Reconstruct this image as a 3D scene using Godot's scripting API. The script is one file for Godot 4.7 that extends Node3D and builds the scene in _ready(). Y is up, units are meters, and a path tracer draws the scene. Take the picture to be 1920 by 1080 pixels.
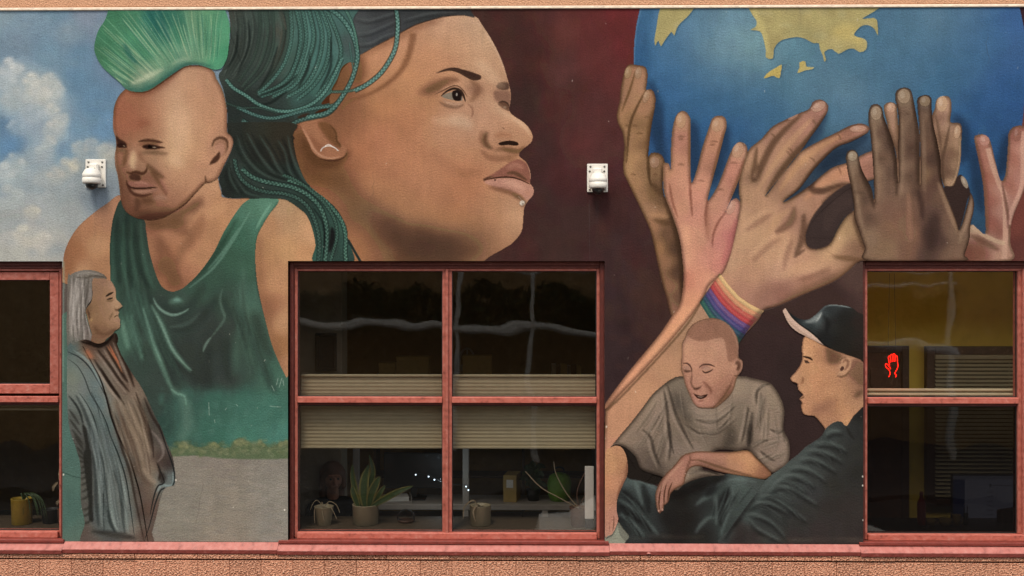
extends Node3D

const EYE := 2.55          # height of the lens over the pavement
var building: Node3D
var mural_tex: ImageTexture
var mural_bump: NoiseTexture2D
var used := {}
var figures := {}


func _ready() -> void:
	# ---- camera, sky, sun, exposure
	var cam := Camera3D.new()
	cam.name = "camera"
	cam.fov = rad_to_deg(2.0 * atan(540.0 * PX / DIST))
	cam.position = Vector3(DIST * sin(YAW), EYE, DIST * cos(YAW))
	cam.rotation.y = YAW
	cam.far = 400.0
	cam.near = 0.05
	cam.current = true
	add_child(cam)
	var sky_mat := ProceduralSkyMaterial.new()
	sky_mat.sky_top_color = Color(0.80, 0.83, 0.86)
	sky_mat.sky_horizon_color = Color(0.86, 0.86, 0.85)
	sky_mat.sky_curve = 0.2
	sky_mat.ground_bottom_color = Color(0.30, 0.29, 0.28)
	sky_mat.ground_horizon_color = Color(0.42, 0.41, 0.40)
	var sky := Sky.new()
	sky.sky_material = sky_mat
	var env := Environment.new()
	env.background_mode = Environment.BG_SKY
	env.sky = sky
	env.background_energy_multiplier = 1.0
	env.ambient_light_source = Environment.AMBIENT_SOURCE_SKY
	env.tonemap_mode = Environment.TONE_MAPPER_LINEAR
	env.tonemap_exposure = 2.03
	env.sdfgi_enabled = true
	env.ssao_enabled = true
	env.ssil_enabled = true
	var around := WorldEnvironment.new()
	around.name = "world_environment"
	around.environment = env
	add_child(around)
	var sun := DirectionalLight3D.new()
	sun.name = "sun"
	sun.light_energy = 0.42
	sun.light_color = Color(1.0, 0.95, 0.88)
	sun.light_angular_distance = 16.0
	sun.shadow_enabled = true
	sun.rotation = Vector3(deg_to_rad(-56), deg_to_rad(-20), 0)
	add_child(sun)

	# ---- the paint
	rng.seed = 7
	cv = Image.create(CW, CH, false, Image.FORMAT_RGBA8)
	cv.fill(Color(0.36, 0.33, 0.31, 1))
	paint_sky()
	paint_maroon()
	figures.globe = paint_globe()
	figures.merge(paint_hands())
	figures.merge(paint_woman())
	figures.merge(paint_man())
	figures.merge(paint_elder())
	figures.merge(paint_youth())
	figures.merge(paint_cap_boy())
	finish_canvas()
	mural_tex = ImageTexture.create_from_image(cv)
	mural_bump = noise_tex(2048, 1024, 0.22, 3, 21, true, null, 2.2)

	make_materials()
	build_setting()
	build_building()
	build_rooms()
	build_cameras()
	build_window_things()
	build_office_things()
	build_across()

# ---------------------------------------------------------------- the paint: brush strokes laid on one canvas that covers the wall
const CW := 2048
const CH := 1024
const PX := 0.004
const DIST := 8.06
const YAW := 0.0143
var cv: Image
var stencil: Image
var sr := Rect2i(0, 0, CW, CH)
var vx := 0.0
var vy := 0.0
var vs := 1.0
var rng := RandomNumberGenerator.new()


func view(x: float, y: float, s: float) -> void:
	vx = x
	vy = y
	vs = s


func wall_px(p: Vector2) -> Vector2:   # a place on the frontal view (1920 wide) to the wall's own grid of 4 mm
	var f := DIST / PX
	var u := p.x - 960.0
	var xx := u * DIST / (f * cos(YAW) + u * sin(YAW))
	var yy := (540.0 - p.y) * (DIST - xx * sin(YAW)) / f
	return Vector2(xx / PX + 960.0, 540.0 - yy / PX)


func pts_of(a: Array) -> PackedVector2Array:
	var o := PackedVector2Array()
	for i in range(0, a.size() - 1, 2):
		o.append(wall_px(Vector2(vx + a[i] / vs, vy + a[i + 1] / vs)) + Vector2(64, 0))
	return o


func spline(p: PackedVector2Array, closed: bool) -> PackedVector2Array:
	var o := PackedVector2Array()
	var n := p.size()
	if n < 3:
		return p
	var m := n if closed else n - 1
	for i in m:
		var a := p[(i - 1 + n) % n] if closed or i > 0 else p[0]
		var b := p[i]
		var c := p[(i + 1) % n]
		var d := p[(i + 2) % n] if closed or i + 2 < n else p[n - 1]
		if b.distance_to(c) < 0.01:
			continue
		var k := clampi(int(b.distance_to(c) / 5.0), 2, 10)
		for j in k:
			o.append(b.cubic_interpolate(c, a, d, float(j) / k) if b.distance_to(a) > 0.01 or c.distance_to(d) > 0.01 else b.lerp(c, float(j) / k))
	if not closed:
		o.append(p[n - 1])
	return o


func box_of(p: PackedVector2Array) -> Rect2:
	var lo := p[0]
	var hi := p[0]
	for q in p:
		lo = lo.min(q)
		hi = hi.max(q)
	return Rect2(lo, hi - lo)


func scan(im: Image, p: PackedVector2Array, off: Vector2, k: float, c: Color) -> void:
	var h := im.get_height()
	var w := im.get_width()
	var rows := {}
	var n := p.size()
	for i in n:
		var a := (p[i] - off) * k
		var b := (p[(i + 1) % n] - off) * k
		if a.y > b.y:
			var t := a
			a = b
			b = t
		var y0 := maxi(0, ceili(a.y - 0.5))
		var y1 := mini(h - 1, ceili(b.y - 0.5) - 1)
		if y1 < y0:
			continue
		var g := (b.x - a.x) / (b.y - a.y)
		for y in range(y0, y1 + 1):
			var x := a.x + (y + 0.5 - a.y) * g
			if rows.has(y):
				rows[y].append(x)
			else:
				rows[y] = [x]
	for y in rows:
		var r: Array = rows[y]
		r.sort()
		for j in range(0, r.size() - 1, 2):
			var x0 := maxi(0, roundi(r[j]))
			var x1 := mini(w, roundi(r[j + 1]))
			if x1 > x0:
				im.fill_rect(Rect2i(x0, y, x1 - x0, 1), c)


func lay(p: PackedVector2Array, hex: int, blur: float, alpha: float) -> void:
	if p.size() < 3:
		return
	var soft := blur / pow(vs, 0.5)
	var n := 0 if soft < 1.2 else clampi(roundi(log(soft) / log(2.0)), 1, 5)
	var unit := 1 << n
	var m := unit * 2 + 2
	var bb := box_of(p).grow(m)
	var r := Rect2i(Vector2i(bb.position.floor()), Vector2i(bb.size.ceil()) + Vector2i.ONE).intersection(sr.grow(m))
	if r.size.x < 2 or r.size.y < 2:
		return
	r.size = Vector2i((r.size.x + unit - 1) / unit * unit, (r.size.y + unit - 1) / unit * unit)
	var col := Color.hex((hex << 8) | 255)
	var clear := Color(col.r, col.g, col.b, 0.0)
	col.a = alpha
	var fine := 2 if n == 0 else 1
	var im := Image.create(r.size.x * fine, r.size.y * fine, false, Image.FORMAT_RGBA8)
	im.fill(clear)
	scan(im, p, Vector2(r.position), fine, col)
	if n == 0:
		im.shrink_x2()
	for i in n:
		if im.get_width() > 1 and im.get_height() > 1:
			im.shrink_x2()
	for i in range(n - 1, -1, -1):
		im.resize(r.size.x >> i, r.size.y >> i, Image.INTERPOLATE_BILINEAR)
	put(im, r)


func put(im: Image, r: Rect2i) -> void:
	var t := r.intersection(sr)
	if t.size.x < 1 or t.size.y < 1:
		return
	var src := Rect2i(t.position - r.position, t.size)
	if stencil:
		var mk := Image.create(im.get_width(), im.get_height(), false, Image.FORMAT_LA8)
		mk.blit_rect(stencil, Rect2i(t.position - sr.position, t.size), src.position)
		cv.blend_rect_mask(im, mk, src, t.position)
	else:
		cv.blend_rect(im, src, t.position)


func free_hand() -> void:
	stencil = null
	sr = Rect2i(0, 0, CW, CH)


func mask(a: Array, smooth := true) -> PackedVector2Array:   # brush strokes stay inside this outline until the next one
	var p := pts_of(a)
	if smooth:
		p = spline(p, true)
	var bb := box_of(p)
	sr = Rect2i(Vector2i(bb.position.floor()), Vector2i(bb.size.ceil()) + Vector2i.ONE).intersection(Rect2i(0, 0, CW, CH))
	stencil = Image.create(sr.size.x, sr.size.y, false, Image.FORMAT_LA8)
	stencil.fill(Color(0, 0, 0, 0))
	scan(stencil, p, Vector2(sr.position), 1.0, Color(1, 1, 1, 1))
	return p


func wash(s: Array, soft := 12.0) -> void:   # colours named at places, run into each other over the masked outline
	var g := 6
	var w := (sr.size.x + g - 1) / g + 1
	var h := (sr.size.y + g - 1) / g + 1
	var pp := PackedVector2Array()
	var cc := PackedVector3Array()
	for i in range(0, s.size() - 2, 3):
		pp.append((wall_px(Vector2(vx + s[i] / vs, vy + s[i + 1] / vs)) + Vector2(64, 0) - Vector2(sr.position)) / g)
		var c := Color.hex((int(s[i + 2]) << 8) | 255)
		cc.append(Vector3(c.r, c.g, c.b))
	var e := soft / g
	e = e * e
	var im := Image.create(w, h, false, Image.FORMAT_RGBA8)
	var n := pp.size()
	for y in h:
		for x in w:
			var q := Vector2(x + 0.5, y + 0.5)
			var t := 0.0
			var v := Vector3.ZERO
			for k in n:
				var d := q.distance_squared_to(pp[k]) + e
				var u := 1.0 / (d * d)
				t += u
				v += cc[k] * u
			v /= t
			im.set_pixel(x, y, Color(v.x, v.y, v.z, 1.0))
	im.resize(w * g, h * g, Image.INTERPOLATE_BILINEAR)
	put(im, Rect2i(sr.position, Vector2i(w * g, h * g)))


func area(hex: int, blur: float, alpha: float, a: Array, smooth := true) -> void:
	var p := pts_of(a)
	lay(spline(p, true) if smooth else p, hex, blur, alpha)


func ribbon(p: PackedVector2Array, w: float, taper: int) -> PackedVector2Array:   # taper 1: both ends thin out, 2: only the far end
	var l := PackedVector2Array()
	var r := PackedVector2Array()
	var n := p.size()
	for i in n:
		var d := (p[mini(i + 1, n - 1)] - p[maxi(i - 1, 0)]).normalized()
		var t := float(i) / (n - 1)
		var k := 1.0
		if taper == 1:
			k = sin(PI * clampf(t * 0.92 + 0.04, 0, 1)) ** 0.7
		elif taper == 2:
			k = (1.0 - t * 0.93) ** 0.8
		var o := d.orthogonal() * w * 0.5 * k
		l.append(p[i] + o)
		r.append(p[i] - o)
	r.reverse()
	l.append_array(r)
	return l


func brush(hex: int, w: float, blur: float, alpha: float, a: Array, taper := 1) -> void:   # width in units of the current view
	lay(ribbon(spline(pts_of(a), false), w / vs + 0.55 * blur / pow(vs, 0.5), taper), hex, blur, alpha)


func blob(hex: int, x: float, y: float, rx: float, ry: float, blur: float, alpha: float, turn := 0.0) -> void:
	var a := []
	for i in 14:
		var q := Vector2(cos(TAU * i / 14) * rx, sin(TAU * i / 14) * ry).rotated(turn)
		a.append_array([x + q.x, y + q.y])
	area(hex, blur, alpha, a, false)


func braid(a: Array, w: float, base: int, light: int, dark: int, alpha := 1.0) -> void:
	brush(dark, w * 1.15, 2, 0.7 * alpha, a, 0)
	brush(base, w * 0.85, 0, 0.85 * alpha, a, 0)
	var p := spline(pts_of(a), false)
	var ww := w / vs
	var run := 0.0
	var side := 1.0
	for i in range(1, p.size()):
		var d := p[i] - p[i - 1]
		var len := d.length()
		d = d / maxf(len, 0.001)
		var at := 0.0
		while run < len - at:
			at += run
			run = maxf(2.2, ww * 0.42)
			side = -side
			var q := p[i - 1] + d * at
			var o := d.orthogonal() * side
			var t := PackedVector2Array([q + o * ww * 0.46, q + o * ww * 0.3 + d * ww * 0.4, q - o * ww * 0.05 + d * ww * 0.62, q + o * ww * 0.02 + d * ww * 0.12])
			lay(t, light, 0, (0.55 + rng.randf() * 0.35) * alpha)
		run -= len - at


func drape(a: Array, b: Array, n: int, dark: int, light: int, w: float, blur: float, alpha: float) -> void:   # many small folds between two guide lines
	for k in n:
		var t := rng.randf()
		var s := rng.randf_range(0.0, 0.5)
		var e := minf(1.0, s + rng.randf_range(0.3, 0.6))
		var q := []
		var m := a.size() / 2
		var j := rng.randf_range(-1, 1) * w * 1.5
		for i in 5:
			var u := lerpf(s, e, i / 4.0) * (m - 1)
			var c := mini(int(u), m - 2)
			var f := u - c
			var pa := Vector2(lerpf(a[c * 2], a[c * 2 + 2], f), lerpf(a[c * 2 + 1], a[c * 2 + 3], f))
			var pb := Vector2(lerpf(b[c * 2], b[c * 2 + 2], f), lerpf(b[c * 2 + 1], b[c * 2 + 3], f))
			var v := pa.lerp(pb, t) + Vector2(j, j * 0.4) + Vector2(rng.randf_range(-1, 1), rng.randf_range(-1, 1)) * w * 0.3
			q.append_array([v.x, v.y])
		var x := rng.randf_range(0.6, 1.4)
		brush(dark, w * x, blur, alpha * rng.randf_range(0.5, 1.0), q, 1)
		var o := []
		for i in range(0, q.size(), 2):
			o.append_array([q[i] - w * x * 0.9, q[i + 1] - w * x * 0.5])
		brush(light, w * x * 0.8, blur, alpha * rng.randf_range(0.4, 0.9), o, 1)


func stipple(n: int, r: float, alpha: float) -> void:   # sponge dots inside the masked outline
	for k in n:
		var c := Vector2(rng.randf_range(sr.position.x, sr.end.x), rng.randf_range(sr.position.y, sr.end.y))
		var z := r * rng.randf_range(0.6, 1.3)
		lay(PackedVector2Array([c + Vector2(-z, 0), c + Vector2(0, -z), c + Vector2(z, 0), c + Vector2(0, z)]), [0xe8c8a8, 0x6a4434][k % 2], 0, alpha)


# ---------------------------------------------------------------- the mural, back to front
func paint_sky() -> void:
	view(0, 0, 1)
	mask([-80, -20, 700, -20, 700, 520, -80, 520], false)
	wash([0, 20, 0x7c94a2, 60, 30, 0x7694aa, 110, 22, 0x6f94ae, 160, 25, 0x8090a6, 195, 50, 0x74899f, 130, 60, 0x788fa2, 30, 80, 0x748ca2, 90, 100, 0x6d93ae, 150, 105, 0x638cab,
		210, 110, 0x6c88a6, 145, 150, 0x5f8aab, 175, 190, 0x5f8bb0, 140, 240, 0x6a92b0, 195, 240, 0x6490b8, 20, 92, 0x7490a8, 40, 165, 0xa0aeb4, 85, 175, 0xaeb4b2, 20, 205, 0x93a8b5, 8, 236, 0x5c84a8,
		60, 230, 0x8ca0b2, 110, 240, 0xa6b1b4, 20, 275, 0x5c8cb8, 60, 300, 0x8ea0aa, 125, 285, 0x7095b2, 150, 310, 0x8e9a9e, 205, 300, 0x8d9aa0, 30, 335, 0x95a6ac, 80, 340, 0x9aa4a6, 110, 365, 0x94a0a5,
		180, 370, 0x7d8c9a, 130, 400, 0x9aa0a0, 60, 405, 0xa2a6a6, 20, 420, 0xa2a6a3, 60, 450, 0xb0aea6, 20, 475, 0xa9a9a3, 110, 455, 0xa6a7a2, 330, 300, 0x66727c], 16)
	# clouds, dabbed on in puffs along their tops
	var puffs := [[18, 130, 20, 0xb5babb], [32, 128, 14, 0xc0c2be], [8, 150, 22, 0xa8b2b6], [60, 152, 15, 0xcfcdc2], [95, 153, 16, 0xc2c2ba], [108, 172, 13, 0xb8bbb6], [70, 178, 24, 0xbcbcb4],
		[30, 185, 26, 0xa8b1b2], [98, 208, 14, 0xc4c4bb], [115, 228, 14, 0xc0bfb6], [96, 245, 16, 0xb5b7b3], [60, 215, 24, 0x9eacb4], [30, 240, 16, 0x8fa3b2], [92, 268, 14, 0xb9bab4], [84, 290, 18, 0x9fabae],
		[150, 280, 15, 0xa4aaa6], [170, 272, 13, 0xa3aaa8], [200, 285, 18, 0xb3b0a4], [215, 300, 20, 0xa7a89f], [28, 302, 17, 0xacb5b5], [10, 325, 20, 0xb0b8b8], [45, 320, 16, 0x9fadb1], [125, 318, 20, 0xb4b2a6],
		[140, 310, 12, 0xc2baa6], [105, 330, 17, 0xb2b0a6], [60, 400, 16, 0xbcb8ac], [55, 440, 26, 0xbfbaae], [20, 450, 20, 0xb2b0a8], [80, 455, 20, 0xb6b2ab], [20, 370, 22, 0xa6adad], [90, 380, 18, 0x9ea5a6], [150, 350, 20, 0x8f9aa2]]
	for q in puffs:
		blob(q[3], q[0], q[1], q[2], q[2] * 0.85, 7, 0.55)
		for k in 7:
			var t := rng.randf_range(-PI * 1.05, PI * 0.1)
			var d: float = q[2] * rng.randf_range(0.6, 0.95)
			var z: float = q[2] * rng.randf_range(0.22, 0.45)
			blob(Color.hex((int(q[3]) << 8) | 255).lightened(rng.randf() * 0.12).to_rgba32() >> 8, q[0] + cos(t) * d, q[1] + sin(t) * d, z, z * 0.8, 3, 0.45)
	for k in 110:
		var x := rng.randf_range(-20, 230)
		var y := rng.randf_range(30, 490)
		blob([0x8fa0aa, 0x7f97ab, 0xa9acaa, 0x6f8fab][k % 4], x, y, rng.randf_range(8, 24), rng.randf_range(3, 8), 6, 0.16, rng.randf_range(-0.4, 0.4))
	free_hand()


func paint_maroon() -> void:
	view(0, 0, 1)
	mask([840, -20, 2000, -20, 2000, 1040, 1080, 1040, 1080, 500, 840, 500], false)
	wash([900, 20, 0x46302e, 980, 40, 0x44302c, 1000, 100, 0x46312d, 1020, 30, 0x532e30, 1060, 60, 0x5f3534, 1110, 40, 0x602f31, 1160, 30, 0x672b30, 1180, 80, 0x642c30, 1110, 100, 0x5e3032, 1060, 130, 0x583435,
		1160, 150, 0x5c2f31, 1040, 200, 0x4b3230, 1110, 200, 0x552f31, 990, 190, 0x40302d, 1010, 280, 0x43302e, 1090, 270, 0x582f32, 1150, 250, 0x543032, 1060, 330, 0x4b2f30, 1150, 330, 0x4a3030, 1010, 380, 0x423130,
		1100, 420, 0x42302f, 1180, 400, 0x453130, 980, 450, 0x45322f, 1050, 470, 0x433230, 1150, 480, 0x403031, 1210, 520, 0x433230, 1150, 580, 0x3d2f30, 1230, 550, 0x4a3430, 1160, 660, 0x3b2e2f, 1240, 620, 0x43312f,
		1420, 680, 0x3c2f2e, 1480, 720, 0x382d2c, 1560, 560, 0x40312f, 1600, 520, 0x52403c, 1480, 840, 0x3a2d2c, 1520, 790, 0x3a2e2c, 1905, 420, 0x6b3b38, 1915, 470, 0x5e3634, 1918, 12, 0x3c2a30, 1960, 300, 0x6b3b38], 20)
	for k in 260:   # scumbled, a little blotchy
		var x := rng.randf_range(930, 1250)
		var y := rng.randf_range(0, 500)
		blob([0x6d3336, 0x3c2c2a, 0x5e3d38, 0x4d2b2d][k % 4], x, y, rng.randf_range(5, 22), rng.randf_range(8, 34), 6, 0.10, rng.randf_range(-0.3, 0.3))
	for k in 60:
		blob([0x5a3f38, 0x31282a][k % 2], rng.randf_range(1140, 1250), rng.randf_range(480, 720), rng.randf_range(5, 16), rng.randf_range(6, 20), 5, 0.10)
	brush(0x57504e, 1.2, 0, 0.35, [1105, 375, 1105, 430, 1106, 488], 0)
	for k in 24:
		brush(0xb09a8a, 0.9, 0, 0.35, speck())
	free_hand()


func speck() -> Array:
	var x := rng.randf_range(960, 1180)
	var y := rng.randf_range(60, 480)
	return [x, y, x + rng.randf_range(-1.5, 1.5), y + rng.randf_range(0.5, 3.0)]


func paint_globe() -> PackedVector2Array:
	view(0, 0, 1)
	var a := []
	for i in 72:
		var s := sin(TAU * i / 72)
		a.append_array([1556 + cos(TAU * i / 72) * 368, minf(446, 108 + s * (368.0 if s < 0 else 640.0))])
	var outline := mask(a, false)
	wash([1200, 60, 0x3f72a4, 1195, 110, 0x2f639c, 1215, 30, 0x4a80ae, 1260, 100, 0x4478a4, 1300, 60, 0x5583a4, 1340, 90, 0x6a93a2, 1380, 30, 0x5f8ba2, 1390, 80, 0x749ca4, 1420, 110, 0x6c969f, 1330, 140, 0x4b7b9e,
		1400, 150, 0x4d7b98, 1270, 150, 0x3a6ea2, 1240, 180, 0x2f66a2, 1300, 190, 0x34699e, 1360, 195, 0x34689a, 1420, 190, 0x3b6d98, 1240, 260, 0x2a558c, 1310, 240, 0x2a5a94, 1380, 240, 0x2d5e98, 1440, 220, 0x38699a,
		1500, 110, 0x56879c, 1480, 160, 0x4f8099, 1540, 150, 0x507e99, 1590, 170, 0x5c869a, 1600, 130, 0x4b7b98, 1560, 210, 0x4a7c9e, 1600, 220, 0x4d7ca0, 1660, 100, 0x48789a, 1700, 60, 0x4c7a98, 1660, 150, 0x447397,
		1720, 120, 0x447498, 1760, 40, 0x53809a, 1800, 20, 0x4c78a0, 1830, 70, 0x42709c, 1760, 170, 0x3c6c98, 1820, 130, 0x3e6c99, 1880, 80, 0x3a68a2, 1900, 40, 0x3564a6, 1880, 150, 0x305ea0, 1840, 200, 0x2f5c98, 1900, 200, 0x2b5898,
		1820, 260, 0x28568e, 1880, 280, 0x2a5890, 1830, 330, 0x2c5f96, 1835, 390, 0x2c5880, 1835, 430, 0x2c4a66, 1885, 300, 0x254a78, 1890, 380, 0x23405e, 1910, 240, 0x2c5a98, 1560, 300, 0x2c3f58, 1640, 300, 0x2f4460, 1450, 330, 0x2a3a50, 1560, 430, 0x3a3330], 46)
	brush(0x6b9cc4, 3, 0, 0.5, [1203, 12, 1194, 50, 1190, 90, 1189, 120], 0)
	brush(0x234d80, 26, 8, 0.35, [1214, 10, 1203, 60, 1200, 120, 1206, 180], 0)
	for k in 400:
		blob([0x6f9cb0, 0x2c5a90, 0x5a8cac, 0x3a6a8c][k % 4], rng.randf_range(1190, 1915), rng.randf_range(5, 330), rng.randf_range(3, 14), rng.randf_range(3, 12), 4, 0.045)
	# the land
	var lands := [[1250, -20, 1242, 4, 1235, 25, 1231, 50, 1227, 75, 1229, 86, 1234, 76, 1239, 87, 1245, 78, 1259, 60, 1264, 67, 1272, 48, 1292, 28, 1309, 4, 1320, -20],
		[1390, -20, 1399, 6, 1410, 27, 1419, 41, 1416, 51, 1407, 56, 1425, 59, 1431, 72, 1436, 95, 1436, 108, 1449, 110, 1452, 90, 1465, 76, 1490, 70, 1507, 72, 1525, 81, 1535, 81, 1537, 92, 1543, 105, 1545, 115, 1549, 112, 1546, 97, 1560, 92, 1572, 101,
		1590, 92, 1602, 92, 1612, 98, 1624, 93, 1625, 77, 1615, 71, 1601, 66, 1612, 51, 1627, 47, 1640, 55, 1646, 67, 1644, 37, 1632, 34, 1617, 35, 1640, 21, 1660, 6, 1690, -20],
		[1432, 147, 1437, 139, 1446, 132, 1455, 127, 1466, 121, 1464, 135, 1461, 147, 1450, 142, 1440, 145], [1499, 117, 1510, 115, 1512, 125, 1526, 126, 1522, 130, 1510, 132, 1495, 137, 1499, 127]]
	for p in lands:
		area(0x2f5878, 2, 0.75, offset(p, 1.5, 1.5))
	for p in lands:
		area(0xa3976a, 0, 1.0, p)
	for p in lands:
		mask(p)
		sr = sr.intersection(Rect2i(0, 0, CW, CH))
		for k in 90:
			blob([0xb3a474, 0x9a916c, 0xaaa27e, 0x94885f][k % 4], rng.randf_range(1225, 1660), rng.randf_range(0, 150), rng.randf_range(4, 16), rng.randf_range(3, 12), 4, 0.4)
	mask(lands[2])
	wash([1450, 135, 0xb3a063, 1440, 145, 0xb09c60])
	mask(lands[3])
	wash([1505, 120, 0xb3a063, 1515, 128, 0xa99f72])
	mask(lands[1])
	brush(0xc4b070, 26, 8, 0.5, [1560, 60, 1600, 62, 1612, 85], 1)
	brush(0xc2b57e, 14, 5, 0.5, [1412, 14, 1424, 45, 1440, 100], 1)
	brush(0x8d8862, 20, 6, 0.45, [1470, 62, 1500, 58, 1540, 70], 1)
	free_hand()
	return outline


func offset(a: Array, x: float, y: float) -> Array:
	var o := a.duplicate()
	for i in range(0, o.size(), 2):
		o[i] += x
		o[i + 1] += y
	return o


func edge_shade(hex: int, w: float, blur: float, alpha: float, p: PackedVector2Array) -> void:   # a darker contour inside the masked outline
	var q := p.duplicate()
	q.append(p[0])
	lay(ribbon(q, w, 0), hex, blur, alpha * 0.6)


func nail(x: float, y: float, rx: float, ry: float, turn: float, hex: int, line: int) -> void:
	blob(line, x, y + 1.0, rx + 1.0, ry + 1.0, 0, 0.55, turn)
	blob(hex, x, y, rx, ry, 0, 0.9, turn)
	blob(Color.hex((hex << 8) | 255).lightened(0.25).to_rgba32() >> 8, x - rx * 0.25, y - ry * 0.2, rx * 0.4, ry * 0.5, 2, 0.45, turn)


func paint_hands() -> Dictionary:
	var out := {}
	# soft dark behind the fingers where they lie on the globe
	view(0, 0, 1)
	var a := []
	for i in 48:
		var s := sin(TAU * i / 48)
		a.append_array([1556 + cos(TAU * i / 48) * 367, minf(444, 108 + s * (367.0 if s < 0 else 640.0))])
	mask(a, false)
	for s in [[1219, 150, 1230, 200, 1232, 250, 1250, 320], [1300, 225, 1303, 300, 1300, 340], [1364, 235, 1352, 290, 1335, 350], [1400, 285, 1390, 330, 1372, 372], [1548, 205, 1528, 245, 1500, 280],
			[1630, 250, 1580, 285, 1535, 320], [1724, 200, 1740, 240], [1790, 215, 1806, 250, 1802, 310], [1822, 270, 1832, 330, 1842, 400], [1892, 250, 1882, 300, 1872, 330], [1640, 205, 1630, 240]]:
		brush(0x1a2c48, 22, 8, 0.55, s, 1)
	# far right: a pink pair of fingers
	view(1570, 150, 3.1314)
	out.hand_pink_right = mask([803, 345, 815, 325, 850, 318, 885, 335, 905, 385, 925, 470, 958, 590, 985, 560, 1000, 400, 1003, 320, 1030, 278, 1085, 268, 1130, 300, 1130, 560, 1090, 660, 1040, 780, 1020, 850, 1016, 960, 1018, 1060, 700, 1070, 720, 960, 780, 850, 830, 880, 868, 905, 866, 780, 855, 620, 830, 480])
	wash([850, 350, 0xa87a68, 830, 400, 0x8f5f50, 850, 470, 0xa06c5c, 880, 420, 0x9d7362, 930, 520, 0xb08a76, 880, 560, 0x93604f, 910, 700, 0x8f5d4f, 960, 660, 0xab8674, 985, 760, 0xa88474, 900, 850, 0x875448, 960, 900, 0x7d5146,
		1050, 320, 0x8f5f52, 1030, 450, 0x9a6656, 1085, 420, 0xb98f7c, 1000, 620, 0x8d5b4c, 1080, 600, 0xad8070, 1010, 800, 0xa37c6c, 800, 870, 0xa8917a, 900, 960, 0xa58a75, 850, 1000, 0x6d4038, 760, 1020, 0x6d4038, 960, 1030, 0xae8a74, 1000, 950, 0xb3927c], 14)
	area(0x8a6a64, 0, 0.12, [-2000, -2000, 4000, -2000, 4000, 4000, -2000, 4000], false)
	edge_shade(0x2a1d17, 8, 8, 0.72, out.hand_pink_right)
	brush(0xb99682, 26, 5, 0.8, [885, 400, 905, 480, 950, 610, 980, 680, 985, 800, 985, 930, 980, 1050], 0)
	brush(0xc09a88, 22, 4, 0.7, [1088, 300, 1088, 560, 1070, 660, 1020, 780, 1005, 850], 0)
	brush(0x70443c, 26, 6, 0.6, [815, 390, 845, 500, 870, 640, 885, 780, 880, 900], 1)
	brush(0x5d3a34, 14, 4, 0.7, [965, 600, 985, 700, 1000, 800, 998, 870], 1)
	brush(0xb59b84, 22, 4, 0.8, [785, 855, 850, 905, 930, 945, 985, 960], 0)
	brush(0x4b2a26, 30, 6, 0.5, [780, 910, 860, 950, 950, 1000], 1)
	nail(862, 355, 30, 34, -0.5, 0xa98070, 0x6b443a)
	nail(1055, 318, 24, 42, 0.1, 0x8e6456, 0x5d3a34)

	# light fingers of a hand behind the dark one
	out.hand_light_behind = mask([272, 165, 285, 138, 315, 130, 345, 145, 352, 200, 360, 300, 372, 470, 470, 470, 540, 300, 556, 205, 572, 170, 580, 120, 605, 98, 640, 94, 664, 112, 670, 170, 662, 245, 690, 250, 720, 256, 731, 290, 728, 350, 722, 480, 700, 580, 680, 625, 650, 638, 625, 620, 600, 560, 560, 620, 340, 620, 345, 440, 310, 330, 288, 240])
	wash([310, 170, 0xab8870, 300, 250, 0xa07f68, 335, 350, 0x8b6c58, 620, 150, 0xb5937a, 600, 230, 0x8a6a58, 640, 260, 0xa58670, 610, 350, 0x7d604f, 630, 380, 0x93765f, 700, 280, 0x8f7360, 715, 380, 0xa6886e, 660, 420, 0x6d5344, 690, 500, 0x8d715c, 640, 540, 0x604a3e, 660, 620, 0xa3866c, 625, 470, 0x6d5446], 10)
	area(0x8a7468, 0, 0.10, [-2000, -2000, 4000, -2000, 4000, 4000, -2000, 4000], false)
	edge_shade(0x2a1d17, 8, 8, 0.72, out.hand_light_behind)
	brush(0x5c473b, 12, 4, 0.6, [575, 200, 600, 330, 610, 440], 1)
	brush(0x4b3a30, 16, 4, 0.6, [660, 260, 640, 360, 615, 480, 625, 600], 1)
	brush(0xb0957a, 14, 3, 0.7, [722, 330, 718, 470, 695, 570, 660, 630], 1)
	edge_shade(0x54402f, 4, 2, 0.5, out.hand_light_behind)
	nail(315, 163, 25, 30, 0.0, 0xb5937c, 0x6d5142)
	nail(614, 140, 33, 48, 0.06, 0xb89a80, 0x6d5142)
	nail(703, 305, 20, 40, 0.15, 0xae9078, 0x5f4738)

	# large tan hand with the bracelet, and its forearm down to the window
	view(1340, 150, 2.4)
	out.hand_tan_bracelet = mask([-492, 1488, -492, 1488, -420, 1394, -336, 1303, -240, 1180, -120, 1040, -36, 920, 22, 868, 60, 780, 85, 690, 112, 560, 108, 500, 115, 420, 150, 320, 210, 265, 260, 210, 320, 178, 380, 150, 425, 130, 440, 100, 475, 88, 505, 105, 510, 135, 480, 190, 430, 260, 380, 330, 300, 430, 230, 515, 240, 510, 300, 430, 380, 330, 460, 280, 540, 240, 610, 205, 660, 196, 692, 210, 690, 235, 620, 275, 540, 310, 450, 400, 380, 490, 310, 545, 330, 540, 420, 480, 520, 400, 600, 370, 720, 320, 760, 420, 620, 480, 560, 520, 470, 600, 420, 670, 410, 720, 425, 755, 470, 758, 520, 735, 560, 660, 620, 590, 760, 540, 760, 800, 655, 815, 600, 860, 530, 910, 400, 965, 290, 1015, 222, 1035, 195, 1082, 60, 1230, -150, 1500, -300, 1800, -492, 1900])
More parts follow.
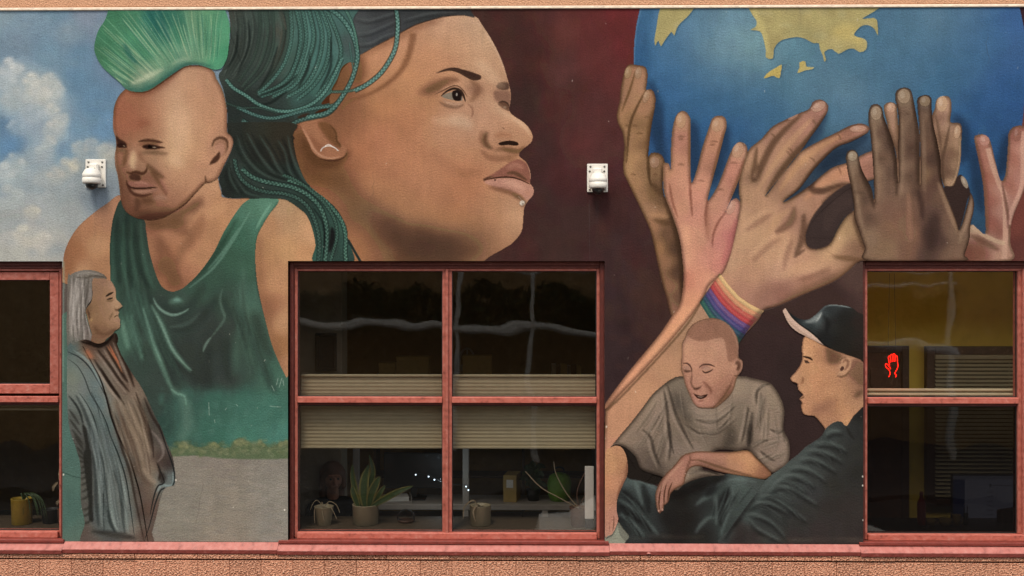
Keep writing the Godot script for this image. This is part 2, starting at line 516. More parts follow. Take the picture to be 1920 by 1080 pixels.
	wash([20, 900, 0xb08868, 60, 820, 0xb08b6c, 100, 720, 0xb3906e, 140, 620, 0xae8a6a, 200, 700, 0xb7936f, 160, 860, 0xb08868, 260, 780, 0xbd9673, 300, 700, 0xb8906e, 250, 620, 0xb48e6c, 200, 560, 0xa88464, 300, 850, 0xc0987a, 400, 830, 0xb98f70,
		420, 900, 0x9a7059, 300, 960, 0x80594a, 230, 1000, 0x8c6553, 120, 950, 0xa07860, 500, 830, 0xae8868, 520, 780, 0xb0906a, 560, 720, 0xb4966c, 600, 780, 0x8f6e52, 640, 770, 0x71543f, 600, 660, 0xa58a63, 650, 640, 0x6a5140, 500, 890, 0x8f6a54,
		400, 640, 0x8c6a54, 340, 620, 0x9c765e, 440, 560, 0x9a7458, 520, 480, 0xa8805f, 600, 430, 0xbd8a6a, 560, 400, 0xb58566, 640, 360, 0xa87860, 480, 500, 0x98735a, 400, 570, 0xa27d62,
		150, 380, 0xa88563, 200, 320, 0xa58062, 180, 440, 0x7a5f4a, 250, 270, 0x94705a, 330, 190, 0x8f6a55, 160, 500, 0xa98664, 300, 300, 0xb08868, 250, 400, 0xab8567, 400, 200, 0xa07660, 470, 120, 0xa97c68, 470, 180, 0x855f50, 360, 300, 0x8a6650, 280, 420, 0x7d5f4a,
		400, 350, 0xb08a66, 350, 430, 0xab8564, 480, 290, 0xa87d5f, 540, 260, 0x9c6f55, 600, 230, 0x8a5f4c, 660, 225, 0xa67a66, 560, 310, 0x6d4d3e, 480, 370, 0x7d5e48, 400, 450, 0x80614a, 330, 520, 0x8c6c52, 680, 340, 0xa87c66, 690, 400, 0x8a604f,
		-60, 1150, 0x9f7f62, -100, 1220, 0xa6805e, -200, 1330, 0xb08662, -300, 1430, 0xb88a66, -420, 1540, 0xbb8a66, -450, 1700, 0xb8876a, -300, 1600, 0xb0866a, -100, 1300, 0xa27c60], 14)
	area(0xb8948a, 0, 0.20, [-2000, -2000, 4000, -2000, 4000, 4000, -2000, 4000], false)
	edge_shade(0x2a1d17, 8, 8, 0.72, out.hand_tan_bracelet)
	brush(0x513c30, 26, 6, 0.75, [190, 300, 180, 380, 175, 450, 205, 400, 260, 290, 330, 210, 390, 160], 1)
	brush(0x4a382c, 26, 6, 0.75, [500, 160, 420, 270, 340, 360, 270, 450, 235, 505], 1)
	brush(0x443228, 30, 7, 0.8, [680, 250, 600, 290, 530, 330, 450, 410, 390, 490, 320, 540], 1)
	brush(0xbd9672, 22, 7, 0.55, [190, 500, 260, 390, 350, 270, 440, 170], 1)
	brush(0xb99068, 24, 7, 0.5, [290, 500, 370, 390, 460, 310, 570, 250], 1)
	brush(0xc08e6c, 30, 8, 0.5, [400, 540, 480, 470, 560, 420, 640, 370], 1)
	brush(0x6a4d3e, 30, 8, 0.7, [360, 570, 350, 620, 330, 650, 270, 690], 1)
	brush(0xbb9572, 26, 8, 0.5, [340, 580, 280, 630, 230, 710], 1)
	brush(0x543e34, 26, 7, 0.7, [400, 600, 400, 680, 385, 740, 360, 790], 1)
	brush(0x5c4438, 12, 4, 0.6, [410, 760, 380, 780, 355, 800], 1)
	brush(0x3c2c26, 24, 6, 0.7, [560, 320, 480, 400, 430, 480, 480, 500, 580, 470, 640, 480], 1)
	brush(0x553e33, 22, 6, 0.6, [480, 560, 540, 510, 600, 480], 1)
	brush(0x6a4d3b, 30, 9, 0.6, [300, 1000, 400, 950, 530, 895, 640, 820], 1)
	brush(0x5c4433, 18, 5, 0.6, [520, 790, 570, 800, 660, 810], 1)
	brush(0x4a382c, 26, 6, 0.7, [625, 600, 650, 680, 690, 790], 1)
	brush(0xc9a27e, 40, 10, 0.45, [300, 880, 380, 850, 470, 820, 530, 770, 560, 700], 1)
	brush(0x87664f, 3, 0, 0.6, [500, 760, 530, 785, 590, 800, 660, 808], 1)
	edge_shade(0x3e2f28, 4, 2, 0.45, out.hand_tan_bracelet)
	nail(468, 120, 34, 20, -0.55, 0xb4907c, 0x5f4436)
	nail(645, 220, 38, 15, -0.05, 0xb38d78, 0x5f4436)
	nail(352, 165, 26, 10, -0.5, 0x9d7a66, 0x5f4436)
	# the dark hollow between thumb and forefinger
	free_hand()
	area(0x3f3432, 2, 1.0, [618, 470, 560, 490, 500, 540, 450, 600, 420, 660, 410, 720, 425, 752, 470, 758, 520, 733, 545, 680, 580, 620, 625, 580])
	area(0x4b3e3a, 6, 0.5, [600, 500, 540, 540, 490, 610, 500, 680, 560, 600, 615, 560])

	# the first hand, brown arm at the left of the globe
	view(1150, 110, 2.4)
	out.hand_brown_left = mask([52, 50, 72, 26, 100, 28, 115, 30, 145, 38, 154, 70, 150, 120, 148, 140, 172, 138, 188, 165, 188, 215, 172, 300, 160, 400, 158, 440, 170, 424, 200, 424, 222, 440, 232, 470, 222, 500, 224, 600, 240, 640, 270, 710, 296, 800, 312, 900, 312, 1000, 310, 1090, 300, 1160, 262, 1160, 240, 1080, 212, 980, 180, 830, 160, 760, 110, 650, 62, 550, 45, 500, 48, 390, 40, 330, 20, 290, 16, 250, 28, 190, 34, 130])
	wash([60, 100, 0x9a7458, 40, 180, 0x98725a, 50, 240, 0xa67f5c, 120, 110, 0xa67f62, 110, 180, 0xa98462, 70, 260, 0x8a6a4c, 130, 220, 0xa17a5c, 170, 200, 0x9a7356, 130, 300, 0x846548, 110, 350, 0xa07c58, 50, 350, 0x9d7a58, 140, 380, 0x7a5c43,
		90, 450, 0xa9855e, 130, 480, 0x8d6d4f, 70, 500, 0xac8760, 100, 560, 0xa5805c, 130, 620, 0x9b7758, 190, 500, 0x86684e, 200, 560, 0x6d5440, 180, 600, 0x71573f, 220, 640, 0x664e3b, 170, 680, 0xa07c5e, 220, 700, 0x8d6b50, 260, 730, 0x5f4838,
		180, 760, 0x9b7356, 240, 790, 0x6b503e, 200, 850, 0x99724f, 280, 850, 0x4f3c30, 230, 920, 0x926c50, 290, 960, 0x4d3a2f, 240, 1020, 0x926a50, 290, 1080, 0x644a3c, 260, 1110, 0x8a6450, 270, 1150, 0x8c6450], 12)
	area(0x7d6458, 0, 0.12, [-2000, -2000, 4000, -2000, 4000, 4000, -2000, 4000], false)
	edge_shade(0x2a1d17, 8, 8, 0.72, out.hand_brown_left)
	brush(0x5b442f, 8, 3, 0.75, [98, 60, 78, 130, 52, 200, 38, 240], 1)
	brush(0x4f3b2a, 10, 3, 0.8, [148, 140, 115, 200, 80, 280, 68, 350, 62, 430, 58, 470], 1)
	brush(0x443324, 12, 4, 0.75, [158, 400, 156, 460, 162, 540, 170, 570], 1)
	brush(0x4a3829, 26, 6, 0.6, [165, 560, 200, 590, 222, 620], 1)
	brush(0x3f2f24, 22, 5, 0.7, [228, 640, 262, 720, 290, 820, 305, 940, 306, 1060], 1)
	brush(0x55402f, 20, 6, 0.6, [180, 722, 220, 735, 268, 745], 1)
	brush(0xb28a66, 20, 6, 0.5, [160, 700, 200, 705, 250, 712], 1)
	brush(0x5c4531, 20, 6, 0.55, [175, 230, 165, 320, 150, 400], 1)
	edge_shade(0x33261d, 4, 2, 0.5, out.hand_brown_left)
	nail(66, 62, 15, 28, 0.25, 0x9a7f62, 0x54402e)
	nail(112, 64, 15, 26, 0.15, 0xa0826a, 0x5c4634)
	nail(148, 170, 14, 30, 0.3, 0x9f8066, 0x5c4634)
	nail(185, 466, 22, 26, 0.0, 0x9a7a62, 0x4d3a2c)

	# pink spread hand in front, with its long forearm
	out.hand_pink_spread = mask([222, 485, 232, 468, 250, 474, 258, 500, 258, 440, 264, 330, 280, 262, 300, 238, 320, 236, 342, 258, 348, 300, 348, 480, 352, 560, 375, 500, 400, 400, 430, 310, 445, 270, 470, 256, 500, 264, 510, 300, 495, 360, 470, 460, 440, 570, 425, 640, 470, 570, 520, 440, 545, 390, 570, 374, 598, 390, 602, 430, 585, 490, 560, 560, 535, 620, 505, 690, 530, 640, 555, 628, 572, 650, 570, 690, 555, 760, 530, 870, 500, 955, 470, 985, 430, 1020, 400, 1085, 340, 1170, 230, 1300, 100, 1440, 20, 1520, -36, 1578, -36, 1552, 60, 1420, 200, 1250, 262, 1160, 300, 1100, 315, 1000, 310, 900, 295, 800, 262, 700, 235, 630, 225, 580])
	wash([235, 500, 0xa9815f, 240, 580, 0xa67b60, 260, 660, 0xb08368, 305, 280, 0xa98565, 300, 370, 0xa07660, 305, 470, 0xae8467, 300, 560, 0xbb8c70, 310, 660, 0xb98c6e, 335, 400, 0x936c55, 470, 290, 0xb08c6c, 440, 370, 0xab8060, 420, 450, 0xa67c60,
		390, 560, 0xb88a6e, 370, 620, 0xc08b74, 450, 480, 0x8a6650, 380, 700, 0xb88670, 560, 410, 0xb18e70, 530, 500, 0xb07e68, 490, 580, 0xb0846a, 450, 650, 0xb1876c, 430, 740, 0xa87c64, 540, 560, 0x946a56, 545, 660, 0xb88a76, 520, 740, 0xb58270,
		480, 830, 0xb87f70, 530, 800, 0xa86c64, 400, 800, 0xb98c70, 350, 800, 0xbd8f72, 340, 900, 0xbe8d72, 420, 900, 0xc08a74, 480, 930, 0xb87c6c, 330, 1000, 0xbc8266, 400, 990, 0xc58e72, 430, 1000, 0xc89676, 340, 1090, 0xca9470, 280, 1180, 0xcf9a74,
		330, 1130, 0xd09c76, 200, 1290, 0xd3a078, 100, 1400, 0xd09c76, 20, 1500, 0xd09a74, 260, 1220, 0xcf9a72], 12)
	area(0xd09088, 0, 0.20, [-2000, -2000, 4000, -2000, 4000, 4000, -2000, 4000], false)
	edge_shade(0x2a1d17, 8, 8, 0.72, out.hand_pink_spread)
	brush(0x7d5040, 8, 3, 0.7, [252, 560, 265, 640, 290, 715], 1)
	brush(0x7d5040, 9, 3, 0.75, [348, 480, 345, 580, 350, 650, 355, 710], 1)
	brush(0x74493c, 10, 3, 0.75, [425, 630, 415, 700, 418, 760], 1)
	brush(0x74493c, 8, 3, 0.7, [505, 690, 470, 740, 450, 790, 445, 850], 1)
	brush(0x8a5f4c, 20, 6, 0.5, [425, 640, 422, 760, 430, 820], 1)
	brush(0x81583f, 14, 4, 0.6, [342, 290, 345, 400, 340, 480], 1)
	brush(0x7a523f, 16, 4, 0.6, [500, 320, 470, 440, 440, 560], 1)
	brush(0x7a523f, 14, 4, 0.5, [590, 450, 560, 540, 515, 650], 1)
	brush(0xa86460, 30, 8, 0.5, [555, 720, 530, 830, 490, 930], 1)
	brush(0xd8a884, 30, 9, 0.4, [320, 740, 330, 840, 340, 930], 1)
	edge_shade(0x5a3c30, 3.5, 2, 0.4, out.hand_pink_spread)
	nail(304, 278, 23, 36, 0.05, 0xb28e70, 0x7a5a46)
	nail(468, 298, 26, 32, 0.35, 0xb48f72, 0x7a5a46)
	nail(560, 412, 24, 36, 0.35, 0xb59076, 0x7a5a46)
	nail(530, 670, 18, 34, 0.4, 0xb98f7c, 0x8a5f50)
	free_hand()
	brush(0x5e4636, 7, 2, 0.7, [420, 1050, 340, 1185, 232, 1312, 102, 1452, 24, 1532, -34, 1586], 0)

	view(1150, 110, 2.4)
	for q in [[305, 350, 34], [305, 362, 26], [305, 475, 34], [452, 372, 36], [446, 386, 28], [392, 548, 34], [540, 468, 34], [482, 588, 34], [118, 335, 30], [96, 300, 26], [150, 262, 26], [190, 520, 22], [60, 300, 18], [88, 520, 26]]:
		brush(0x4a3226, 4, 2, 0.55, [q[0] - q[2] * 0.5, q[1] + 3, q[0], q[1], q[0] + q[2] * 0.5, q[1] + 4], 1)
	view(1340, 150, 2.4)
	for q in [[445, 190, 30, 0.9], [340, 318, 36, 0.9], [330, 330, 30, 0.9], [560, 258, 30, 1.2], [440, 360, 36, 0.8], [560, 408, 40, 1.2], [260, 250, 26, 0.8], [640, 355, 24, 1.3]]:
		var c: Vector2 = Vector2(cos(q[3]), sin(q[3])) * q[2] * 0.5
		brush(0x4a3226, 5, 2, 0.5, [q[0] - c.x, q[1] - c.y, q[0] + 3, q[1] - 2, q[0] + c.x, q[1] + c.y], 1)
	for s in [[120, 660, 180, 620, 240, 580], [150, 800, 220, 730, 280, 690], [330, 700, 300, 780, 290, 840], [360, 880, 430, 860, 500, 830]]:
		brush(0xc9a283, 22, 8, 0.4, s, 1)
		brush(0x7a5a48, 18, 8, 0.4, offset(s, 20, 20), 1)

	# rainbow bracelet: bands from the hand to the elbow
	view(1340, 150, 2.4)
	var edge_a := [22, 868, 60, 920, 110, 975, 160, 1010, 222, 1040]
	var edge_b := [-68, 1000, -20, 1075, 20, 1115, 60, 1150, 108, 1186]
	out.bracelet = mask([22, 868, 60, 920, 110, 975, 160, 1010, 222, 1040, 160, 1110, 108, 1186, 60, 1170, 0, 1120, -40, 1065, -68, 1000, -40, 960, -10, 915], false)
	var tones := [0xcfae7c, 0xc9906c, 0xb96054, 0xb04a4a, 0x6a5280, 0x4c4878, 0x2f5470, 0x35685e]
	for i in 8:
		var band := []
		for t in [float(i) / 8.0 - 0.01, float(i + 1) / 8.0 + 0.01]:
			var line := []
			for k in range(0, 10, 2):
				line.append([lerpf(edge_a[k], edge_b[k], t), lerpf(edge_a[k + 1], edge_b[k + 1], t)])
			if band:
				line.reverse()
			for q in line:
				band.append_array(q)
		area(tones[i], 0 if i else 0, 1.0, band, false)
	for i in 8:
		var t := (i + 0.75) / 8.0
		var line := []
		for k in range(0, 10, 2):
			line.append_array([lerpf(edge_a[k], edge_b[k], t), lerpf(edge_a[k + 1], edge_b[k + 1], t)])
		brush(0x3a2a36, 5, 2, 0.2, line, 0)
		brush(0xf0d0b0, 6, 3, 0.12, offset(line, 4, -6), 1)
	brush(0x2a2026, 34, 7, 0.45, [222, 1040, 165, 1105, 110, 1180], 0)
	brush(0x5a4238, 10, 3, 0.4, [22, 868, -10, 915, -40, 960, -68, 1000], 0)

	# the dark hand in the middle, in front of all
	view(1570, 150, 3.1314)
	out.hand_dark = mask([50, 455, 60, 420, 90, 410, 115, 425, 128, 470, 145, 530, 200, 640, 216, 720, 214, 600, 205, 450, 195, 330, 182, 240, 185, 180, 200, 148, 235, 142, 262, 165, 270, 210, 300, 290, 330, 380, 350, 500, 356, 600, 360, 560, 356, 400, 360, 280, 356, 190, 340, 110, 348, 62, 390, 44, 425, 55, 440, 90, 462, 200, 482, 330, 482, 480, 484, 620, 490, 560, 486, 420, 480, 280, 472, 180, 468, 120, 480, 98, 520, 88, 550, 105, 553, 170, 560, 250, 585, 360, 605, 470, 608, 560, 625, 640, 660, 730, 700, 830, 712, 880, 735, 830, 770, 700, 780, 660, 798, 700, 800, 760, 780, 850, 775, 930, 745, 1030, 735, 1065, 190, 1065, 160, 985, 130, 900, 100, 810, 95, 720, 80, 630, 60, 540])
	wash([90, 470, 0x8f7a66, 75, 540, 0x8d735e, 110, 600, 0x755d4b, 150, 560, 0x5f4a3d, 110, 700, 0x8a6f5a, 160, 700, 0x4d3c32, 130, 800, 0x846855, 180, 800, 0x58453a, 230, 200, 0x907a66, 215, 280, 0x8d745f, 260, 300, 0x58443a, 225, 380, 0x957a64,
		300, 380, 0x4f3d34, 250, 460, 0x6a5344, 235, 540, 0x957862, 320, 540, 0x57443a, 240, 640, 0x997a64, 300, 640, 0x6f5648, 390, 100, 0x8d7864, 385, 200, 0x7c6453, 380, 260, 0x8f745f, 440, 280, 0x5b483c, 430, 410, 0x4d3a31, 380, 400, 0x7d6352,
		390, 520, 0x8d715d, 440, 560, 0x5a453a, 385, 640, 0x8b6e5b, 515, 130, 0x6a5a50, 500, 230, 0x7a6251, 535, 260, 0x5a463a, 520, 400, 0x6b5243, 560, 460, 0x4d3a32, 510, 560, 0x84684f, 570, 600, 0x553f36, 540, 680, 0x5f473c, 600, 700, 0x6e5546,
		220, 760, 0x8c6c59, 300, 760, 0x7c5c4c, 420, 720, 0x7d5e4e, 470, 660, 0x503c33, 380, 820, 0x815c4b, 300, 880, 0x85644f, 430, 900, 0x8a6450, 200, 930, 0x8f745e, 300, 980, 0x8d7058, 420, 1000, 0x7d5b4a, 560, 800, 0x54403a, 540, 900, 0x4a3833, 600, 950, 0x4a3833,
		520, 1020, 0x4f3c36, 640, 800, 0x785e4e, 620, 780, 0x5a453b, 690, 900, 0x7d6351, 660, 1020, 0x7a5f4e, 740, 900, 0x836a57, 770, 760, 0x8a705d, 720, 1000, 0x7d6250], 13)
	for s in [[262, 200, 300, 330, 335, 450, 348, 600, 345, 680], [130, 500, 165, 600, 205, 700, 212, 760], [440, 120, 470, 300, 474, 470, 470, 620], [552, 150, 575, 350, 600, 500, 612, 620]]:
		brush(0x35281f, 26, 6, 0.7, s, 1)
	for s in [[212, 260, 225, 420, 232, 600, 235, 720], [372, 220, 378, 400, 375, 600, 370, 680], [498, 230, 505, 400, 505, 600, 515, 660], [85, 500, 100, 640, 125, 780, 160, 900]]:
		brush(0xa2876f, 20, 7, 0.5, s, 1)
	for s in [[240, 465, 285, 462], [385, 195, 430, 198], [490, 180, 548, 185], [400, 400, 450, 400], [90, 655, 150, 660]]:
		brush(0x33271f, 26, 6, 0.6, s, 1)
	area(0x5e504c, 0, 0.22, [-2000, -2000, 4000, -2000, 4000, 4000, -2000, 4000], false)
	edge_shade(0x241914, 8, 8, 0.85, out.hand_dark)
	brush(0xa2846c, 24, 7, 0.6, [590, 600, 630, 700, 680, 830, 710, 900], 1)
	brush(0xa08570, 22, 6, 0.6, [788, 690, 770, 800, 730, 900, 715, 960], 1)
	brush(0x382b28, 70, 14, 0.6, [580, 780, 560, 880, 540, 1000], 1)
	brush(0x3a2c28, 26, 7, 0.6, [470, 640, 490, 720, 500, 820], 1)
	brush(0x9a745d, 26, 9, 0.5, [415, 660, 420, 800, 430, 950], 1)
	edge_shade(0x2a1f1a, 4, 2, 0.5, out.hand_dark)
	nail(88, 447, 28, 30, 0.1, 0x9b8a76, 0x3a2c24)
	nail(226, 195, 32, 42, -0.05, 0x988470, 0x3a2c24)
	nail(390, 96, 37, 44, -0.05, 0x9a8570, 0x3a2c24)
	nail(512, 125, 32, 32, 0.05, 0x85725f, 0x2c221d)
	free_hand()
	# its thumb in shade, on the globe side
	area(0x3a2e2b, 2, 1.0, [625, 630, 680, 622, 702, 570, 725, 556, 750, 580, 772, 630, 780, 665, 765, 700, 735, 820, 712, 882, 700, 835, 660, 730])
	nail(746, 600, 16, 40, -0.45, 0x9a8c7c, 0x2a201c)
	view(1340, 150, 2.4)
	brush(0x8f7a70, 2.5, 0, 0.6, [640, 825, 600, 862, 530, 912, 400, 967, 290, 1017, 222, 1036], 0)
	return out


func paint_woman() -> Dictionary:
	var out := {}
	# face and neck
	view(0, 0, 1)
	out.woman_face = mask([668, 100, 705, 83, 742, 63, 780, 43, 830, 28, 867, 25, 893, 32, 903, 45, 925, 80, 940, 112, 950, 142, 955, 160, 958, 178, 957, 192, 955, 207, 962, 216, 985, 232, 996, 247, 999, 258, 995, 268, 984, 277, 974, 287, 975, 295, 985, 302, 993, 317, 995, 332, 994, 344, 1000, 352, 1000, 365, 990, 377, 983, 390, 981, 410, 978, 434, 962, 455, 945, 466, 908, 490, 905, 520, 560, 520, 555, 300, 540, 200])
	wash([690, 110, 0xb98a68, 700, 140, 0xb08260, 740, 90, 0xb4876a, 720, 110, 0xbd8e6c, 780, 70, 0xb48a6c, 830, 50, 0xb8947a, 880, 45, 0xb89a80, 910, 75, 0xb99a7e, 860, 80, 0xb99070, 800, 110, 0xb98a66, 760, 130, 0xb58660, 840, 120, 0xb28464, 900, 120, 0xb59274,
		930, 130, 0xb08c70, 920, 160, 0xa98468, 700, 170, 0xa57a58, 650, 130, 0x66402f, 640, 160, 0x5f3b2c, 660, 200, 0x7d5640, 640, 230, 0x7f5840, 720, 200, 0xb08058, 780, 170, 0xb08260, 800, 200, 0xa87a58, 760, 230, 0xa87656, 700, 250, 0xa87458, 670, 290, 0xa87354,
		850, 220, 0xb08a70, 830, 250, 0xb08668, 880, 235, 0xb08c72, 890, 200, 0xab846a, 920, 220, 0xb08a70, 950, 235, 0xae8568, 985, 250, 0xab8466, 900, 290, 0xa97f62, 860, 300, 0xae8060, 780, 290, 0xab7a5a, 720, 310, 0xae7c5c, 800, 350, 0xb08060, 870, 350, 0xaa7656,
		680, 350, 0xa87658, 720, 370, 0xa87858, 760, 400, 0xa57858, 850, 400, 0xa87656, 920, 400, 0xab8060, 950, 430, 0xb08868, 900, 440, 0x9d7354, 970, 400, 0xb59072, 960, 300, 0xaa7e60, 960, 350, 0xaf8668, 880, 320, 0xab7858,
		600, 330, 0x8f5f44, 620, 310, 0x6d4836, 590, 320, 0x714b38, 640, 340, 0x7a543f, 660, 400, 0x7d5840, 700, 400, 0x60463a, 740, 430, 0x543e33, 790, 460, 0x4e392f, 850, 450, 0x5a4337, 900, 455, 0x6d5140, 680, 440, 0xa3714f, 670, 480, 0xa87854, 720, 480, 0x845c48, 760, 485, 0x57402f,
		840, 485, 0x5e473a, 900, 480, 0x9a7054, 610, 370, 0x99694a, 640, 390, 0xa06f50, 580, 290, 0x7f5540], 38)
	# jaw shadow
	brush(0x52403a, 60, 28, 0.34, [632, 330, 655, 380, 710, 415, 770, 445, 840, 455, 915, 458], 1)
	brush(0x453228, 40, 20, 0.4, [700, 420, 770, 455, 850, 470, 900, 468], 1)
	brush(0xb88a62, 40, 16, 0.35, [680, 330, 740, 375, 820, 405, 900, 420], 1)
	# shadow of the loose braid and of the hair
	view(480, 0, 4)
	brush(0x6b4732, 42, 9, 0.65, [1180, 250, 1155, 380, 1100, 510, 1000, 615, 860, 700, 700, 760, 640, 830], 2)
	brush(0x5c3a28, 60, 12, 0.6, [790, 410, 780, 560, 760, 640], 1)
	brush(0x6a4632, 50, 16, 0.5, [780, 420, 900, 350, 1060, 270, 1200, 200, 1400, 140], 1)
	# brow, near eye
	brush(0x6d4a3a, 60, 14, 0.55, [1220, 700, 1340, 640, 1480, 610], 1)
	brush(0x6b4a3c, 70, 18, 0.5, [1600, 640, 1660, 680, 1690, 640], 1)
	brush(0x3a2a24, 34, 4, 0.8, [1540, 530, 1600, 555, 1680, 582], 1)
	area(0x3f2e27, 2, 0.95, [1365, 545, 1420, 518, 1490, 506, 1560, 525, 1640, 550, 1688, 568, 1682, 596, 1630, 604, 1580, 582, 1520, 548, 1450, 530])
	brush(0x46332c, 14, 3, 0.6, [1350, 550, 1440, 520, 1520, 520], 1)
	view(800, 110, 3.724)
	brush(0xbb9578, 14, 3, 0.5, [70, 238, 130, 205, 200, 190, 245, 210], 1)
	brush(0x50382e, 7, 2, 0.8, [55, 250, 110, 225, 170, 195, 215, 190, 255, 220, 285, 270], 1)
	brush(0x5c4032, 44, 12, 0.6, [-30, 235, 20, 225, 70, 205, 120, 190], 1)
	brush(0x6b4a38, 40, 10, 0.6, [0, 225, 60, 200, 150, 150, 230, 150], 1)
	brush(0x77543f, 34, 10, 0.55, [300, 150, 360, 200, 340, 260, 300, 300], 1)
	area(0x7f7466, 2, 1.0, [105, 264, 140, 242, 180, 234, 215, 234, 242, 258, 250, 293, 200, 291, 150, 283])
	area(0x241b18, 0, 1.0, [182, 226, 215, 220, 240, 235, 248, 265, 240, 290, 210, 296, 188, 285, 178, 255])
	area(0xb3aaa0, 0, 0.8, [205, 243, 213, 240, 217, 252, 211, 262, 204, 256])
	area(0x8d8278, 2, 0.7, [240, 266, 248, 266, 249, 288, 241, 288])
	brush(0x2b1f1a, 17, 0, 0.95, [100, 262, 140, 228, 195, 208, 240, 228, 262, 270, 270, 300], 1)
	brush(0x3a2b25, 14, 3, 0.7, [200, 205, 240, 225, 265, 270], 1)
	brush(0x9a7a64, 22, 4, 0.6, [110, 285, 160, 312, 220, 322, 262, 310], 1)
	brush(0x6a4f40, 18, 5, 0.6, [85, 300, 140, 330, 210, 340, 262, 320], 1)
	brush(0xb8967c, 16, 5, 0.5, [120, 300, 190, 318, 250, 312], 1)
	brush(0x7d5a47, 10, 4, 0.7, [285, 315, 318, 345, 322, 380, 310, 415], 1)
	brush(0xbfa48c, 70, 20, 0.4, [150, 420, 240, 440, 320, 480], 1)
	# far eye
	area(0x4a3730, 3, 0.9, [485, 195, 510, 165, 560, 165, 578, 185, 570, 215, 520, 218])
	area(0x79594a, 6, 0.8, [470, 225, 480, 290, 530, 320, 580, 330, 590, 260, 570, 225])
	area(0x5a4034, 2, 0.9, [498, 318, 525, 300, 560, 310, 578, 345, 575, 368, 545, 355, 520, 338])
	brush(0x3a2b25, 8, 2, 0.8, [495, 312, 530, 297, 565, 312, 580, 345], 1)
	blob(0x8d7868, 545, 340, 12, 8, 2, 0.6)
	# nose
	brush(0xc09c80, 60, 16, 0.5, [430, 250, 450, 320, 540, 390, 640, 440, 700, 500], 1)
	brush(0x5f4333, 26, 7, 0.6, [470, 640, 520, 632, 580, 640, 640, 648, 690, 620], 1)
	brush(0x4e362a, 34, 8, 0.75, [425, 510, 405, 550, 415, 600, 460, 632], 1)
	brush(0x76533f, 30, 9, 0.5, [390, 500, 378, 560, 395, 610], 1)
	area(0x2c1f19, 2, 1.0, [500, 592, 530, 580, 580, 572, 630, 582, 642, 600, 620, 608, 570, 602, 520, 606])
	brush(0x694833, 24, 7, 0.6, [520, 620, 580, 640, 650, 645, 690, 610], 1)
	brush(0x96694e, 30, 9, 0.5, [470, 540, 530, 530, 600, 545], 1)
	brush(0x3a2a22, 4, 0, 0.9, [527, 480, 538, 488, 546, 491], 1)
	brush(0x7d573f, 26, 8, 0.5, [640, 660, 600, 690, 560, 720], 1)
	# lips
	area(0x86594a, 3, 0.95, [398, 850, 410, 832, 470, 800, 540, 752, 600, 712, 650, 705, 700, 735, 722, 790, 722, 870, 680, 858, 620, 838, 560, 830, 480, 838])
	brush(0xa57865, 30, 8, 0.6, [560, 770, 620, 740, 680, 770], 1)
	brush(0x4f3229, 20, 5, 0.7, [560, 800, 620, 800, 700, 850], 1)
	area(0xae8270, 3, 0.95, [400, 856, 480, 838, 560, 830, 640, 842, 700, 872, 745, 895, 750, 930, 735, 970, 700, 990, 660, 950, 590, 930, 500, 905, 430, 880])
	brush(0xc59a86, 34, 8, 0.5, [520, 855, 600, 870, 690, 915], 1)
	brush(0xb07a5c, 30, 8, 0.6, [690, 930, 725, 950], 1)
	brush(0x38221c, 8, 2, 0.95, [396, 848, 440, 840, 520, 828, 600, 830, 660, 848, 722, 878], 1)
	brush(0x3a251e, 16, 3, 0.7, [398, 848, 430, 832, 470, 822], 2)
	brush(0x674534, 26, 8, 0.7, [430, 895, 520, 915, 600, 940, 680, 985], 1)
	brush(0x553b2e, 20, 6, 0.6, [600, 950, 650, 975, 690, 1010], 1)
	brush(0xb9937a, 5, 0, 0.8, [700, 735, 724, 800, 722, 870], 1)
	blob(0x6d5546, 672, 1014, 24, 26, 3, 0.6)
	blob(0xc8beb2, 667, 1008, 18, 18, 0, 1.0)
	blob(0x7d7268, 672, 1016, 8, 8, 2, 0.8)
	brush(0x9d8f84, 4, 0, 0.7, [640, 960, 662, 985, 668, 1000], 0)
	blob(0x140c0a, 477, 847, 5, 6, 0, 1.0)
	brush(0xcba98c, 70, 20, 0.45, [330, 20, 400, 60, 470, 140, 540, 200], 1)
	brush(0xd2b092, 16, 6, 0.5, [600, 420, 660, 450, 710, 500, 725, 550], 1)
	brush(0xc59c7c, 90, 28, 0.35, [560, 1010, 620, 1060, 640, 1140, 600, 1220], 1)
	brush(0xc9a88c, 60, 18, 0.4, [40, 420, 130, 440, 230, 430, 330, 470], 1)
	brush(0xcaa88a, 26, 8, 0.45, [470, 300, 520, 370, 600, 410, 680, 470, 715, 530], 1)
	brush(0xc7a283, 50, 16, 0.35, [420, 60, 470, 130, 520, 160], 1)
	brush(0x8a5f48, 60, 20, 0.35, [40, 640, 160, 760, 300, 800, 380, 790], 1)
	brush(0x6f4b39, 36, 10, 0.5, [380, 640, 440, 690, 520, 700, 590, 680], 1)
	# ear
	view(410, 240, 4.3185)
	brush(0x4a2e20, 120, 34, 0.45, [620, 60, 680, 220, 760, 360, 860, 420, 960, 440], 1)
	brush(0x5a3a2a, 110, 34, 0.35, [980, 300, 1000, 420, 1060, 520, 1160, 600], 1)
	brush(0x4e3022, 70, 16, 0.6, [660, 30, 700, 120, 760, 230, 870, 290, 990, 260, 1060, 180], 1)
	area(0x96694f, 2, 0.95, [655, -60, 690, -70, 800, -80, 900, -40, 950, 30, 985, 120, 1035, 160, 1035, 210, 990, 245, 900, 255, 820, 240, 760, 190, 730, 120, 680, 20])
	area(0x6a4431, 6, 0.9, [800, -40, 880, -50, 940, 20, 950, 90, 985, 140, 960, 160, 900, 110, 860, 60])
	area(0x7d543d, 8, 0.6, [740, 60, 800, 110, 850, 150, 830, 200, 780, 160])
	brush(0xc59a7c, 14, 4, 0.6, [680, 0, 730, 90, 770, 170, 830, 225, 910, 245, 990, 230], 1)
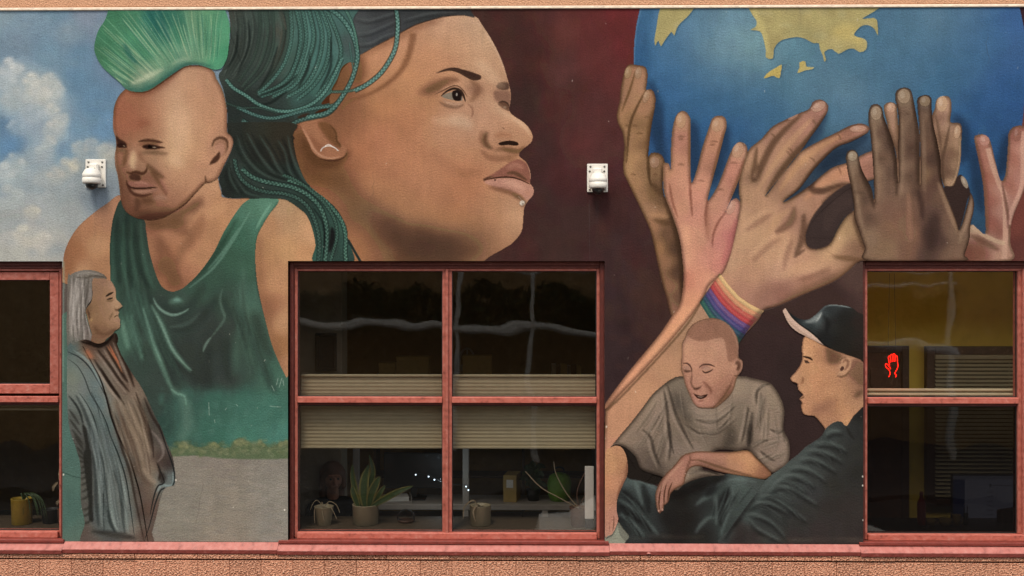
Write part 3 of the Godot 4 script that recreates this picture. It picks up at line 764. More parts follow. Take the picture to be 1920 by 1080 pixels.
	brush(0x4a2e20, 12, 3, 0.8, [900, -30, 950, 40, 955, 100, 985, 140, 980, 165], 1)
	brush(0x3a271e, 10, 3, 0.7, [1040, 180, 1030, 220, 980, 255, 900, 265, 820, 250], 1)
	brush(0xc8c0ba, 9, 0, 1.0, [826, 190, 838, 165, 870, 148, 905, 146, 940, 160, 970, 185], 0)
	brush(0xe6e0da, 6, 0, 0.9, [860, 148, 890, 132, 920, 148], 0)

	# dark head band and maroon between the braids
	view(480, 0, 4)
	mask([640, -40, 640, 120, 660, 420, 780, 412, 900, 342, 1050, 262, 1200, 182, 1400, 124, 1550, 112, 1640, 130, 1600, 60, 1560, -40], false)
	wash([720, 100, 0x46494a, 800, 200, 0x4a4e4f, 760, 350, 0x484c4d, 900, 250, 0x43474a, 950, 120, 0x3f4244, 1100, 100, 0x3e4143, 1300, 90, 0x3c3f40, 1500, 80, 0x3b3b3c, 700, 250, 0x505859])
	for s in [[740, 130, 840, 150, 960, 120, 1100, 70], [760, 250, 850, 240, 950, 200, 1060, 150], [740, 330, 860, 320, 960, 270, 1060, 240], [1100, 150, 1300, 100, 1500, 90]]:
		brush(0x5a5f60, 16, 4, 0.4, s, 1)
		brush(0x2c2f30, 16, 4, 0.4, offset(s, 4, 26), 1)
	out.head_band = PackedVector2Array()
	free_hand()
	brush(0x2a2220, 8, 2, 0.6, [780, 415, 900, 346, 1050, 266, 1200, 186, 1400, 128, 1550, 116, 1640, 134], 1)
	brush(0xc9ab92, 8, 3, 0.55, [1650, 160, 1700, 215, 1780, 340, 1840, 460, 1880, 580], 1)

	# the bundle of braids
	view(410, 10, 4.3185)
	out.woman_hair = mask([-60, -60, 1060, -60, 1090, 130, 1135, 340, 1130, 470, 1065, 460, 1000, 520, 960, 620, 900, 740, 900, 800, 880, 850, 800, 900, 650, 945, 560, 1000, 590, 1100, 70, 1110, 75, 1020, 70, 850, 40, 690, 0, 570, 40, 500, 90, 300, 92, 130, 50, -20])
	wash([100, 100, 0x4a4b45, 120, 300, 0x3f443f, 60, 540, 0x404a43, 200, 150, 0x46554e, 180, 400, 0x3a413c, 300, 200, 0x3d4a44, 330, 400, 0x425049, 150, 600, 0x37403b, 250, 550, 0x3f4f49, 400, 150, 0x4b665b, 400, 380, 0x486157, 480, 200, 0x4d4a43, 470, 480, 0x4d5850,
		420, 650, 0x3a443f, 560, 200, 0x4b7065, 580, 450, 0x47635a, 660, 200, 0x4a7068, 620, 600, 0x4a6f64, 760, 200, 0x51817a, 700, 450, 0x487068, 800, 420, 0x4d7c74, 850, 200, 0x568780, 760, 640, 0x487268, 900, 350, 0x517d76, 900, 560, 0x4a736a, 950, 200, 0x4d6d68,
		1020, 300, 0x4a5a58, 1000, 150, 0x4a7068, 650, 760, 0x40605a, 500, 760, 0x374540, 350, 770, 0x323c38, 200, 760, 0x2f3733, 120, 850, 0x2e3431, 300, 870, 0x323c38, 500, 900, 0x333f3a, 700, 840, 0x3a504a, 250, 980, 0x33403b, 450, 1050, 0x302f2b, 150, 1050, 0x2f322e, 550, 1040, 0x3a2a22], 14)
	var strands := [[110, 30, 140, 200, 105, 400, 30, 560], [150, 30, 165, 200, 140, 380, 60, 570], [195, 30, 220, 200, 195, 400, 90, 580], [260, 30, 285, 200, 235, 420, 110, 610], [330, 30, 335, 200, 285, 420, 160, 620],
		[385, 30, 395, 250, 330, 480, 190, 660], [440, 30, 445, 300, 370, 520, 210, 690], [490, 30, 530, 180, 510, 330, 440, 520, 330, 690], [545, 40, 560, 200, 530, 380, 440, 560, 310, 705], [580, 30, 590, 250, 540, 450, 440, 600, 320, 715],
		[630, 40, 665, 250, 620, 480, 520, 630, 330, 725], [680, 40, 710, 260, 660, 480, 560, 650, 340, 740], [730, 40, 770, 250, 720, 450, 620, 640, 440, 740], [790, 40, 840, 250, 800, 480, 700, 650, 560, 740], [830, 40, 900, 250, 870, 480, 770, 650, 640, 760], [880, 50, 965, 250, 990, 400, 930, 560, 800, 730]]
	for i in strands.size():
		var s: Array = strands[i]
		for k in 5:
			var o := rng.randf_range(-22, 22)
			brush([0x2b3530, 0x5b8a7e, 0x3d5f56, 0x6a9a8c][k % 4] if i > 8 else [0x2a302c, 0x4d5f56, 0x3a4640, 0x66756b][k % 4], rng.randf_range(8, 22), 3, 0.45, offset(s, o, rng.randf_range(-8, 8)), 1)
	brush(0x6d5f55, 24, 4, 0.7, [490, 20, 525, 130, 545, 200], 1)
	brush(0x4d4038, 40, 6, 0.6, [520, 180, 510, 330, 440, 520], 1)
	for i in range(4, strands.size()):
		braid(strands[i], 30 if i > 8 else 24, 0x416a60 if i > 8 else 0x3a4d45, 0x6b9c90 if i > 8 else 0x56705f, 0x22302b, 0.75 if i > 8 else 0.4)
	for s in [[75, 180, 190, 480], [640, 560, 520, 660, 330, 735, 310, 740], [560, 690, 420, 790, 320, 800], [740, 380, 720, 520, 640, 680], [905, 260, 905, 500, 820, 680], [480, 330, 420, 520, 330, 680], [150, 200, 140, 380, 60, 520], [240, 120, 245, 330, 150, 560]]:
		brush(0x1c2421, 18, 4, 0.6, s, 1)
	# gaps where the neck shows through
	area(0x53331f, 2, 1.0, [1000, 500, 1065, 462, 1085, 520, 1060, 600, 990, 690, 915, 690, 960, 600])
	area(0x4d2f1f, 2, 1.0, [830, 800, 900, 720, 1000, 690, 960, 760, 900, 790])
	area(0x452a1d, 2, 1.0, [780, 870, 840, 840, 910, 825, 880, 870, 800, 890])
	area(0x3a2820, 3, 0.8, [640, 900, 720, 870, 740, 895, 660, 925])
	free_hand()
	braid([60, 600, 120, 670, 220, 730, 330, 805, 480, 855, 620, 850, 760, 795, 860, 700, 940, 560, 1000, 430], 30, 0x4a7a70, 0x7fb0a2, 0x22302b, 0.9)
	braid([150, 825, 300, 890, 430, 915, 560, 890, 700, 850, 830, 825, 930, 810, 1000, 750], 30, 0x416a62, 0x6f9f98, 0x22302b, 0.85)
	braid([190, 930, 280, 980, 400, 1018, 540, 990, 650, 935, 780, 905, 880, 880, 950, 820], 34, 0x3c5f58, 0x648f84, 0x1f2a26, 0.85)
	braid([60, 790, 180, 830, 320, 830, 470, 870], 18, 0x385049, 0x557a70, 0x1f2a26, 0.6)
	braid([880, 20, 960, 70, 1040, 160, 1100, 280, 1125, 400, 1110, 500, 1070, 620, 1000, 740, 930, 830, 850, 880, 720, 905], 36, 0x447068, 0x78a89c, 0x24332e, 0.95)
	braid([1020, 20, 1075, 130, 1112, 260, 1125, 360], 22, 0x4f8274, 0x6fa08e, 0x24332e, 0.9)
	braid([1060, 300, 1075, 420, 1090, 520], 14, 0x4a7a70, 0x6f9f98, 0x24332e, 0.6)
	braid([900, 700, 1000, 700, 1080, 690, 1160, 670], 22, 0x3f6a5c, 0x649484, 0x24332e, 0.7)
	view(480, 0, 4)
	braid([1045, 40, 1062, 150, 1060, 260, 1045, 360, 1005, 450, 930, 555, 830, 635, 740, 680], 34, 0x47766e, 0x80aea4, 0x2b2420, 1.0)
	return out


func paint_man() -> Dictionary:
	var out := {}
	# shoulders, neck, arms
	view(0, 0, 1)
	out.man_skin = mask([228, 366, 200, 382, 175, 400, 150, 422, 135, 442, 122, 470, 118, 500, 118, 530, 260, 560, 330, 560, 450, 600, 500, 740, 580, 740, 560, 530, 640, 530, 640, 450, 610, 410, 560, 372, 430, 372, 415, 360, 409, 334, 405, 300, 300, 300, 260, 400])
	wash([200, 400, 0xa0785e, 160, 430, 0xa07658, 180, 460, 0xb08866, 140, 470, 0x95694c, 195, 500, 0xa27a5a, 150, 510, 0xab8666, 130, 500, 0x8f6448, 400, 340, 0xb48c6c, 395, 310, 0xb9947a, 420, 380, 0xb08664, 370, 390, 0xae8466, 330, 400, 0x9a7058, 290, 420, 0x7d5442,
		310, 440, 0xa5785c, 350, 430, 0xb08464, 390, 430, 0xa87e5e, 430, 400, 0xaf8562, 300, 470, 0x9a6f54, 330, 470, 0x9c6f53, 345, 460, 0xae7f60, 310, 500, 0x76503e, 330, 520, 0x6d4a3a, 310, 530, 0x9a6c50, 360, 480, 0xae8262, 380, 480, 0xab8060, 345, 510, 0xa5765a,
		500, 420, 0xa8805f, 530, 390, 0xa88a6a, 550, 420, 0xb08c6a, 580, 440, 0xbd9470, 540, 470, 0xb89068, 500, 470, 0xab835f, 570, 480, 0xb98c66, 495, 500, 0xa87e5c, 520, 520, 0xb58a66, 505, 580, 0x94694f, 530, 600, 0xb08866, 520, 650, 0x99704f, 533, 690, 0xa87e5f], 14)
	brush(0x5f4032, 26, 7, 0.7, [275, 415, 300, 420, 345, 405, 380, 372], 1)
	brush(0x6d4a38, 22, 7, 0.6, [318, 408, 335, 425, 355, 440], 1)
	brush(0xc19570, 20, 8, 0.5, [345, 410, 390, 400, 430, 380], 1)
	brush(0x7d5a44, 16, 6, 0.6, [370, 420, 355, 450, 340, 470, 330, 500], 1)
	brush(0x704c3a, 26, 9, 0.6, [295, 440, 305, 470, 318, 500, 322, 540], 1)
	brush(0x8a6048, 18, 7, 0.5, [380, 400, 372, 430, 350, 465], 1)
	brush(0x8a5f45, 22, 8, 0.5, [130, 445, 122, 480, 124, 520], 1)
	brush(0x845d45, 18, 6, 0.5, [488, 440, 484, 500, 500, 600, 530, 700], 1)
	edge_shade(0x6a4432, 3, 2, 0.35, out.man_skin)
	# tank top, falling into the painted green below
	out.tank_top = mask([228, 374, 215, 400, 209, 430, 206, 470, 207, 520, 205, 600, 112, 600, 108, 880, 545, 880, 545, 712, 537, 708, 512, 652, 497, 597, 484, 540, 479, 490, 481, 450, 490, 427, 505, 402, 523, 376, 500, 370, 478, 370, 462, 377, 445, 395, 420, 435, 400, 475, 375, 510, 350, 535, 338, 543, 322, 547, 308, 541, 300, 532, 290, 507, 280, 470, 274, 432, 270, 412, 245, 398])
	wash([225, 400, 0x34483f, 250, 430, 0x36483f, 215, 470, 0x3d5a4d, 260, 480, 0x3a4f45, 230, 520, 0x456556, 280, 530, 0x3d5549, 245, 560, 0x4a6e5e, 300, 560, 0x3c4c44, 500, 380, 0x5f9078, 470, 400, 0x548069, 450, 440, 0x456e59, 480, 430, 0x4f7c66, 430, 480, 0x3f6250,
		460, 500, 0x446856, 400, 520, 0x3f5c4d, 370, 540, 0x425e50, 470, 560, 0x4e7060, 430, 560, 0x42594d, 340, 570, 0x43594e, 330, 600, 0x3c4a43, 380, 600, 0x3c4842, 400, 640, 0x3a423d, 440, 620, 0x3e4a43, 470, 620, 0x4d6858, 490, 660, 0x50705f, 350, 660, 0x38403b, 300, 640, 0x3d4d45,
		280, 620, 0x43584e, 235, 620, 0x4f7060, 225, 640, 0x4a6a5a, 260, 680, 0x3f5048, 300, 720, 0x3e4d46, 380, 700, 0x3a403c, 430, 700, 0x3d4641, 460, 690, 0x445a50, 510, 700, 0x4d7463, 280, 760, 0x3d4e47, 350, 760, 0x44675b, 400, 760, 0x436e60, 460, 760, 0x477868, 510, 770, 0x4a7e6c,
		310, 800, 0x38544b, 350, 810, 0x4a7263, 400, 810, 0x437464, 460, 820, 0x4c8472, 520, 820, 0x50897a, 300, 840, 0x40635a, 130, 600, 0x58786a, 130, 700, 0x587a6c, 130, 800, 0x567a6e, 122, 870, 0x56786c], 14)
	view(200, 480, 2.8435)
	# folds: dark valleys, then lit ridges
	for s in [[60, 60, 80, 200, 100, 330], [110, 40, 130, 180, 160, 320, 190, 420], [170, 60, 200, 180, 230, 270], [210, 280, 260, 450, 330, 620, 400, 740], [250, 330, 330, 480, 420, 600, 500, 690], [290, 240, 340, 290, 420, 290, 480, 220, 520, 150],
			[330, 370, 400, 390, 500, 330, 600, 210], [620, 210, 640, 280, 700, 330, 740, 450], [560, 480, 530, 600, 560, 720], [640, 430, 640, 560, 660, 680], [740, 330, 790, 470, 850, 620, 900, 730], [790, 300, 830, 430, 890, 560]]:
		brush(0x2e3833, 46, 11, 0.5, s, 1)
	for s in [[190, 270, 215, 360, 245, 460, 290, 570, 340, 690, 370, 740], [130, 310, 150, 400, 175, 480, 190, 560], [80, 340, 100, 420, 115, 500], [235, 260, 290, 360, 340, 480, 400, 560, 450, 615]]:
		brush(0x6f9c86, 24, 6, 0.7, s, 1)
	brush(0x84b09c, 12, 4, 0.6, [195, 275, 222, 370, 250, 460, 290, 560], 1)
	brush(0x86a898, 9, 3, 0.7, [238, 262, 290, 360, 345, 485, 400, 560, 455, 612], 1)
	brush(0x86ab9a, 12, 3, 0.8, [250, 225, 270, 265, 310, 300, 360, 315, 410, 300, 440, 280], 1)
	brush(0x5f8272, 26, 7, 0.6, [330, 250, 380, 235, 410, 245], 1)
	brush(0x7fb0a0, 16, 5, 0.7, [355, 240, 378, 232, 395, 240], 1)
	brush(0x5a7066, 16, 5, 0.5, [330, 375, 380, 375, 440, 355, 500, 300], 1)
	brush(0x7d9c8c, 10, 4, 0.7, [515, 510, 530, 470, 560, 430], 1)
	brush(0x627c6e, 12, 4, 0.6, [560, 430, 600, 380, 630, 330, 615, 280, 605, 230, 620, 170], 1)
	brush(0x668c7a, 46, 12, 0.6, [350, 710, 410, 760, 430, 850, 420, 930, 380, 980], 1)
	brush(0x7fae9a, 10, 4, 0.6, [345, 710, 380, 735, 415, 745, 425, 800], 1)
	brush(0x4f7060, 26, 10, 0.6, [690, 380, 690, 520, 680, 650], 1)
	brush(0x6a8a78, 24, 10, 0.4, [740, 60, 720, 200, 740, 300, 780, 470], 1)
	brush(0x364a40, 10, 4, 0.7, [800, 0, 800, 120, 830, 260, 890, 440, 950, 620], 1)
	drape([60, 40, 90, 250, 130, 450, 200, 640], [200, 60, 260, 300, 340, 520, 460, 720], 26, 0x2c3a34, 0x6a9482, 10, 5, 0.35)
	drape([760, 60, 760, 300, 820, 500, 900, 700], [640, 150, 700, 350, 740, 500, 780, 700], 16, 0x2c3a34, 0x6a9482, 12, 6, 0.28)
	for s in [[545, 780, 548, 850], [575, 870, 578, 890], [905, 690, 915, 650], [920, 700, 935, 650], [895, 720, 880, 690], [870, 800, 930, 805], [640, 810, 632, 822], [690, 790, 700, 800], [940, 660, 945, 690]]:
		brush(0xa9bfb2, 3.5, 0, 0.75, s, 0)
	for k in 160:
		blob([0x6a9a86, 0x3d6a5c, 0x5a8f7c][k % 3], rng.randf_range(280, 960), rng.randf_range(700, 980), rng.randf_range(5, 24), rng.randf_range(6, 30), 5, 0.14)
	view(0, 270, 4)
	for s in [[960, 480, 940, 700, 960, 900, 1000, 1080], [1000, 540, 1020, 760, 1060, 960, 1120, 1080], [880, 560, 880, 800, 900, 1050]]:
		brush(0x22332c, 40, 9, 0.5, s, 1)
		brush(0x527a66, 22, 7, 0.4, offset(s, 50, 20), 1)
	for s in [[1880, 500, 1740, 740, 1600, 930, 1420, 1080], [1800, 620, 1680, 800, 1560, 940]]:
		brush(0x80b09a, 14, 5, 0.45, s, 1)
	brush(0x294235, 26, 8, 0.5, [1780, 560, 1660, 760, 1540, 930, 1400, 1060], 1)
	brush(0x2a3f35, 14, 4, 0.6, [905, 430, 862, 520, 836, 640, 826, 800, 832, 1000], 1)
	view(480, 270, 4)
	brush(0x35594a, 12, 4, 0.7, [165, 432, 100, 535, 42, 635, 6, 725, 0, 880], 1)
	brush(0x86bca2, 16, 5, 0.5, [120, 440, 60, 530, 0, 640], 1)
	# the painted ground and shrubs under the green
	view(0, 0, 1)
	mask([96, 820, 190, 820, 190, 1030, 96, 1030], false)
	wash([110, 830, 0x567a6e, 140, 900, 0x587a6d, 120, 960, 0x54756a, 150, 1010, 0x607d70])
	out.painted_ground = mask([322, 855, 370, 853, 430, 858, 545, 856, 545, 1024, 262, 1024, 290, 950], false)
	wash([340, 870, 0x7f776f, 420, 870, 0x7d746c, 520, 870, 0x807a74, 330, 930, 0x817b73, 420, 930, 0x857c72, 520, 930, 0x858079, 320, 990, 0x7f7a70, 420, 990, 0x877d72, 520, 990, 0x86817a, 300, 1010, 0x7a756e], 20)
	for k in 420:
		blob([0x9b9288, 0x6d665f, 0x8f8578, 0x75716e][k % 4], rng.randf_range(280, 540), rng.randf_range(860, 1018), rng.randf_range(3, 16), rng.randf_range(1, 3.2), 2, 0.22, rng.randf_range(-0.2, 0.2))
	area(0xa09c90, 0, 0.22, [0, 700, 700, 700, 700, 1100, 0, 1100], false)
	mask([300, 800, 545, 800, 545, 862, 300, 862], false)
	area(0x627253, 2, 1.0, [312, 856, 322, 846, 332, 840, 340, 828, 352, 832, 372, 838, 392, 834, 402, 828, 412, 836, 430, 840, 440, 826, 452, 820, 466, 828, 480, 832, 490, 826, 500, 836, 512, 838, 522, 830, 536, 826, 550, 832, 550, 858, 430, 860, 370, 854])
	for k in 240:
		var x := rng.randf_range(318, 545)
		blob([0x7d8560, 0x566848, 0x8a8b66, 0x62764f][k % 4], x, rng.randf_range(832, 856) + absf(sin(x * 0.05)) * -4.0, rng.randf_range(2, 6), rng.randf_range(2, 5), 2, 0.3)
	for q in [[343, 834], [402, 833], [448, 830], [460, 828], [492, 832], [530, 830]]:
		for k in 8:
			blob(0x8c8c60, q[0] + rng.randf_range(-8, 8), q[1] + rng.randf_range(-7, 5), 4, 3.4, 2, 0.3)
	free_hand()

	# braids falling behind the man's ear and over his shoulder
	view(410, 240, 4.3185)
	out.hair_fall = mask([74, -40, 76, 0, 122, 110, 82, 240, 5, 400, 20, 480, 50, 556, 230, 570, 400, 570, 520, 576, 580, 600, 650, 650, 715, 710, 760, 820, 785, 950, 776, 1090, 1085, 1090, 1048, 905, 1034, 800, 965, 670, 870, 575, 760, 490, 690, 400, 630, 240, 600, 60, 604, -40])
	wash([120, 20, 0x2f322e, 300, 60, 0x34362f, 500, 40, 0x35322b, 160, 200, 0x323a35, 300, 200, 0x30332e, 450, 200, 0x37352f, 570, 180, 0x3a3630, 60, 400, 0x303531, 60, 520, 0x2c302d, 200, 350, 0x374740, 150, 480, 0x313a35, 350, 420, 0x37463f, 300, 530, 0x37463f, 450, 370, 0x36403a,
		500, 480, 0x354640, 600, 400, 0x33423d, 620, 520, 0x344840, 700, 600, 0x304039, 680, 450, 0x33443e, 800, 600, 0x334a42, 760, 720, 0x334a42, 850, 720, 0x38554c, 920, 660, 0x3a5a4e, 820, 850, 0x3a5c50, 900, 850, 0x35483f, 980, 800, 0x3f6658, 830, 1020, 0x3c6458, 930, 980, 0x34443e, 1010, 960, 0x3a5c50, 1050, 1060, 0x35504a], 12)
	for s in [[150, 60, 200, 200, 300, 330, 420, 400, 560, 440], [230, 40, 330, 220, 440, 350, 560, 410], [330, 60, 420, 200, 500, 350, 600, 430], [480, 100, 540, 200, 570, 330, 620, 420], [100, 260, 130, 400, 220, 520, 330, 550], [80, 300, 100, 420, 170, 530], [560, 60, 600, 240, 680, 400, 760, 500]]:
		brush(0x4a6056, 14, 5, 0.5, s, 1)
		brush(0x1d211e, 22, 6, 0.5, offset(s, -28, 14), 1)
		brush(0x1d211e, 16, 5, 0.4, offset(s, 30, -10), 1)
	braid([130, 250, 150, 350, 200, 430, 290, 490, 400, 520, 520, 530, 640, 570, 730, 650, 790, 780, 815, 920, 810, 1090], 34, 0x375248, 0x5b8474, 0x1d2522, 0.8)
	braid([190, 330, 260, 390, 360, 430, 480, 455, 600, 480, 720, 540, 820, 640, 870, 780, 875, 920, 860, 1090], 38, 0x385a4e, 0x6a9886, 0x1d2522, 0.9)
	braid([560, 420, 700, 470, 830, 560, 930, 660, 1000, 760, 1030, 880, 1025, 1000, 1035, 1090], 34, 0x3a6052, 0x6f9f8a, 0x1d2522, 0.9)
	braid([520, 380, 640, 430, 760, 520, 850, 600, 930, 720, 960, 850, 940, 960, 900, 1090], 28, 0x365448, 0x5f8c7a, 0x1d2522, 0.8)
	area(0x1f1f20, 3, 0.9, [915, 800, 940, 840, 940, 910, 915, 980, 892, 1010, 900, 900])
	brush(0x14181a, 12, 4, 0.6, [760, 640, 840, 760, 860, 900, 845, 1060], 1)
	free_hand()
	brush(0x2b3733, 20, 0, 1.0, [1048, 905, 1090, 980, 1150, 1085], 0)

	# his head
	view(200, 225, 5.4)
	out.man_head = mask([215, -320, 130, -250, 80, -140, 66, 0, 70, 110, 92, 180, 100, 260, 84, 360, 90, 470, 112, 560, 130, 680, 140, 770, 160, 860, 200, 930, 270, 980, 350, 1005, 470, 1010, 580, 985, 680, 930, 800, 850, 900, 740, 985, 650, 1010, 632, 1040, 636, 1130, 582, 1180, 480, 1230, 380, 1268, 300, 1284, 215, 1260, 160, 1222, 125, 1222, 40, 1216, -130, 1170, -310, 1110, -420, 1075, -500, 940, -550, 810, -545, 700, -480, 560, -390, 440, -330, 340, -300])
	wash([150, -150, 0x96644c, 130, 0, 0x985f46, 250, -60, 0x885542, 300, 60, 0x83503f, 180, 100, 0x9c654c, 250, 170, 0x95624a, 120, 130, 0x8f5d46, 340, -180, 0x94664e, 430, -60, 0x99694f, 480, 60, 0xa2775a, 420, 160, 0x956850, 560, -150, 0xb59071, 600, -300, 0xae8a70, 700, -380, 0xb59378,
		640, 0, 0xc3a484, 700, 100, 0xc4a281, 800, -50, 0xbe987a, 900, -200, 0xb68d6e, 820, -400, 0xb38e72, 1000, -380, 0xae876b, 1100, -250, 0xa98064, 1050, -50, 0xbd9274, 950, 80, 0xbd9474, 1150, 0, 0xb08566, 800, 250, 0xc09c7a, 650, 300, 0xc3a47f, 900, 300, 0xbf9672, 1000, 330, 0xb3896a,
		700, 450, 0xc4a582, 550, 420, 0xb89674, 850, 500, 0xb98e6e, 940, 550, 0xa87e62, 600, 560, 0xa57b60, 720, 620, 0xbc9370, 850, 650, 0xb08668, 650, 750, 0xb28a6c, 760, 780, 0xa87d62, 620, 860, 0x95684f, 700, 880, 0x7d5543, 520, 850, 0x8c6350, 400, 880, 0x7d5343, 300, 900, 0x6d4539, 480, 960, 0x543a30,
		380, 980, 0x6d4437, 240, 850, 0x87564a, 190, 760, 0x85584a, 250, 780, 0x6a463c, 160, 650, 0x8c5a4a, 160, 550, 0x7d4f42, 120, 450, 0x7f5142, 110, 350, 0x8f5f4c, 150, 300, 0x80563f, 200, 330, 0x7d5a48, 260, 380, 0xb59a78, 250, 480, 0xb39572, 350, 470, 0xae9070, 300, 300, 0xa88a6e, 380, 380, 0xa88464,
		340, 540, 0x6d5040, 250, 550, 0x50362c, 430, 560, 0x8a6150, 300, 620, 0x84594a, 450, 640, 0x8f6556, 1100, 60, 0xb08666, 1240, 220, 0xb58a6e, 1180, 480, 0xb08468, 1080, 560, 0xb98e70, 1150, 250, 0xa27864, 1050, 480, 0xb0876a], 34)
	edge_shade(0x3a2018, 10, 12, 0.55, out.man_head)
	brush(0x5f3528, 90, 22, 0.6, [220, -310, 330, -290, 460, -330, 590, -410, 720, -490], 1)
	brush(0x7d4a38, 60, 18, 0.45, [300, 80, 390, 20, 440, 60], 1)
	brush(0x5a3628, 26, 5, 0.7, [85, 150, 130, 200, 180, 232, 215, 255], 1)
	brush(0x5a382e, 90, 20, 0.45, [110, 420, 130, 560, 170, 720, 220, 860, 320, 960], 1)
	brush(0x4c2e26, 70, 16, 0.5, [260, 900, 380, 960, 520, 940, 640, 900], 1)
	brush(0x6a4334, 60, 16, 0.45, [230, 560, 330, 590, 440, 580, 540, 640], 1)
	brush(0xdcbc9c, 200, 40, 0.3, [700, -300, 720, -100, 740, 100, 720, 300, 700, 460], 1)
	brush(0xd6b492, 70, 18, 0.4, [250, 330, 260, 420, 270, 480], 1)
	brush(0xd6b492, 90, 24, 0.3, [600, 380, 700, 420, 800, 470], 1)
	# brows and eyes
	area(0x3a2620, 4, 0.95, [90, 155, 130, 195, 190, 230, 205, 262, 150, 252, 108, 225])
	area(0x2c1c18, 3, 0.95, [108, 238, 150, 236, 200, 258, 205, 280, 150, 282, 110, 275])
	blob(0x988872, 180, 264, 13, 6, 0, 0.8, 0.4)
	brush(0x3d2820, 26, 4, 0.9, [320, 222, 390, 208, 470, 212, 575, 232], 1)
	brush(0x6a4535, 50, 12, 0.6, [330, 250, 420, 240, 540, 245], 1)
	area(0x2c1c18, 4, 0.95, [360, 270, 400, 250, 460, 248, 520, 262, 600, 283, 540, 290, 470, 300, 400, 295])
	blob(0x9c8c76, 486, 278, 20, 7, 0, 0.85, 0.15)
	blob(0x120c0a, 440, 272, 22, 16, 2, 0.9)
	brush(0x69503f, 40, 8, 0.7, [340, 340, 430, 325, 540, 335, 620, 345], 1)
	brush(0x5c3a2e, 40, 8, 0.75, [205, 290, 200, 350, 185, 420, 170, 480], 1)
	brush(0x7a5442, 30, 9, 0.6, [330, 310, 350, 380, 400, 430], 1)
	brush(0x5a3f34, 30, 8, 0.6, [120, 300, 160, 310, 200, 300], 1)
	# nose, folds of the cheek, mouth
	brush(0xc2a684, 46, 12, 0.6, [275, 310, 270, 400, 265, 470, 300, 490], 1)
	brush(0x40291f, 26, 6, 0.85, [200, 530, 250, 540, 300, 528, 360, 545, 400, 520, 415, 470], 1)
	brush(0x5a3a2e, 44, 9, 0.75, [405, 440, 450, 490, 520, 550, 590, 590], 1)
	brush(0x59372b, 30, 8, 0.7, [440, 520, 500, 580, 540, 640, 590, 720, 610, 770], 1)
	brush(0xa07060, 30, 8, 0.5, [540, 600, 580, 660, 620, 740], 1)
	area(0x34221c, 6, 0.7, [230, 560, 300, 545, 350, 580, 330, 620, 280, 610, 240, 600])
	area(0x8d6254, 4, 0.9, [205, 625, 260, 628, 320, 620, 360, 618, 420, 640, 500, 672, 420, 688, 330, 690, 250, 680])
	area(0x8f6957, 4, 0.9, [235, 700, 300, 702, 400, 700, 520, 690, 515, 720, 450, 742, 380, 755, 300, 748, 250, 725])
	brush(0x261612, 14, 3, 0.95, [205, 640, 240, 680, 320, 695, 420, 690, 512, 682], 1)
	brush(0x3a241d, 24, 6, 0.7, [205, 610, 215, 660, 240, 710, 280, 750, 370, 768, 470, 745], 1)
	brush(0xa57b68, 16, 5, 0.6, [280, 640, 350, 632, 430, 655], 1)
	brush(0xa8826b, 16, 5, 0.6, [290, 722, 370, 728, 460, 715], 1)
	brush(0x4a2f27, 50, 12, 0.6, [290, 790, 320, 850, 300, 920], 1)
	brush(0x43291f, 60, 16, 0.6, [330, 790, 420, 820, 500, 800], 1)
	brush(0x9a7a68, 40, 12, 0.5, [470, 800, 560, 780, 620, 800], 1)
	brush(0x3d2921, 60, 14, 0.75, [300, 990, 430, 1000, 560, 975, 680, 920], 1)
	brush(0x6d4a3a, 40, 12, 0.6, [680, 920, 800, 830, 900, 740, 985, 640], 1)
	brush(0x3f2a22, 12, 3, 0.8, [560, 985, 680, 930, 800, 850, 900, 745, 1000, 632, 1005, 580], 1)
	# ear
	brush(0x4c3329, 26, 4, 0.85, [1070, 270, 1090, 210, 1150, 180, 1210, 200, 1228, 260, 1210, 330], 1)
	brush(0x70503f, 40, 8, 0.5, [1100, 260, 1150, 220, 1195, 240, 1200, 320, 1160, 380], 1)
	area(0xa57c66, 6, 0.8, [1090, 290, 1150, 230, 1190, 250, 1190, 330, 1150, 370, 1150, 310])
	area(0x3f2a22, 4, 0.9, [1040, 455, 1070, 400, 1110, 360, 1145, 315, 1150, 380, 1110, 430, 1060, 450])
	brush(0xc2997c, 24, 7, 0.5, [1230, 160, 1262, 220, 1240, 320, 1190, 430], 1)
	brush(0x4f352a, 10, 3, 0.8, [1000, 560, 1005, 610, 1030, 635, 1090, 620], 1)
	brush(0xc8a88c, 10, 3, 0.5, [75, -100, 70, 60, 92, 170, 92, 300, 92, 440, 130, 660, 150, 800], 1)
	edge_shade(0x4a3026, 4, 2, 0.35, out.man_head)

	# green crest of hair
	view(0, 0, 4)
	out.crest = mask([830, -30, 815, 70, 790, 150, 740, 230, 712, 330, 715, 400, 760, 490, 830, 560, 900, 620, 950, 672, 1000, 688, 1060, 692, 1130, 672, 1220, 612, 1320, 540, 1400, 496, 1500, 490, 1600, 522, 1660, 515, 1690, 470, 1712, 400, 1726, 200, 1690, 70, 1680, -30])
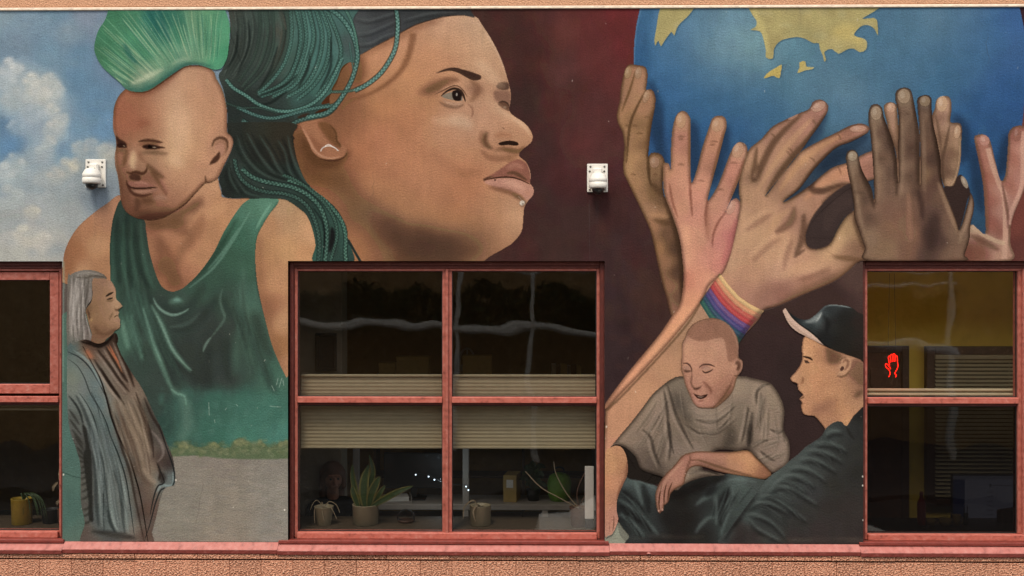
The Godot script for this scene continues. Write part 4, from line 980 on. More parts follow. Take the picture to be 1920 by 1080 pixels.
	wash([850, 100, 0x437f5c, 780, 300, 0x44825f, 740, 400, 0x447a57, 900, 250, 0x4d9068, 850, 450, 0x4b8a64, 1000, 100, 0x4b8c68, 1000, 300, 0x51986e, 1100, 400, 0x529870, 950, 550, 0x4f8c66, 1150, 120, 0x31726a, 1200, 250, 0x38786a, 1250, 130, 0x377a66, 1350, 150, 0x3d7e66, 1320, 270, 0x478a68,
		1450, 130, 0x6d9a74, 1480, 250, 0x74a07a, 1550, 150, 0x5f9c74, 1600, 300, 0x5aa078, 1680, 200, 0x55a078, 1690, 400, 0x4a9a70, 1620, 480, 0x52a078, 1500, 420, 0x6fa07c, 1400, 420, 0x7aa886, 1300, 450, 0x6aa07a, 1200, 500, 0x86ae88, 1100, 560, 0xa9b794, 1020, 610, 0x9cae8c, 1350, 480, 0x5a8a78, 1250, 560, 0x4e7f6c, 1100, 650, 0x3f7364, 1000, 660, 0x457866, 900, 590, 0x4a8062], 16)
	var root := [[960, 660], [1020, 640], [1080, 630], [1150, 590], [1220, 550], [1290, 500], [1360, 455], [1430, 440], [1500, 455], [1570, 480], [1640, 490]]
	var tips := [[840, 560], [750, 460], [715, 360], [745, 230], [810, 90], [960, 40], [1120, 30], [1300, 30], [1450, 30], [1580, 30], [1690, 80]]
	for k in 230:
		var t := rng.randf() * 9.99
		var i := int(t)
		var f := t - i
		var ax: float = lerpf(root[i][0], root[i + 1][0], f)
		var ay: float = lerpf(root[i][1], root[i + 1][1], f)
		var bx: float = lerpf(tips[i][0], tips[i + 1][0], f)
		var by: float = lerpf(tips[i][1], tips[i + 1][1], f)
		var s := rng.randf_range(0.0, 0.35)
		var e := minf(1.0, s + rng.randf_range(0.35, 0.8))
		var bend := rng.randf_range(-12, 12)
		brush([0xa7c8a0, 0x2e6f52, 0x74b48c, 0x37806a, 0xc2cfa6, 0x2c6a60][k % 6], rng.randf_range(3, 10), 0 if k % 2 else 2, rng.randf_range(0.18, 0.45), [lerpf(ax, bx, s), lerpf(ay, by, s), lerpf(ax, bx, (s + e) * 0.5) + bend, lerpf(ay, by, (s + e) * 0.5) + bend, lerpf(ax, bx, e), lerpf(ay, by, e)], 1)
	for s in [[1120, 60, 1160, 160, 1200, 260], [1200, 60, 1230, 200, 1280, 320], [930, 320, 980, 420, 1030, 480]]:
		brush(0x23615c, 34, 8, 0.5, s, 1)
	brush(0xc4caa8, 34, 9, 0.6, [985, 630, 1060, 600, 1150, 555, 1230, 520], 1)
	brush(0xb0c2a0, 20, 6, 0.5, [1280, 490, 1360, 450, 1440, 440], 1)
	brush(0x35695c, 26, 6, 0.8, [930, 655, 1000, 678, 1080, 676, 1180, 630, 1300, 545, 1390, 492, 1480, 478, 1600, 505], 1)
	free_hand()
	brush(0x4a2c22, 8, 2, 0.7, [960, 690, 1060, 697, 1135, 677, 1225, 616, 1325, 545, 1400, 502, 1500, 497, 1595, 526], 1)
	return out


func paint_elder() -> Dictionary:
	var out := {}
	view(110, 495, 4.5)
	# long grey hair
	out.elder_hair = mask([78, 130, 100, 95, 140, 70, 220, 50, 300, 55, 360, 75, 400, 105, 400, 130, 300, 130, 285, 220, 285, 290, 240, 360, 230, 420, 270, 560, 285, 640, 180, 720, 78, 720])
	wash([100, 130, 0x6d6862, 180, 90, 0x7a746d, 300, 80, 0x706a62, 360, 100, 0x665c53, 110, 250, 0x5f5852, 170, 220, 0x847d76, 230, 180, 0x7a736d, 260, 240, 0x8d8580, 250, 320, 0x857c76, 180, 350, 0x88807a, 120, 400, 0x625b55, 200, 450, 0x88807b, 160, 550, 0x6a635d, 240, 560, 0x857b76, 110, 600, 0x69665f, 140, 690, 0x5f655f, 260, 640, 0x756a64], 14)
	for k in 60:
		var x := rng.randf_range(85, 260)
		brush([0x3f3b37, 0xa9a19b, 0x57514c, 0x8f8882][k % 4], rng.randf_range(4, 11), 3 if k % 3 else 2, 0.42, [x + rng.randf_range(0, 40), rng.randf_range(90, 180), x, 330, x + rng.randf_range(-10, 22), rng.randf_range(480, 700)], 1)
	for k in 26:
		var x := rng.randf_range(100, 285)
		brush([0xbab3ad, 0x4f4a45, 0xa49d97][k % 3], rng.randf_range(5, 12), 4, 0.5, [x + rng.randf_range(-10, 60), rng.randf_range(70, 140), x + rng.randf_range(-10, 20), 260, x - rng.randf_range(0, 16), 420, x + rng.randf_range(-30, 10), rng.randf_range(560, 700)], 1)
	brush(0x4a443e, 10, 3, 0.7, [150, 110, 220, 118, 300, 100, 390, 110], 1)
	brush(0x9a938c, 16, 4, 0.5, [150, 85, 230, 75, 310, 80, 380, 98], 1)
	brush(0xaca49e, 7, 0, 0.7, [215, 290, 225, 400, 250, 520, 275, 620], 1)
	# face
	out.elder_face = mask([290, 130, 330, 122, 390, 124, 440, 140, 468, 180, 484, 220, 486, 280, 500, 310, 530, 340, 538, 358, 520, 378, 505, 390, 512, 410, 508, 440, 520, 470, 524, 510, 515, 545, 480, 560, 460, 590, 400, 640, 380, 670, 320, 670, 275, 650, 285, 600, 262, 520, 240, 430, 235, 380, 285, 300])
	wash([320, 160, 0x866a56, 300, 220, 0x7a604e, 380, 160, 0x866754, 440, 180, 0x9a7c64, 380, 230, 0x84674f, 320, 300, 0x866850, 430, 310, 0x8f725c, 470, 340, 0xa3876c, 500, 350, 0xa0836a, 360, 380, 0x866850, 300, 420, 0x7d6049, 400, 420, 0x846650, 460, 440, 0xa3866c, 440, 400, 0x8f735b, 500, 500, 0x9a7c62, 440, 500, 0x8a6c54, 350, 500, 0x755843, 400, 560, 0x63493a,
		320, 560, 0x6d5240, 480, 540, 0x7a5f4b, 290, 500, 0x755a46, 340, 640, 0x6d5042, 300, 640, 0x664a3c, 260, 440, 0x8d7052, 250, 400, 0x4d3a2c], 12)
	area(0xc4a084, 0, 0.16, [-300, -300, 2000, -300, 2000, 2000, -300, 2000], false)
	brush(0x28201b, 15, 2, 0.95, [400, 275, 430, 255, 466, 238], 1)
	brush(0x2c231e, 11, 2, 0.95, [408, 300, 440, 292, 462, 285], 1)
	brush(0x54412f, 12, 4, 0.6, [405, 310, 440, 312, 465, 300], 1)
	brush(0x3d2d24, 12, 3, 0.8, [475, 375, 490, 388, 510, 385, 528, 368], 1)
	brush(0x5a4433, 8, 3, 0.7, [470, 360, 485, 390], 1)
	brush(0x3d2b22, 7, 0, 0.9, [470, 452, 485, 438, 508, 435], 1)
	brush(0x5f4837, 9, 3, 0.7, [430, 470, 445, 440, 462, 410], 1)
	brush(0x4c382b, 22, 6, 0.6, [360, 600, 420, 590, 470, 560, 510, 545], 1)
	brush(0x513b2d, 20, 6, 0.6, [300, 520, 330, 570, 380, 600], 1)
	brush(0x463329, 14, 3, 0.8, [245, 380, 258, 420, 268, 470], 1)
	blob(0xa3835c, 280, 470, 10, 16, 2, 0.8)
	brush(0xb2977c, 8, 3, 0.6, [480, 230, 486, 290, 510, 330], 1)
	brush(0x7a5648, 14, 4, 0.6, [290, 625, 340, 650, 390, 640], 1)
	# scarf and robe, upper part
	free_hand()
	area(0x2c221d, 2, 1.0, [185, 650, 250, 640, 330, 672, 400, 650, 480, 580, 500, 660, 400, 720, 250, 710])
	out.elder_robe = mask([185, 640, 250, 660, 330, 682, 400, 660, 470, 585, 480, 620, 510, 720, 560, 820, 620, 920, 700, 1040, 760, 1160, 820, 1290, 870, 1390, 910, 1500, 960, 1620, 985, 1760, 985, 1840, 970, 1868, 920, 1880, 890, 1900, 860, 1980, 820, 2150, 790, 2260, 762, 2380, 220, 2380, 222, 2180, 190, 2000, 185, 1700, 150, 1560, 82, 1300, 78, 700, 130, 690])
	wash([110, 720, 0x58706f, 200, 780, 0x5c7474, 110, 850, 0x708078, 120, 950, 0x838876, 180, 900, 0x778480, 280, 900, 0x647d7f, 330, 1000, 0x69858a, 240, 740, 0x8a5e48, 290, 800, 0x80604e, 260, 680, 0x44342d, 350, 690, 0x3d3029, 400, 740, 0x7b7068, 420, 680, 0x3a2d28, 470, 640, 0x30261f, 450, 760, 0x7d5a48,
		500, 760, 0x352a25, 340, 850, 0x71645a, 420, 870, 0x6f655c, 500, 950, 0x68594f, 380, 950, 0x857668, 560, 960, 0x3a2c26, 620, 1000, 0x7d6a5c, 450, 1050, 0x86786a, 560, 1060, 0x695a50, 640, 1100, 0x857466, 130, 1050, 0x7d8278, 200, 1050, 0x757c7a, 120, 1180, 0x6a726d, 200, 1200, 0x777f78, 300, 1150, 0x61797b,
		380, 1180, 0x6c8688, 460, 1180, 0x7a6c60, 520, 1200, 0x85786a, 600, 1250, 0x73665a, 680, 1250, 0x80705f, 740, 1230, 0x3d3c39, 130, 1300, 0x555853, 240, 1350, 0x6d716b, 320, 1350, 0x4f5c5a, 380, 1350, 0x697b7a, 440, 1350, 0x67807f, 520, 1350, 0x5f5148, 600, 1380, 0x7d6e60, 700, 1380, 0x80705f, 790, 1350, 0x43423f,
		190, 1500, 0x52504c, 250, 1550, 0x474743, 330, 1500, 0x5f6662, 400, 1550, 0x66716d, 480, 1550, 0x63787a, 560, 1550, 0x4b3d36, 640, 1500, 0x837263, 720, 1560, 0x8d7c6c, 800, 1480, 0x4a4542, 880, 1520, 0x57504c, 200, 1700, 0x5d5b56, 260, 1700, 0x3a3a37, 320, 1700, 0x5c6462, 400, 1700, 0x6b7068, 480, 1700, 0x66726f, 560, 1680, 0x6f7f7c, 620, 1700, 0x4b3d36,
		700, 1700, 0x6f5f53, 780, 1700, 0x8f7d6d, 850, 1650, 0x403531, 930, 1700, 0x3b3230, 960, 1800, 0x6a7777, 200, 1850, 0x605d57, 270, 1850, 0x504f4a, 330, 1850, 0x57625f, 420, 1900, 0x6c716b, 520, 1900, 0x6b7471, 600, 1900, 0x75807a, 660, 1900, 0x4a3c36, 740, 1900, 0x66564c, 800, 1850, 0x7d6c5e, 860, 1850, 0x697674,
		230, 2050, 0x57544e, 330, 2100, 0x556060, 430, 2100, 0x63716f, 530, 2100, 0x6b706a, 610, 2100, 0x74807b, 690, 2100, 0x4a3a35, 760, 2050, 0x665249, 240, 2250, 0x5c5049, 350, 2240, 0x5a6563, 450, 2230, 0x6a7674, 560, 2200, 0x6f7c79, 640, 2230, 0x80776d, 720, 2280, 0x5c4a42, 300, 2330, 0x5c534d, 450, 2330, 0x4a4a48, 600, 2340, 0x645a54], 16)
	brush(0x22272a, 9, 2, 0.85, [80, 740, 180, 790, 270, 880, 340, 1000, 400, 1120], 1)
	brush(0x2a302f, 8, 2, 0.7, [80, 800, 160, 860, 220, 960, 265, 1080, 330, 1200, 350, 1300], 1)
	brush(0x14100e, 13, 2, 0.9, [205, 690, 280, 830, 350, 960, 400, 1110, 450, 1300, 520, 1480, 590, 1620, 650, 1800, 700, 2000, 760, 2370], 1)
	brush(0x8da3a2, 16, 5, 0.6, [130, 730, 240, 810, 310, 920, 360, 1040], 1)
	for s in [[330, 720, 430, 850, 520, 980, 600, 1080], [300, 800, 400, 960, 500, 1100, 560, 1190], [400, 700, 480, 830, 560, 960, 600, 1000], [480, 640, 540, 780, 600, 920, 640, 1040], [360, 880, 440, 1020, 520, 1130]]:
		brush(0x231b17, 20, 5, 0.7, s, 1)
		brush(0x9a8c80, 14, 5, 0.5, offset(s, -24, 12), 1)
	brush(0xa86a4c, 12, 3, 0.85, [412, 690, 450, 750, 500, 830, 540, 920], 1)
	brush(0xb2694a, 8, 2, 0.8, [430, 680, 470, 760, 510, 830], 1)
	brush(0xa8694c, 30, 7, 0.8, [230, 720, 265, 770, 290, 800], 1)
	brush(0xc47a54, 10, 3, 0.6, [250, 720, 268, 755], 1)
	brush(0x1c1613, 28, 4, 0.85, [190, 655, 270, 672, 340, 692, 400, 668, 465, 600], 1)
	view(110, 735, 3.726)
	for s in [[330, 0, 380, 180, 440, 380, 500, 560, 540, 760, 600, 1050], [540, 0, 590, 150, 640, 280, 660, 380, 665, 460], [600, 40, 650, 160, 710, 260, 750, 370], [690, 490, 710, 560, 700, 620]]:
		brush(0x2a211d, 14, 4, 0.7, s, 1)
	brush(0x1e2424, 7, 2, 0.85, [230, 0, 270, 80, 330, 200, 370, 320, 420, 440, 470, 600, 500, 780, 530, 1000], 1)
	brush(0x222827, 8, 2, 0.8, [150, 10, 210, 100, 260, 220, 300, 420, 320, 560, 315, 800, 320, 970], 1)
	brush(0x1f2221, 12, 3, 0.8, [70, 20, 130, 100, 160, 170, 175, 240], 1)
	area(0x2b2b28, 5, 0.9, [165, 230, 200, 260, 225, 380, 235, 560, 240, 800, 245, 900, 215, 890, 210, 760, 190, 600, 175, 440, 190, 380])
	for q in [[75, 120, 150, 230], [80, 190, 160, 300], [95, 260, 175, 370], [110, 300, 180, 410], [125, 380, 180, 440], [130, 430, 190, 470], [140, 480, 200, 470], [155, 530, 205, 480], [150, 570, 215, 520], [152, 610, 215, 560], [155, 650, 220, 600], [158, 700, 225, 640], [155, 750, 225, 700], [160, 825, 235, 780], [160, 870, 235, 820], [165, 920, 235, 880]]:
		brush(0x2d2c28, 13, 4, 0.6, [q[0], q[1], (q[0] + q[2]) * 0.5 + 8, (q[1] + q[3]) * 0.5 + 10, q[2], q[3]], 1)
	for s in [[235, 420, 260, 560, 265, 760, 280, 940], [330, 560, 335, 760, 360, 900, 400, 980], [380, 540, 440, 700, 450, 880, 465, 990], [200, 180, 250, 340, 300, 470], [400, 510, 430, 640, 440, 800], [345, 820, 360, 900, 395, 980], [120, 20, 170, 110, 230, 260, 280, 420]]:
		brush(0x343a39, 22, 5, 0.6, s, 1)
		brush(0x93a09b, 16, 5, 0.4, offset(s, 26, 0), 1)
	drape([340, 10, 400, 200, 470, 420, 560, 700], [560, 10, 640, 200, 680, 380, 690, 560], 22, 0x40332b, 0xac9a88, 11, 5, 0.4)
	drape([120, 60, 200, 250, 240, 500, 270, 900], [300, 20, 370, 300, 450, 600, 540, 980], 30, 0x3a4242, 0x9fb0b0, 9, 4, 0.4)
	for s in [[480, 60, 540, 200, 600, 320, 640, 440], [430, 50, 500, 230, 560, 360, 600, 560], [590, 530, 640, 600, 690, 640]]:
		brush(0xa8957f, 26, 8, 0.45, s, 1)
		brush(0x55463c, 26, 8, 0.5, offset(s, -34, 20), 1)
	brush(0x94aaaa, 14, 4, 0.7, [690, 700, 720, 650, 770, 655, 805, 640, 800, 560], 1)
	brush(0x1f2222, 8, 2, 0.85, [640, 860, 670, 720, 700, 650, 740, 630, 690, 500], 1)
	brush(0x1f2222, 8, 2, 0.85, [600, 1040, 640, 920, 680, 770, 720, 680, 780, 670, 808, 630, 806, 540, 760, 400, 700, 220], 1)
	brush(0x857a74, 16, 5, 0.6, [650, 270, 720, 360, 730, 440, 690, 490], 1)
	brush(0x241d1b, 40, 8, 0.7, [720, 560, 730, 600, 720, 640], 1)
	brush(0x2d2a28, 34, 8, 0.7, [230, 970, 330, 985, 430, 1000, 540, 1020], 1)
	brush(0xb7c2bb, 9, 2, 0.7, [50, 340, 80, 330, 108, 326], 1)
	brush(0xb7c2bb, 9, 2, 0.6, [100, 478, 130, 472, 148, 470], 1)
	free_hand()
	view(110, 495, 4.5)
	brush(0x8ea89a, 10, 3, 0.5, [42, -20, 40, 500, 38, 1000], 0)
	return out


func paint_youth() -> Dictionary:
	var out := {}
	view(1130, 690, 3.225)
	# floor corner
	area(0x8f9484, 2, 1.0, [14, 1000, 60, 960, 96, 930, 150, 1000, 230, 1090, 10, 1090], false)
	# trousers of the sitting youth
	out.youth_trousers = mask([148, 648, 200, 660, 280, 690, 340, 720, 420, 740, 520, 690, 640, 650, 780, 640, 900, 655, 1000, 680, 1100, 700, 1100, 1085, 215, 1085, 160, 1010, 105, 940, 84, 860, 90, 790, 120, 710])
	wash([160, 690, 0x5f7170, 210, 690, 0x61716e, 290, 730, 0x56686a, 130, 760, 0x33393a, 200, 780, 0x46504f, 250, 800, 0x444d4c, 120, 850, 0x2c3031, 180, 880, 0x2b2f2f, 250, 900, 0x3c4444, 150, 940, 0x303535, 220, 980, 0x3f4847, 300, 980, 0x3c4443, 400, 760, 0x282725, 480, 800, 0x272523, 400, 900, 0x262423, 520, 900, 0x282624, 460, 1000, 0x282624,
		600, 720, 0x2a2927, 700, 680, 0x292827, 560, 800, 0x333633, 640, 760, 0x414b4a, 700, 740, 0x566866, 760, 700, 0x627370, 830, 690, 0x6a7b76, 740, 780, 0x292a28, 700, 850, 0x2c2f2e, 680, 900, 0x4d5b59, 640, 950, 0x353a38, 620, 1000, 0x2d2d2b, 780, 850, 0x53605d, 850, 760, 0x596966, 740, 980, 0x475351, 900, 680, 0x56605c, 330, 1050, 0x2d2c2b], 14)
	for s in [[150, 655, 190, 680, 220, 760, 240, 830], [90, 790, 140, 820, 210, 870, 270, 930, 340, 1010], [95, 880, 150, 910, 210, 960, 250, 1020], [200, 670, 280, 700, 330, 740], [680, 740, 700, 700, 750, 680, 830, 670, 930, 690], [680, 760, 690, 860, 690, 950], [790, 700, 780, 800, 740, 920, 710, 1020], [560, 1000, 590, 950, 640, 905, 680, 900], [560, 830, 610, 790, 660, 770]]:
		brush(0x7d9290, 17, 6, 0.65, s, 1)
	for s in [[120, 740, 180, 800, 250, 880], [100, 830, 160, 870, 240, 930, 290, 990], [240, 700, 270, 800, 280, 880], [760, 720, 730, 800, 710, 880, 715, 960], [700, 720, 660, 740, 620, 780]]:
		brush(0x1c1d1d, 34, 9, 0.6, s, 1)
	drape([110, 720, 180, 780, 240, 860, 330, 1010], [110, 900, 150, 950, 190, 1000, 230, 1060], 18, 0x1a1b1b, 0x748886, 9, 4, 0.45)
	drape([690, 720, 680, 800, 670, 880, 640, 980], [930, 690, 850, 780, 780, 880, 720, 1010], 12, 0x1c1d1d, 0x748886, 9, 4, 0.4)
	brush(0x171514, 60, 14, 0.6, [400, 780, 520, 740, 640, 690, 760, 660], 1)
	free_hand()
	area(0x282321, 3, 1.0, [60, 474, 150, 462, 270, 570, 330, 640, 395, 665, 320, 705, 220, 680, 148, 660, 120, 560])
	mask([148, 648, 280, 690, 420, 740, 640, 650, 1100, 640, 1100, 1085, 215, 1085, 84, 860, 90, 790])
	area(0x2a2524, 0, 0.25, [0, 600, 1200, 600, 1200, 1200, 0, 1200], false)
	# shirt
	out.youth_shirt = mask([45, 480, 70, 450, 110, 400, 170, 330, 240, 240, 300, 160, 380, 90, 430, 60, 480, 50, 820, 48, 900, 60, 1000, 85, 1040, 120, 1080, 190, 1098, 260, 1094, 370, 1125, 440, 1132, 520, 1115, 580, 1070, 610, 1022, 632, 960, 580, 878, 495, 820, 500, 680, 500, 600, 600, 640, 620, 740, 645, 640, 655, 540, 680, 480, 712, 440, 740, 370, 665, 300, 640, 230, 612, 200, 540, 150, 490, 110, 468, 70, 470])
	wash([70, 460, 0x7d6c5e, 130, 420, 0x8a7868, 200, 330, 0x8d7b6a, 280, 220, 0x8d7c6a, 350, 150, 0x89796a, 420, 100, 0x6a6054, 250, 350, 0x897868, 330, 280, 0x87766a, 180, 430, 0x75665a, 260, 430, 0x6d6056, 320, 400, 0x8c7b6c, 200, 500, 0x5f544c, 260, 520, 0x4d443e, 300, 560, 0x443c38, 350, 500, 0x675b51, 340, 600, 0x39332f, 380, 400, 0x5d534b, 420, 480, 0x82736a, 380, 560, 0x6d6056, 400, 300, 0x78695d,
		450, 220, 0x5a5149, 500, 180, 0x655b52, 480, 320, 0x52493f, 520, 260, 0x85776a, 600, 280, 0x8c7d70, 560, 350, 0x6d6156, 640, 330, 0x85776b, 700, 260, 0x877869, 600, 430, 0x655a51, 680, 420, 0x62574e, 560, 480, 0x7a6c62, 460, 420, 0x6a5e54, 740, 380, 0x584f46, 760, 300, 0x75685c, 790, 440, 0x4d453d, 720, 480, 0x50473f, 830, 330, 0x62584e, 850, 240, 0x6b6055, 860, 420, 0x87786a,
		820, 130, 0x8c7c6c, 900, 110, 0x8f7f70, 900, 250, 0x867768, 880, 320, 0x5e544b, 890, 470, 0x453d37, 960, 180, 0x8a7a6b, 1040, 180, 0x8d7d6c, 1000, 280, 0x8a7a6a, 940, 350, 0x72655a, 1050, 320, 0x7f7062, 960, 420, 0x8a796b, 1040, 420, 0x84756a, 1100, 470, 0x87776a, 950, 500, 0x7d6c61, 1040, 540, 0x7f6e63, 1100, 540, 0x7d6e64, 1020, 600, 0x7d6c60, 560, 640, 0x6d6156, 620, 640, 0x4d453e, 500, 680, 0x8d7b6a, 700, 100, 0x8a7a6c, 800, 80, 0x897a6a], 12)
	area(0xa08c7c, 0, 0.28, [-100, -100, 1400, -100, 1400, 1200, -100, 1200], false)
	edge_shade(0x2a221e, 10, 8, 0.7, out.youth_shirt)
	for s in [[390, 100, 420, 200, 450, 300, 510, 420, 550, 490], [370, 130, 390, 260, 400, 400, 430, 520], [240, 370, 290, 420, 310, 500, 350, 600], [400, 320, 410, 450, 400, 560], [880, 230, 870, 320, 840, 450], [770, 300, 700, 370, 600, 400, 520, 350], [905, 260, 890, 380, 890, 470], [560, 310, 640, 330, 720, 300, 800, 230], [900, 460, 960, 440, 1000, 440], [950, 500, 1000, 540, 1040, 560], [1100, 370, 1060, 390, 1010, 370], [930, 220, 930, 150, 960, 110, 1010, 95], [150, 500, 190, 580, 230, 610], [520, 640, 600, 620, 700, 640]]:
		brush(0x332d29, 14, 4, 0.6, s, 1)
		brush(0xa08f80, 14, 5, 0.4, offset(s, -20, 6), 1)
	brush(0x3b352f, 60, 14, 0.55, [780, 340, 770, 420, 740, 490], 1)
	brush(0x2a2522, 34, 8, 0.7, [895, 330, 885, 420, 880, 480], 1)
	brush(0x45403a, 50, 14, 0.5, [430, 140, 470, 230, 540, 330], 1)
	brush(0x211c1a, 30, 7, 0.8, [150, 510, 190, 600, 260, 640, 340, 660], 1)
	brush(0x99897b, 40, 14, 0.4, [560, 270, 650, 300, 750, 260], 1)
	drape([390, 110, 420, 260, 470, 400, 540, 490], [900, 120, 880, 260, 850, 380, 830, 490], 6, 0x3a332e, 0xb0a090, 9, 5, 0.3)
	drape([470, 180, 560, 260, 680, 270, 800, 190], [450, 330, 560, 420, 700, 430, 820, 330], 9, 0x3f3832, 0xb5a594, 9, 5, 0.3)
	drape([380, 110, 300, 230, 200, 360, 120, 440], [400, 330, 390, 430, 360, 540, 330, 640], 16, 0x3a332e, 0xb0a090, 9, 5, 0.3)
	drape([940, 130, 920, 260, 900, 380, 890, 480], [1080, 200, 1095, 330, 1110, 450, 1090, 570], 13, 0x3a332e, 0xb5a594, 9, 5, 0.3)
	drape([890, 470, 960, 420, 1030, 400, 1100, 400], [950, 580, 1010, 560, 1060, 540, 1110, 520], 14, 0x3f3832, 0xb5a594, 8, 5, 0.34)
	stipple(700, 1.0, 0.18)
	edge_shade(0x2c2622, 5, 3, 0.5, out.youth_shirt)
	free_hand()
	brush(0x1f1a18, 7, 2, 0.9, [45, 485, 65, 468, 95, 466, 125, 490, 155, 540, 200, 610], 1)
	brush(0x2a211d, 7, 2, 0.8, [876, 497, 930, 545, 980, 595, 1024, 634], 1)
	# the dark inside of the sleeve
	area(0x282321, 3, 1.0, [100, 478, 125, 492, 150, 530, 200, 610, 240, 640, 360, 665, 360, 690, 300, 690, 220, 660, 148, 648])
	# left arm down to the sill
	out.youth_arm_left = mask([18, 510, 40, 485, 70, 470, 110, 475, 135, 510, 150, 570, 150, 640, 125, 700, 90, 780, 84, 860, 94, 910, 80, 960, 55, 1005, 30, 1012, 10, 1000, 12, 700])
	wash([50, 510, 0xb38864, 90, 510, 0xb08463, 60, 600, 0xbd906a, 110, 580, 0xb48762, 135, 620, 0x8d6650, 60, 700, 0xbd8c6a, 100, 690, 0xa87a60, 40, 800, 0xb48264, 75, 800, 0x99705c, 40, 900, 0xb07e68, 75, 890, 0xa0756a, 40, 980, 0xb58a78, 20, 700, 0xb58060, 20, 940, 0xa87868], 14)
	area(0xd8aa86, 0, 0.12, [-300, -300, 2000, -300, 2000, 2000, -300, 2000], false)
	stipple(260, 1.0, 0.22)
	brush(0x6a4738, 18, 5, 0.6, [148, 560, 145, 650, 110, 720, 85, 800], 1)
	brush(0x6d4a3f, 6, 2, 0.8, [68, 890, 66, 950, 60, 985], 1)
	brush(0x6d4a3f, 6, 2, 0.6, [40, 930, 42, 990], 1)
	# right forearm and hanging hand
	out.youth_arm_right = mask([520, 512, 580, 502, 680, 505, 780, 505, 878, 498, 930, 545, 1022, 634, 1000, 660, 970, 672, 900, 660, 800, 645, 700, 625, 620, 600, 560, 592, 520, 612, 500, 660, 490, 700, 440, 730, 410, 760, 400, 800, 385, 822, 370, 830, 366, 862, 352, 868, 345, 880, 330, 860, 320, 810, 320, 750, 345, 690, 380, 640, 430, 590, 480, 530])
	wash([540, 530, 0xa17462, 600, 530, 0xa57a68, 700, 525, 0xaa7e68, 800, 525, 0xb28563, 860, 520, 0xb88a64, 600, 580, 0x7d5a4c, 700, 590, 0x8f6a58, 800, 600, 0xa67c60, 900, 600, 0xb58862, 960, 650, 0x95694f, 900, 550, 0xb98b66, 980, 630, 0x7d5642, 460, 580, 0xa37765, 500, 560, 0x9a6f5f, 440, 640, 0x9b7060, 500, 630, 0xa17664, 380, 680, 0x8f6658, 430, 690, 0xa87e6a, 350, 750, 0x9a7062, 390, 760, 0x8f685a, 340, 830, 0xa67c6a, 365, 820, 0x9a7060, 420, 740, 0x8c6450], 12)
	area(0xd8aa90, 0, 0.12, [-300, -300, 2000, -300, 2000, 2000, -300, 2000], false)
	stipple(260, 1.0, 0.2)
	edge_shade(0x3a2018, 6, 7, 0.7, out.youth_arm_right)
	for s in [[360, 700, 345, 760, 340, 820, 345, 870], [385, 700, 372, 760, 370, 830], [420, 690, 400, 740, 392, 800]]:
		brush(0x4a2f26, 7, 2, 0.85, s, 1)
	brush(0x5f4034, 12, 4, 0.7, [530, 560, 580, 556, 680, 590, 780, 620, 900, 650], 1)
	brush(0x6a493c, 12, 4, 0.6, [520, 520, 530, 550, 515, 590, 500, 640], 1)
	brush(0xb9917a, 14, 5, 0.5, [490, 560, 430, 620, 380, 680, 345, 750], 1)
	edge_shade(0x3d2a22, 4, 2, 0.6, out.youth_arm_right)
	nail(338, 862, 6, 8, 0, 0xb08a78, 0x5f4438)
	nail(360, 855, 6, 8, 0, 0xb08a78, 0x5f4438)
	# head
	view(1260, 590, 6)
	out.youth_head = mask([150, 240, 165, 190, 230, 110, 320, 60, 420, 38, 510, 45, 600, 85, 670, 150, 720, 230, 746, 320, 748, 420, 748, 485, 785, 510, 796, 570, 775, 640, 740, 685, 722, 730, 705, 800, 670, 880, 600, 960, 500, 1040, 440, 1052, 320, 1050, 270, 1030, 230, 980, 190, 890, 150, 800, 125, 700, 100, 600, 104, 480, 108, 330])
	wash([180, 190, 0x8c6a58, 300, 120, 0x8d6c5c, 420, 90, 0x926f5c, 560, 120, 0x957260, 650, 200, 0x9a7762, 700, 300, 0x9a7864, 700, 420, 0x926e5c, 300, 230, 0x84604f, 450, 220, 0x866352, 600, 250, 0x84604f, 640, 400, 0x87624f, 660, 500, 0x956f5a, 150, 300, 0xb78f74, 250, 340, 0xb98f74, 350, 330, 0xba9276, 500, 320, 0xbd967a, 560, 400, 0xbc9278, 280, 400, 0xa8765f, 380, 420, 0xb2806a, 140, 450, 0xb58c70,
		300, 480, 0xb88d72, 450, 480, 0xba8f74, 560, 520, 0xb98c70, 130, 550, 0xa87e62, 250, 560, 0xb0836c, 400, 540, 0xa97e66, 600, 600, 0xb0846a, 160, 660, 0xa67a62, 260, 680, 0xb58a72, 380, 680, 0xac8068, 500, 680, 0xb08468, 580, 720, 0x9d715a, 170, 740, 0x8f6050, 300, 760, 0xb08670, 230, 750, 0x9a6c5a, 400, 780, 0x9a6c5a, 500, 800, 0xa3765f, 600, 780, 0x906452, 200, 860, 0x9a6c5a, 240, 950, 0xa87868, 330, 980, 0xb08474, 420, 960, 0xa97c68, 500, 920, 0x9a6e5a, 360, 1030, 0x9a6a5c,
		560, 960, 0x664538, 600, 900, 0x6d4b3d, 640, 840, 0x855e4c, 680, 760, 0x9a7058, 650, 700, 0x7a5444, 740, 540, 0xa97e68, 770, 600, 0xb08870, 720, 640, 0xa57c68], 24)
	area(0xdcb096, 0, 0.2, [-300, -300, 2000, -300, 2000, 2000, -300, 2000], false)
	edge_shade(0x3a2620, 8, 10, 0.5, out.youth_head)
	stipple(500, 1.0, 0.22)
	area(0x86614f, 5, 0.75, [165, 225, 190, 170, 260, 105, 350, 65, 450, 50, 560, 80, 640, 140, 700, 240, 728, 340, 730, 470, 690, 520, 640, 530, 620, 460, 600, 340, 570, 260, 470, 270, 400, 290, 310, 296, 230, 275])
	brush(0xb08e78, 14, 5, 0.6, [520, 55, 620, 110, 690, 200, 735, 320, 738, 470], 1)
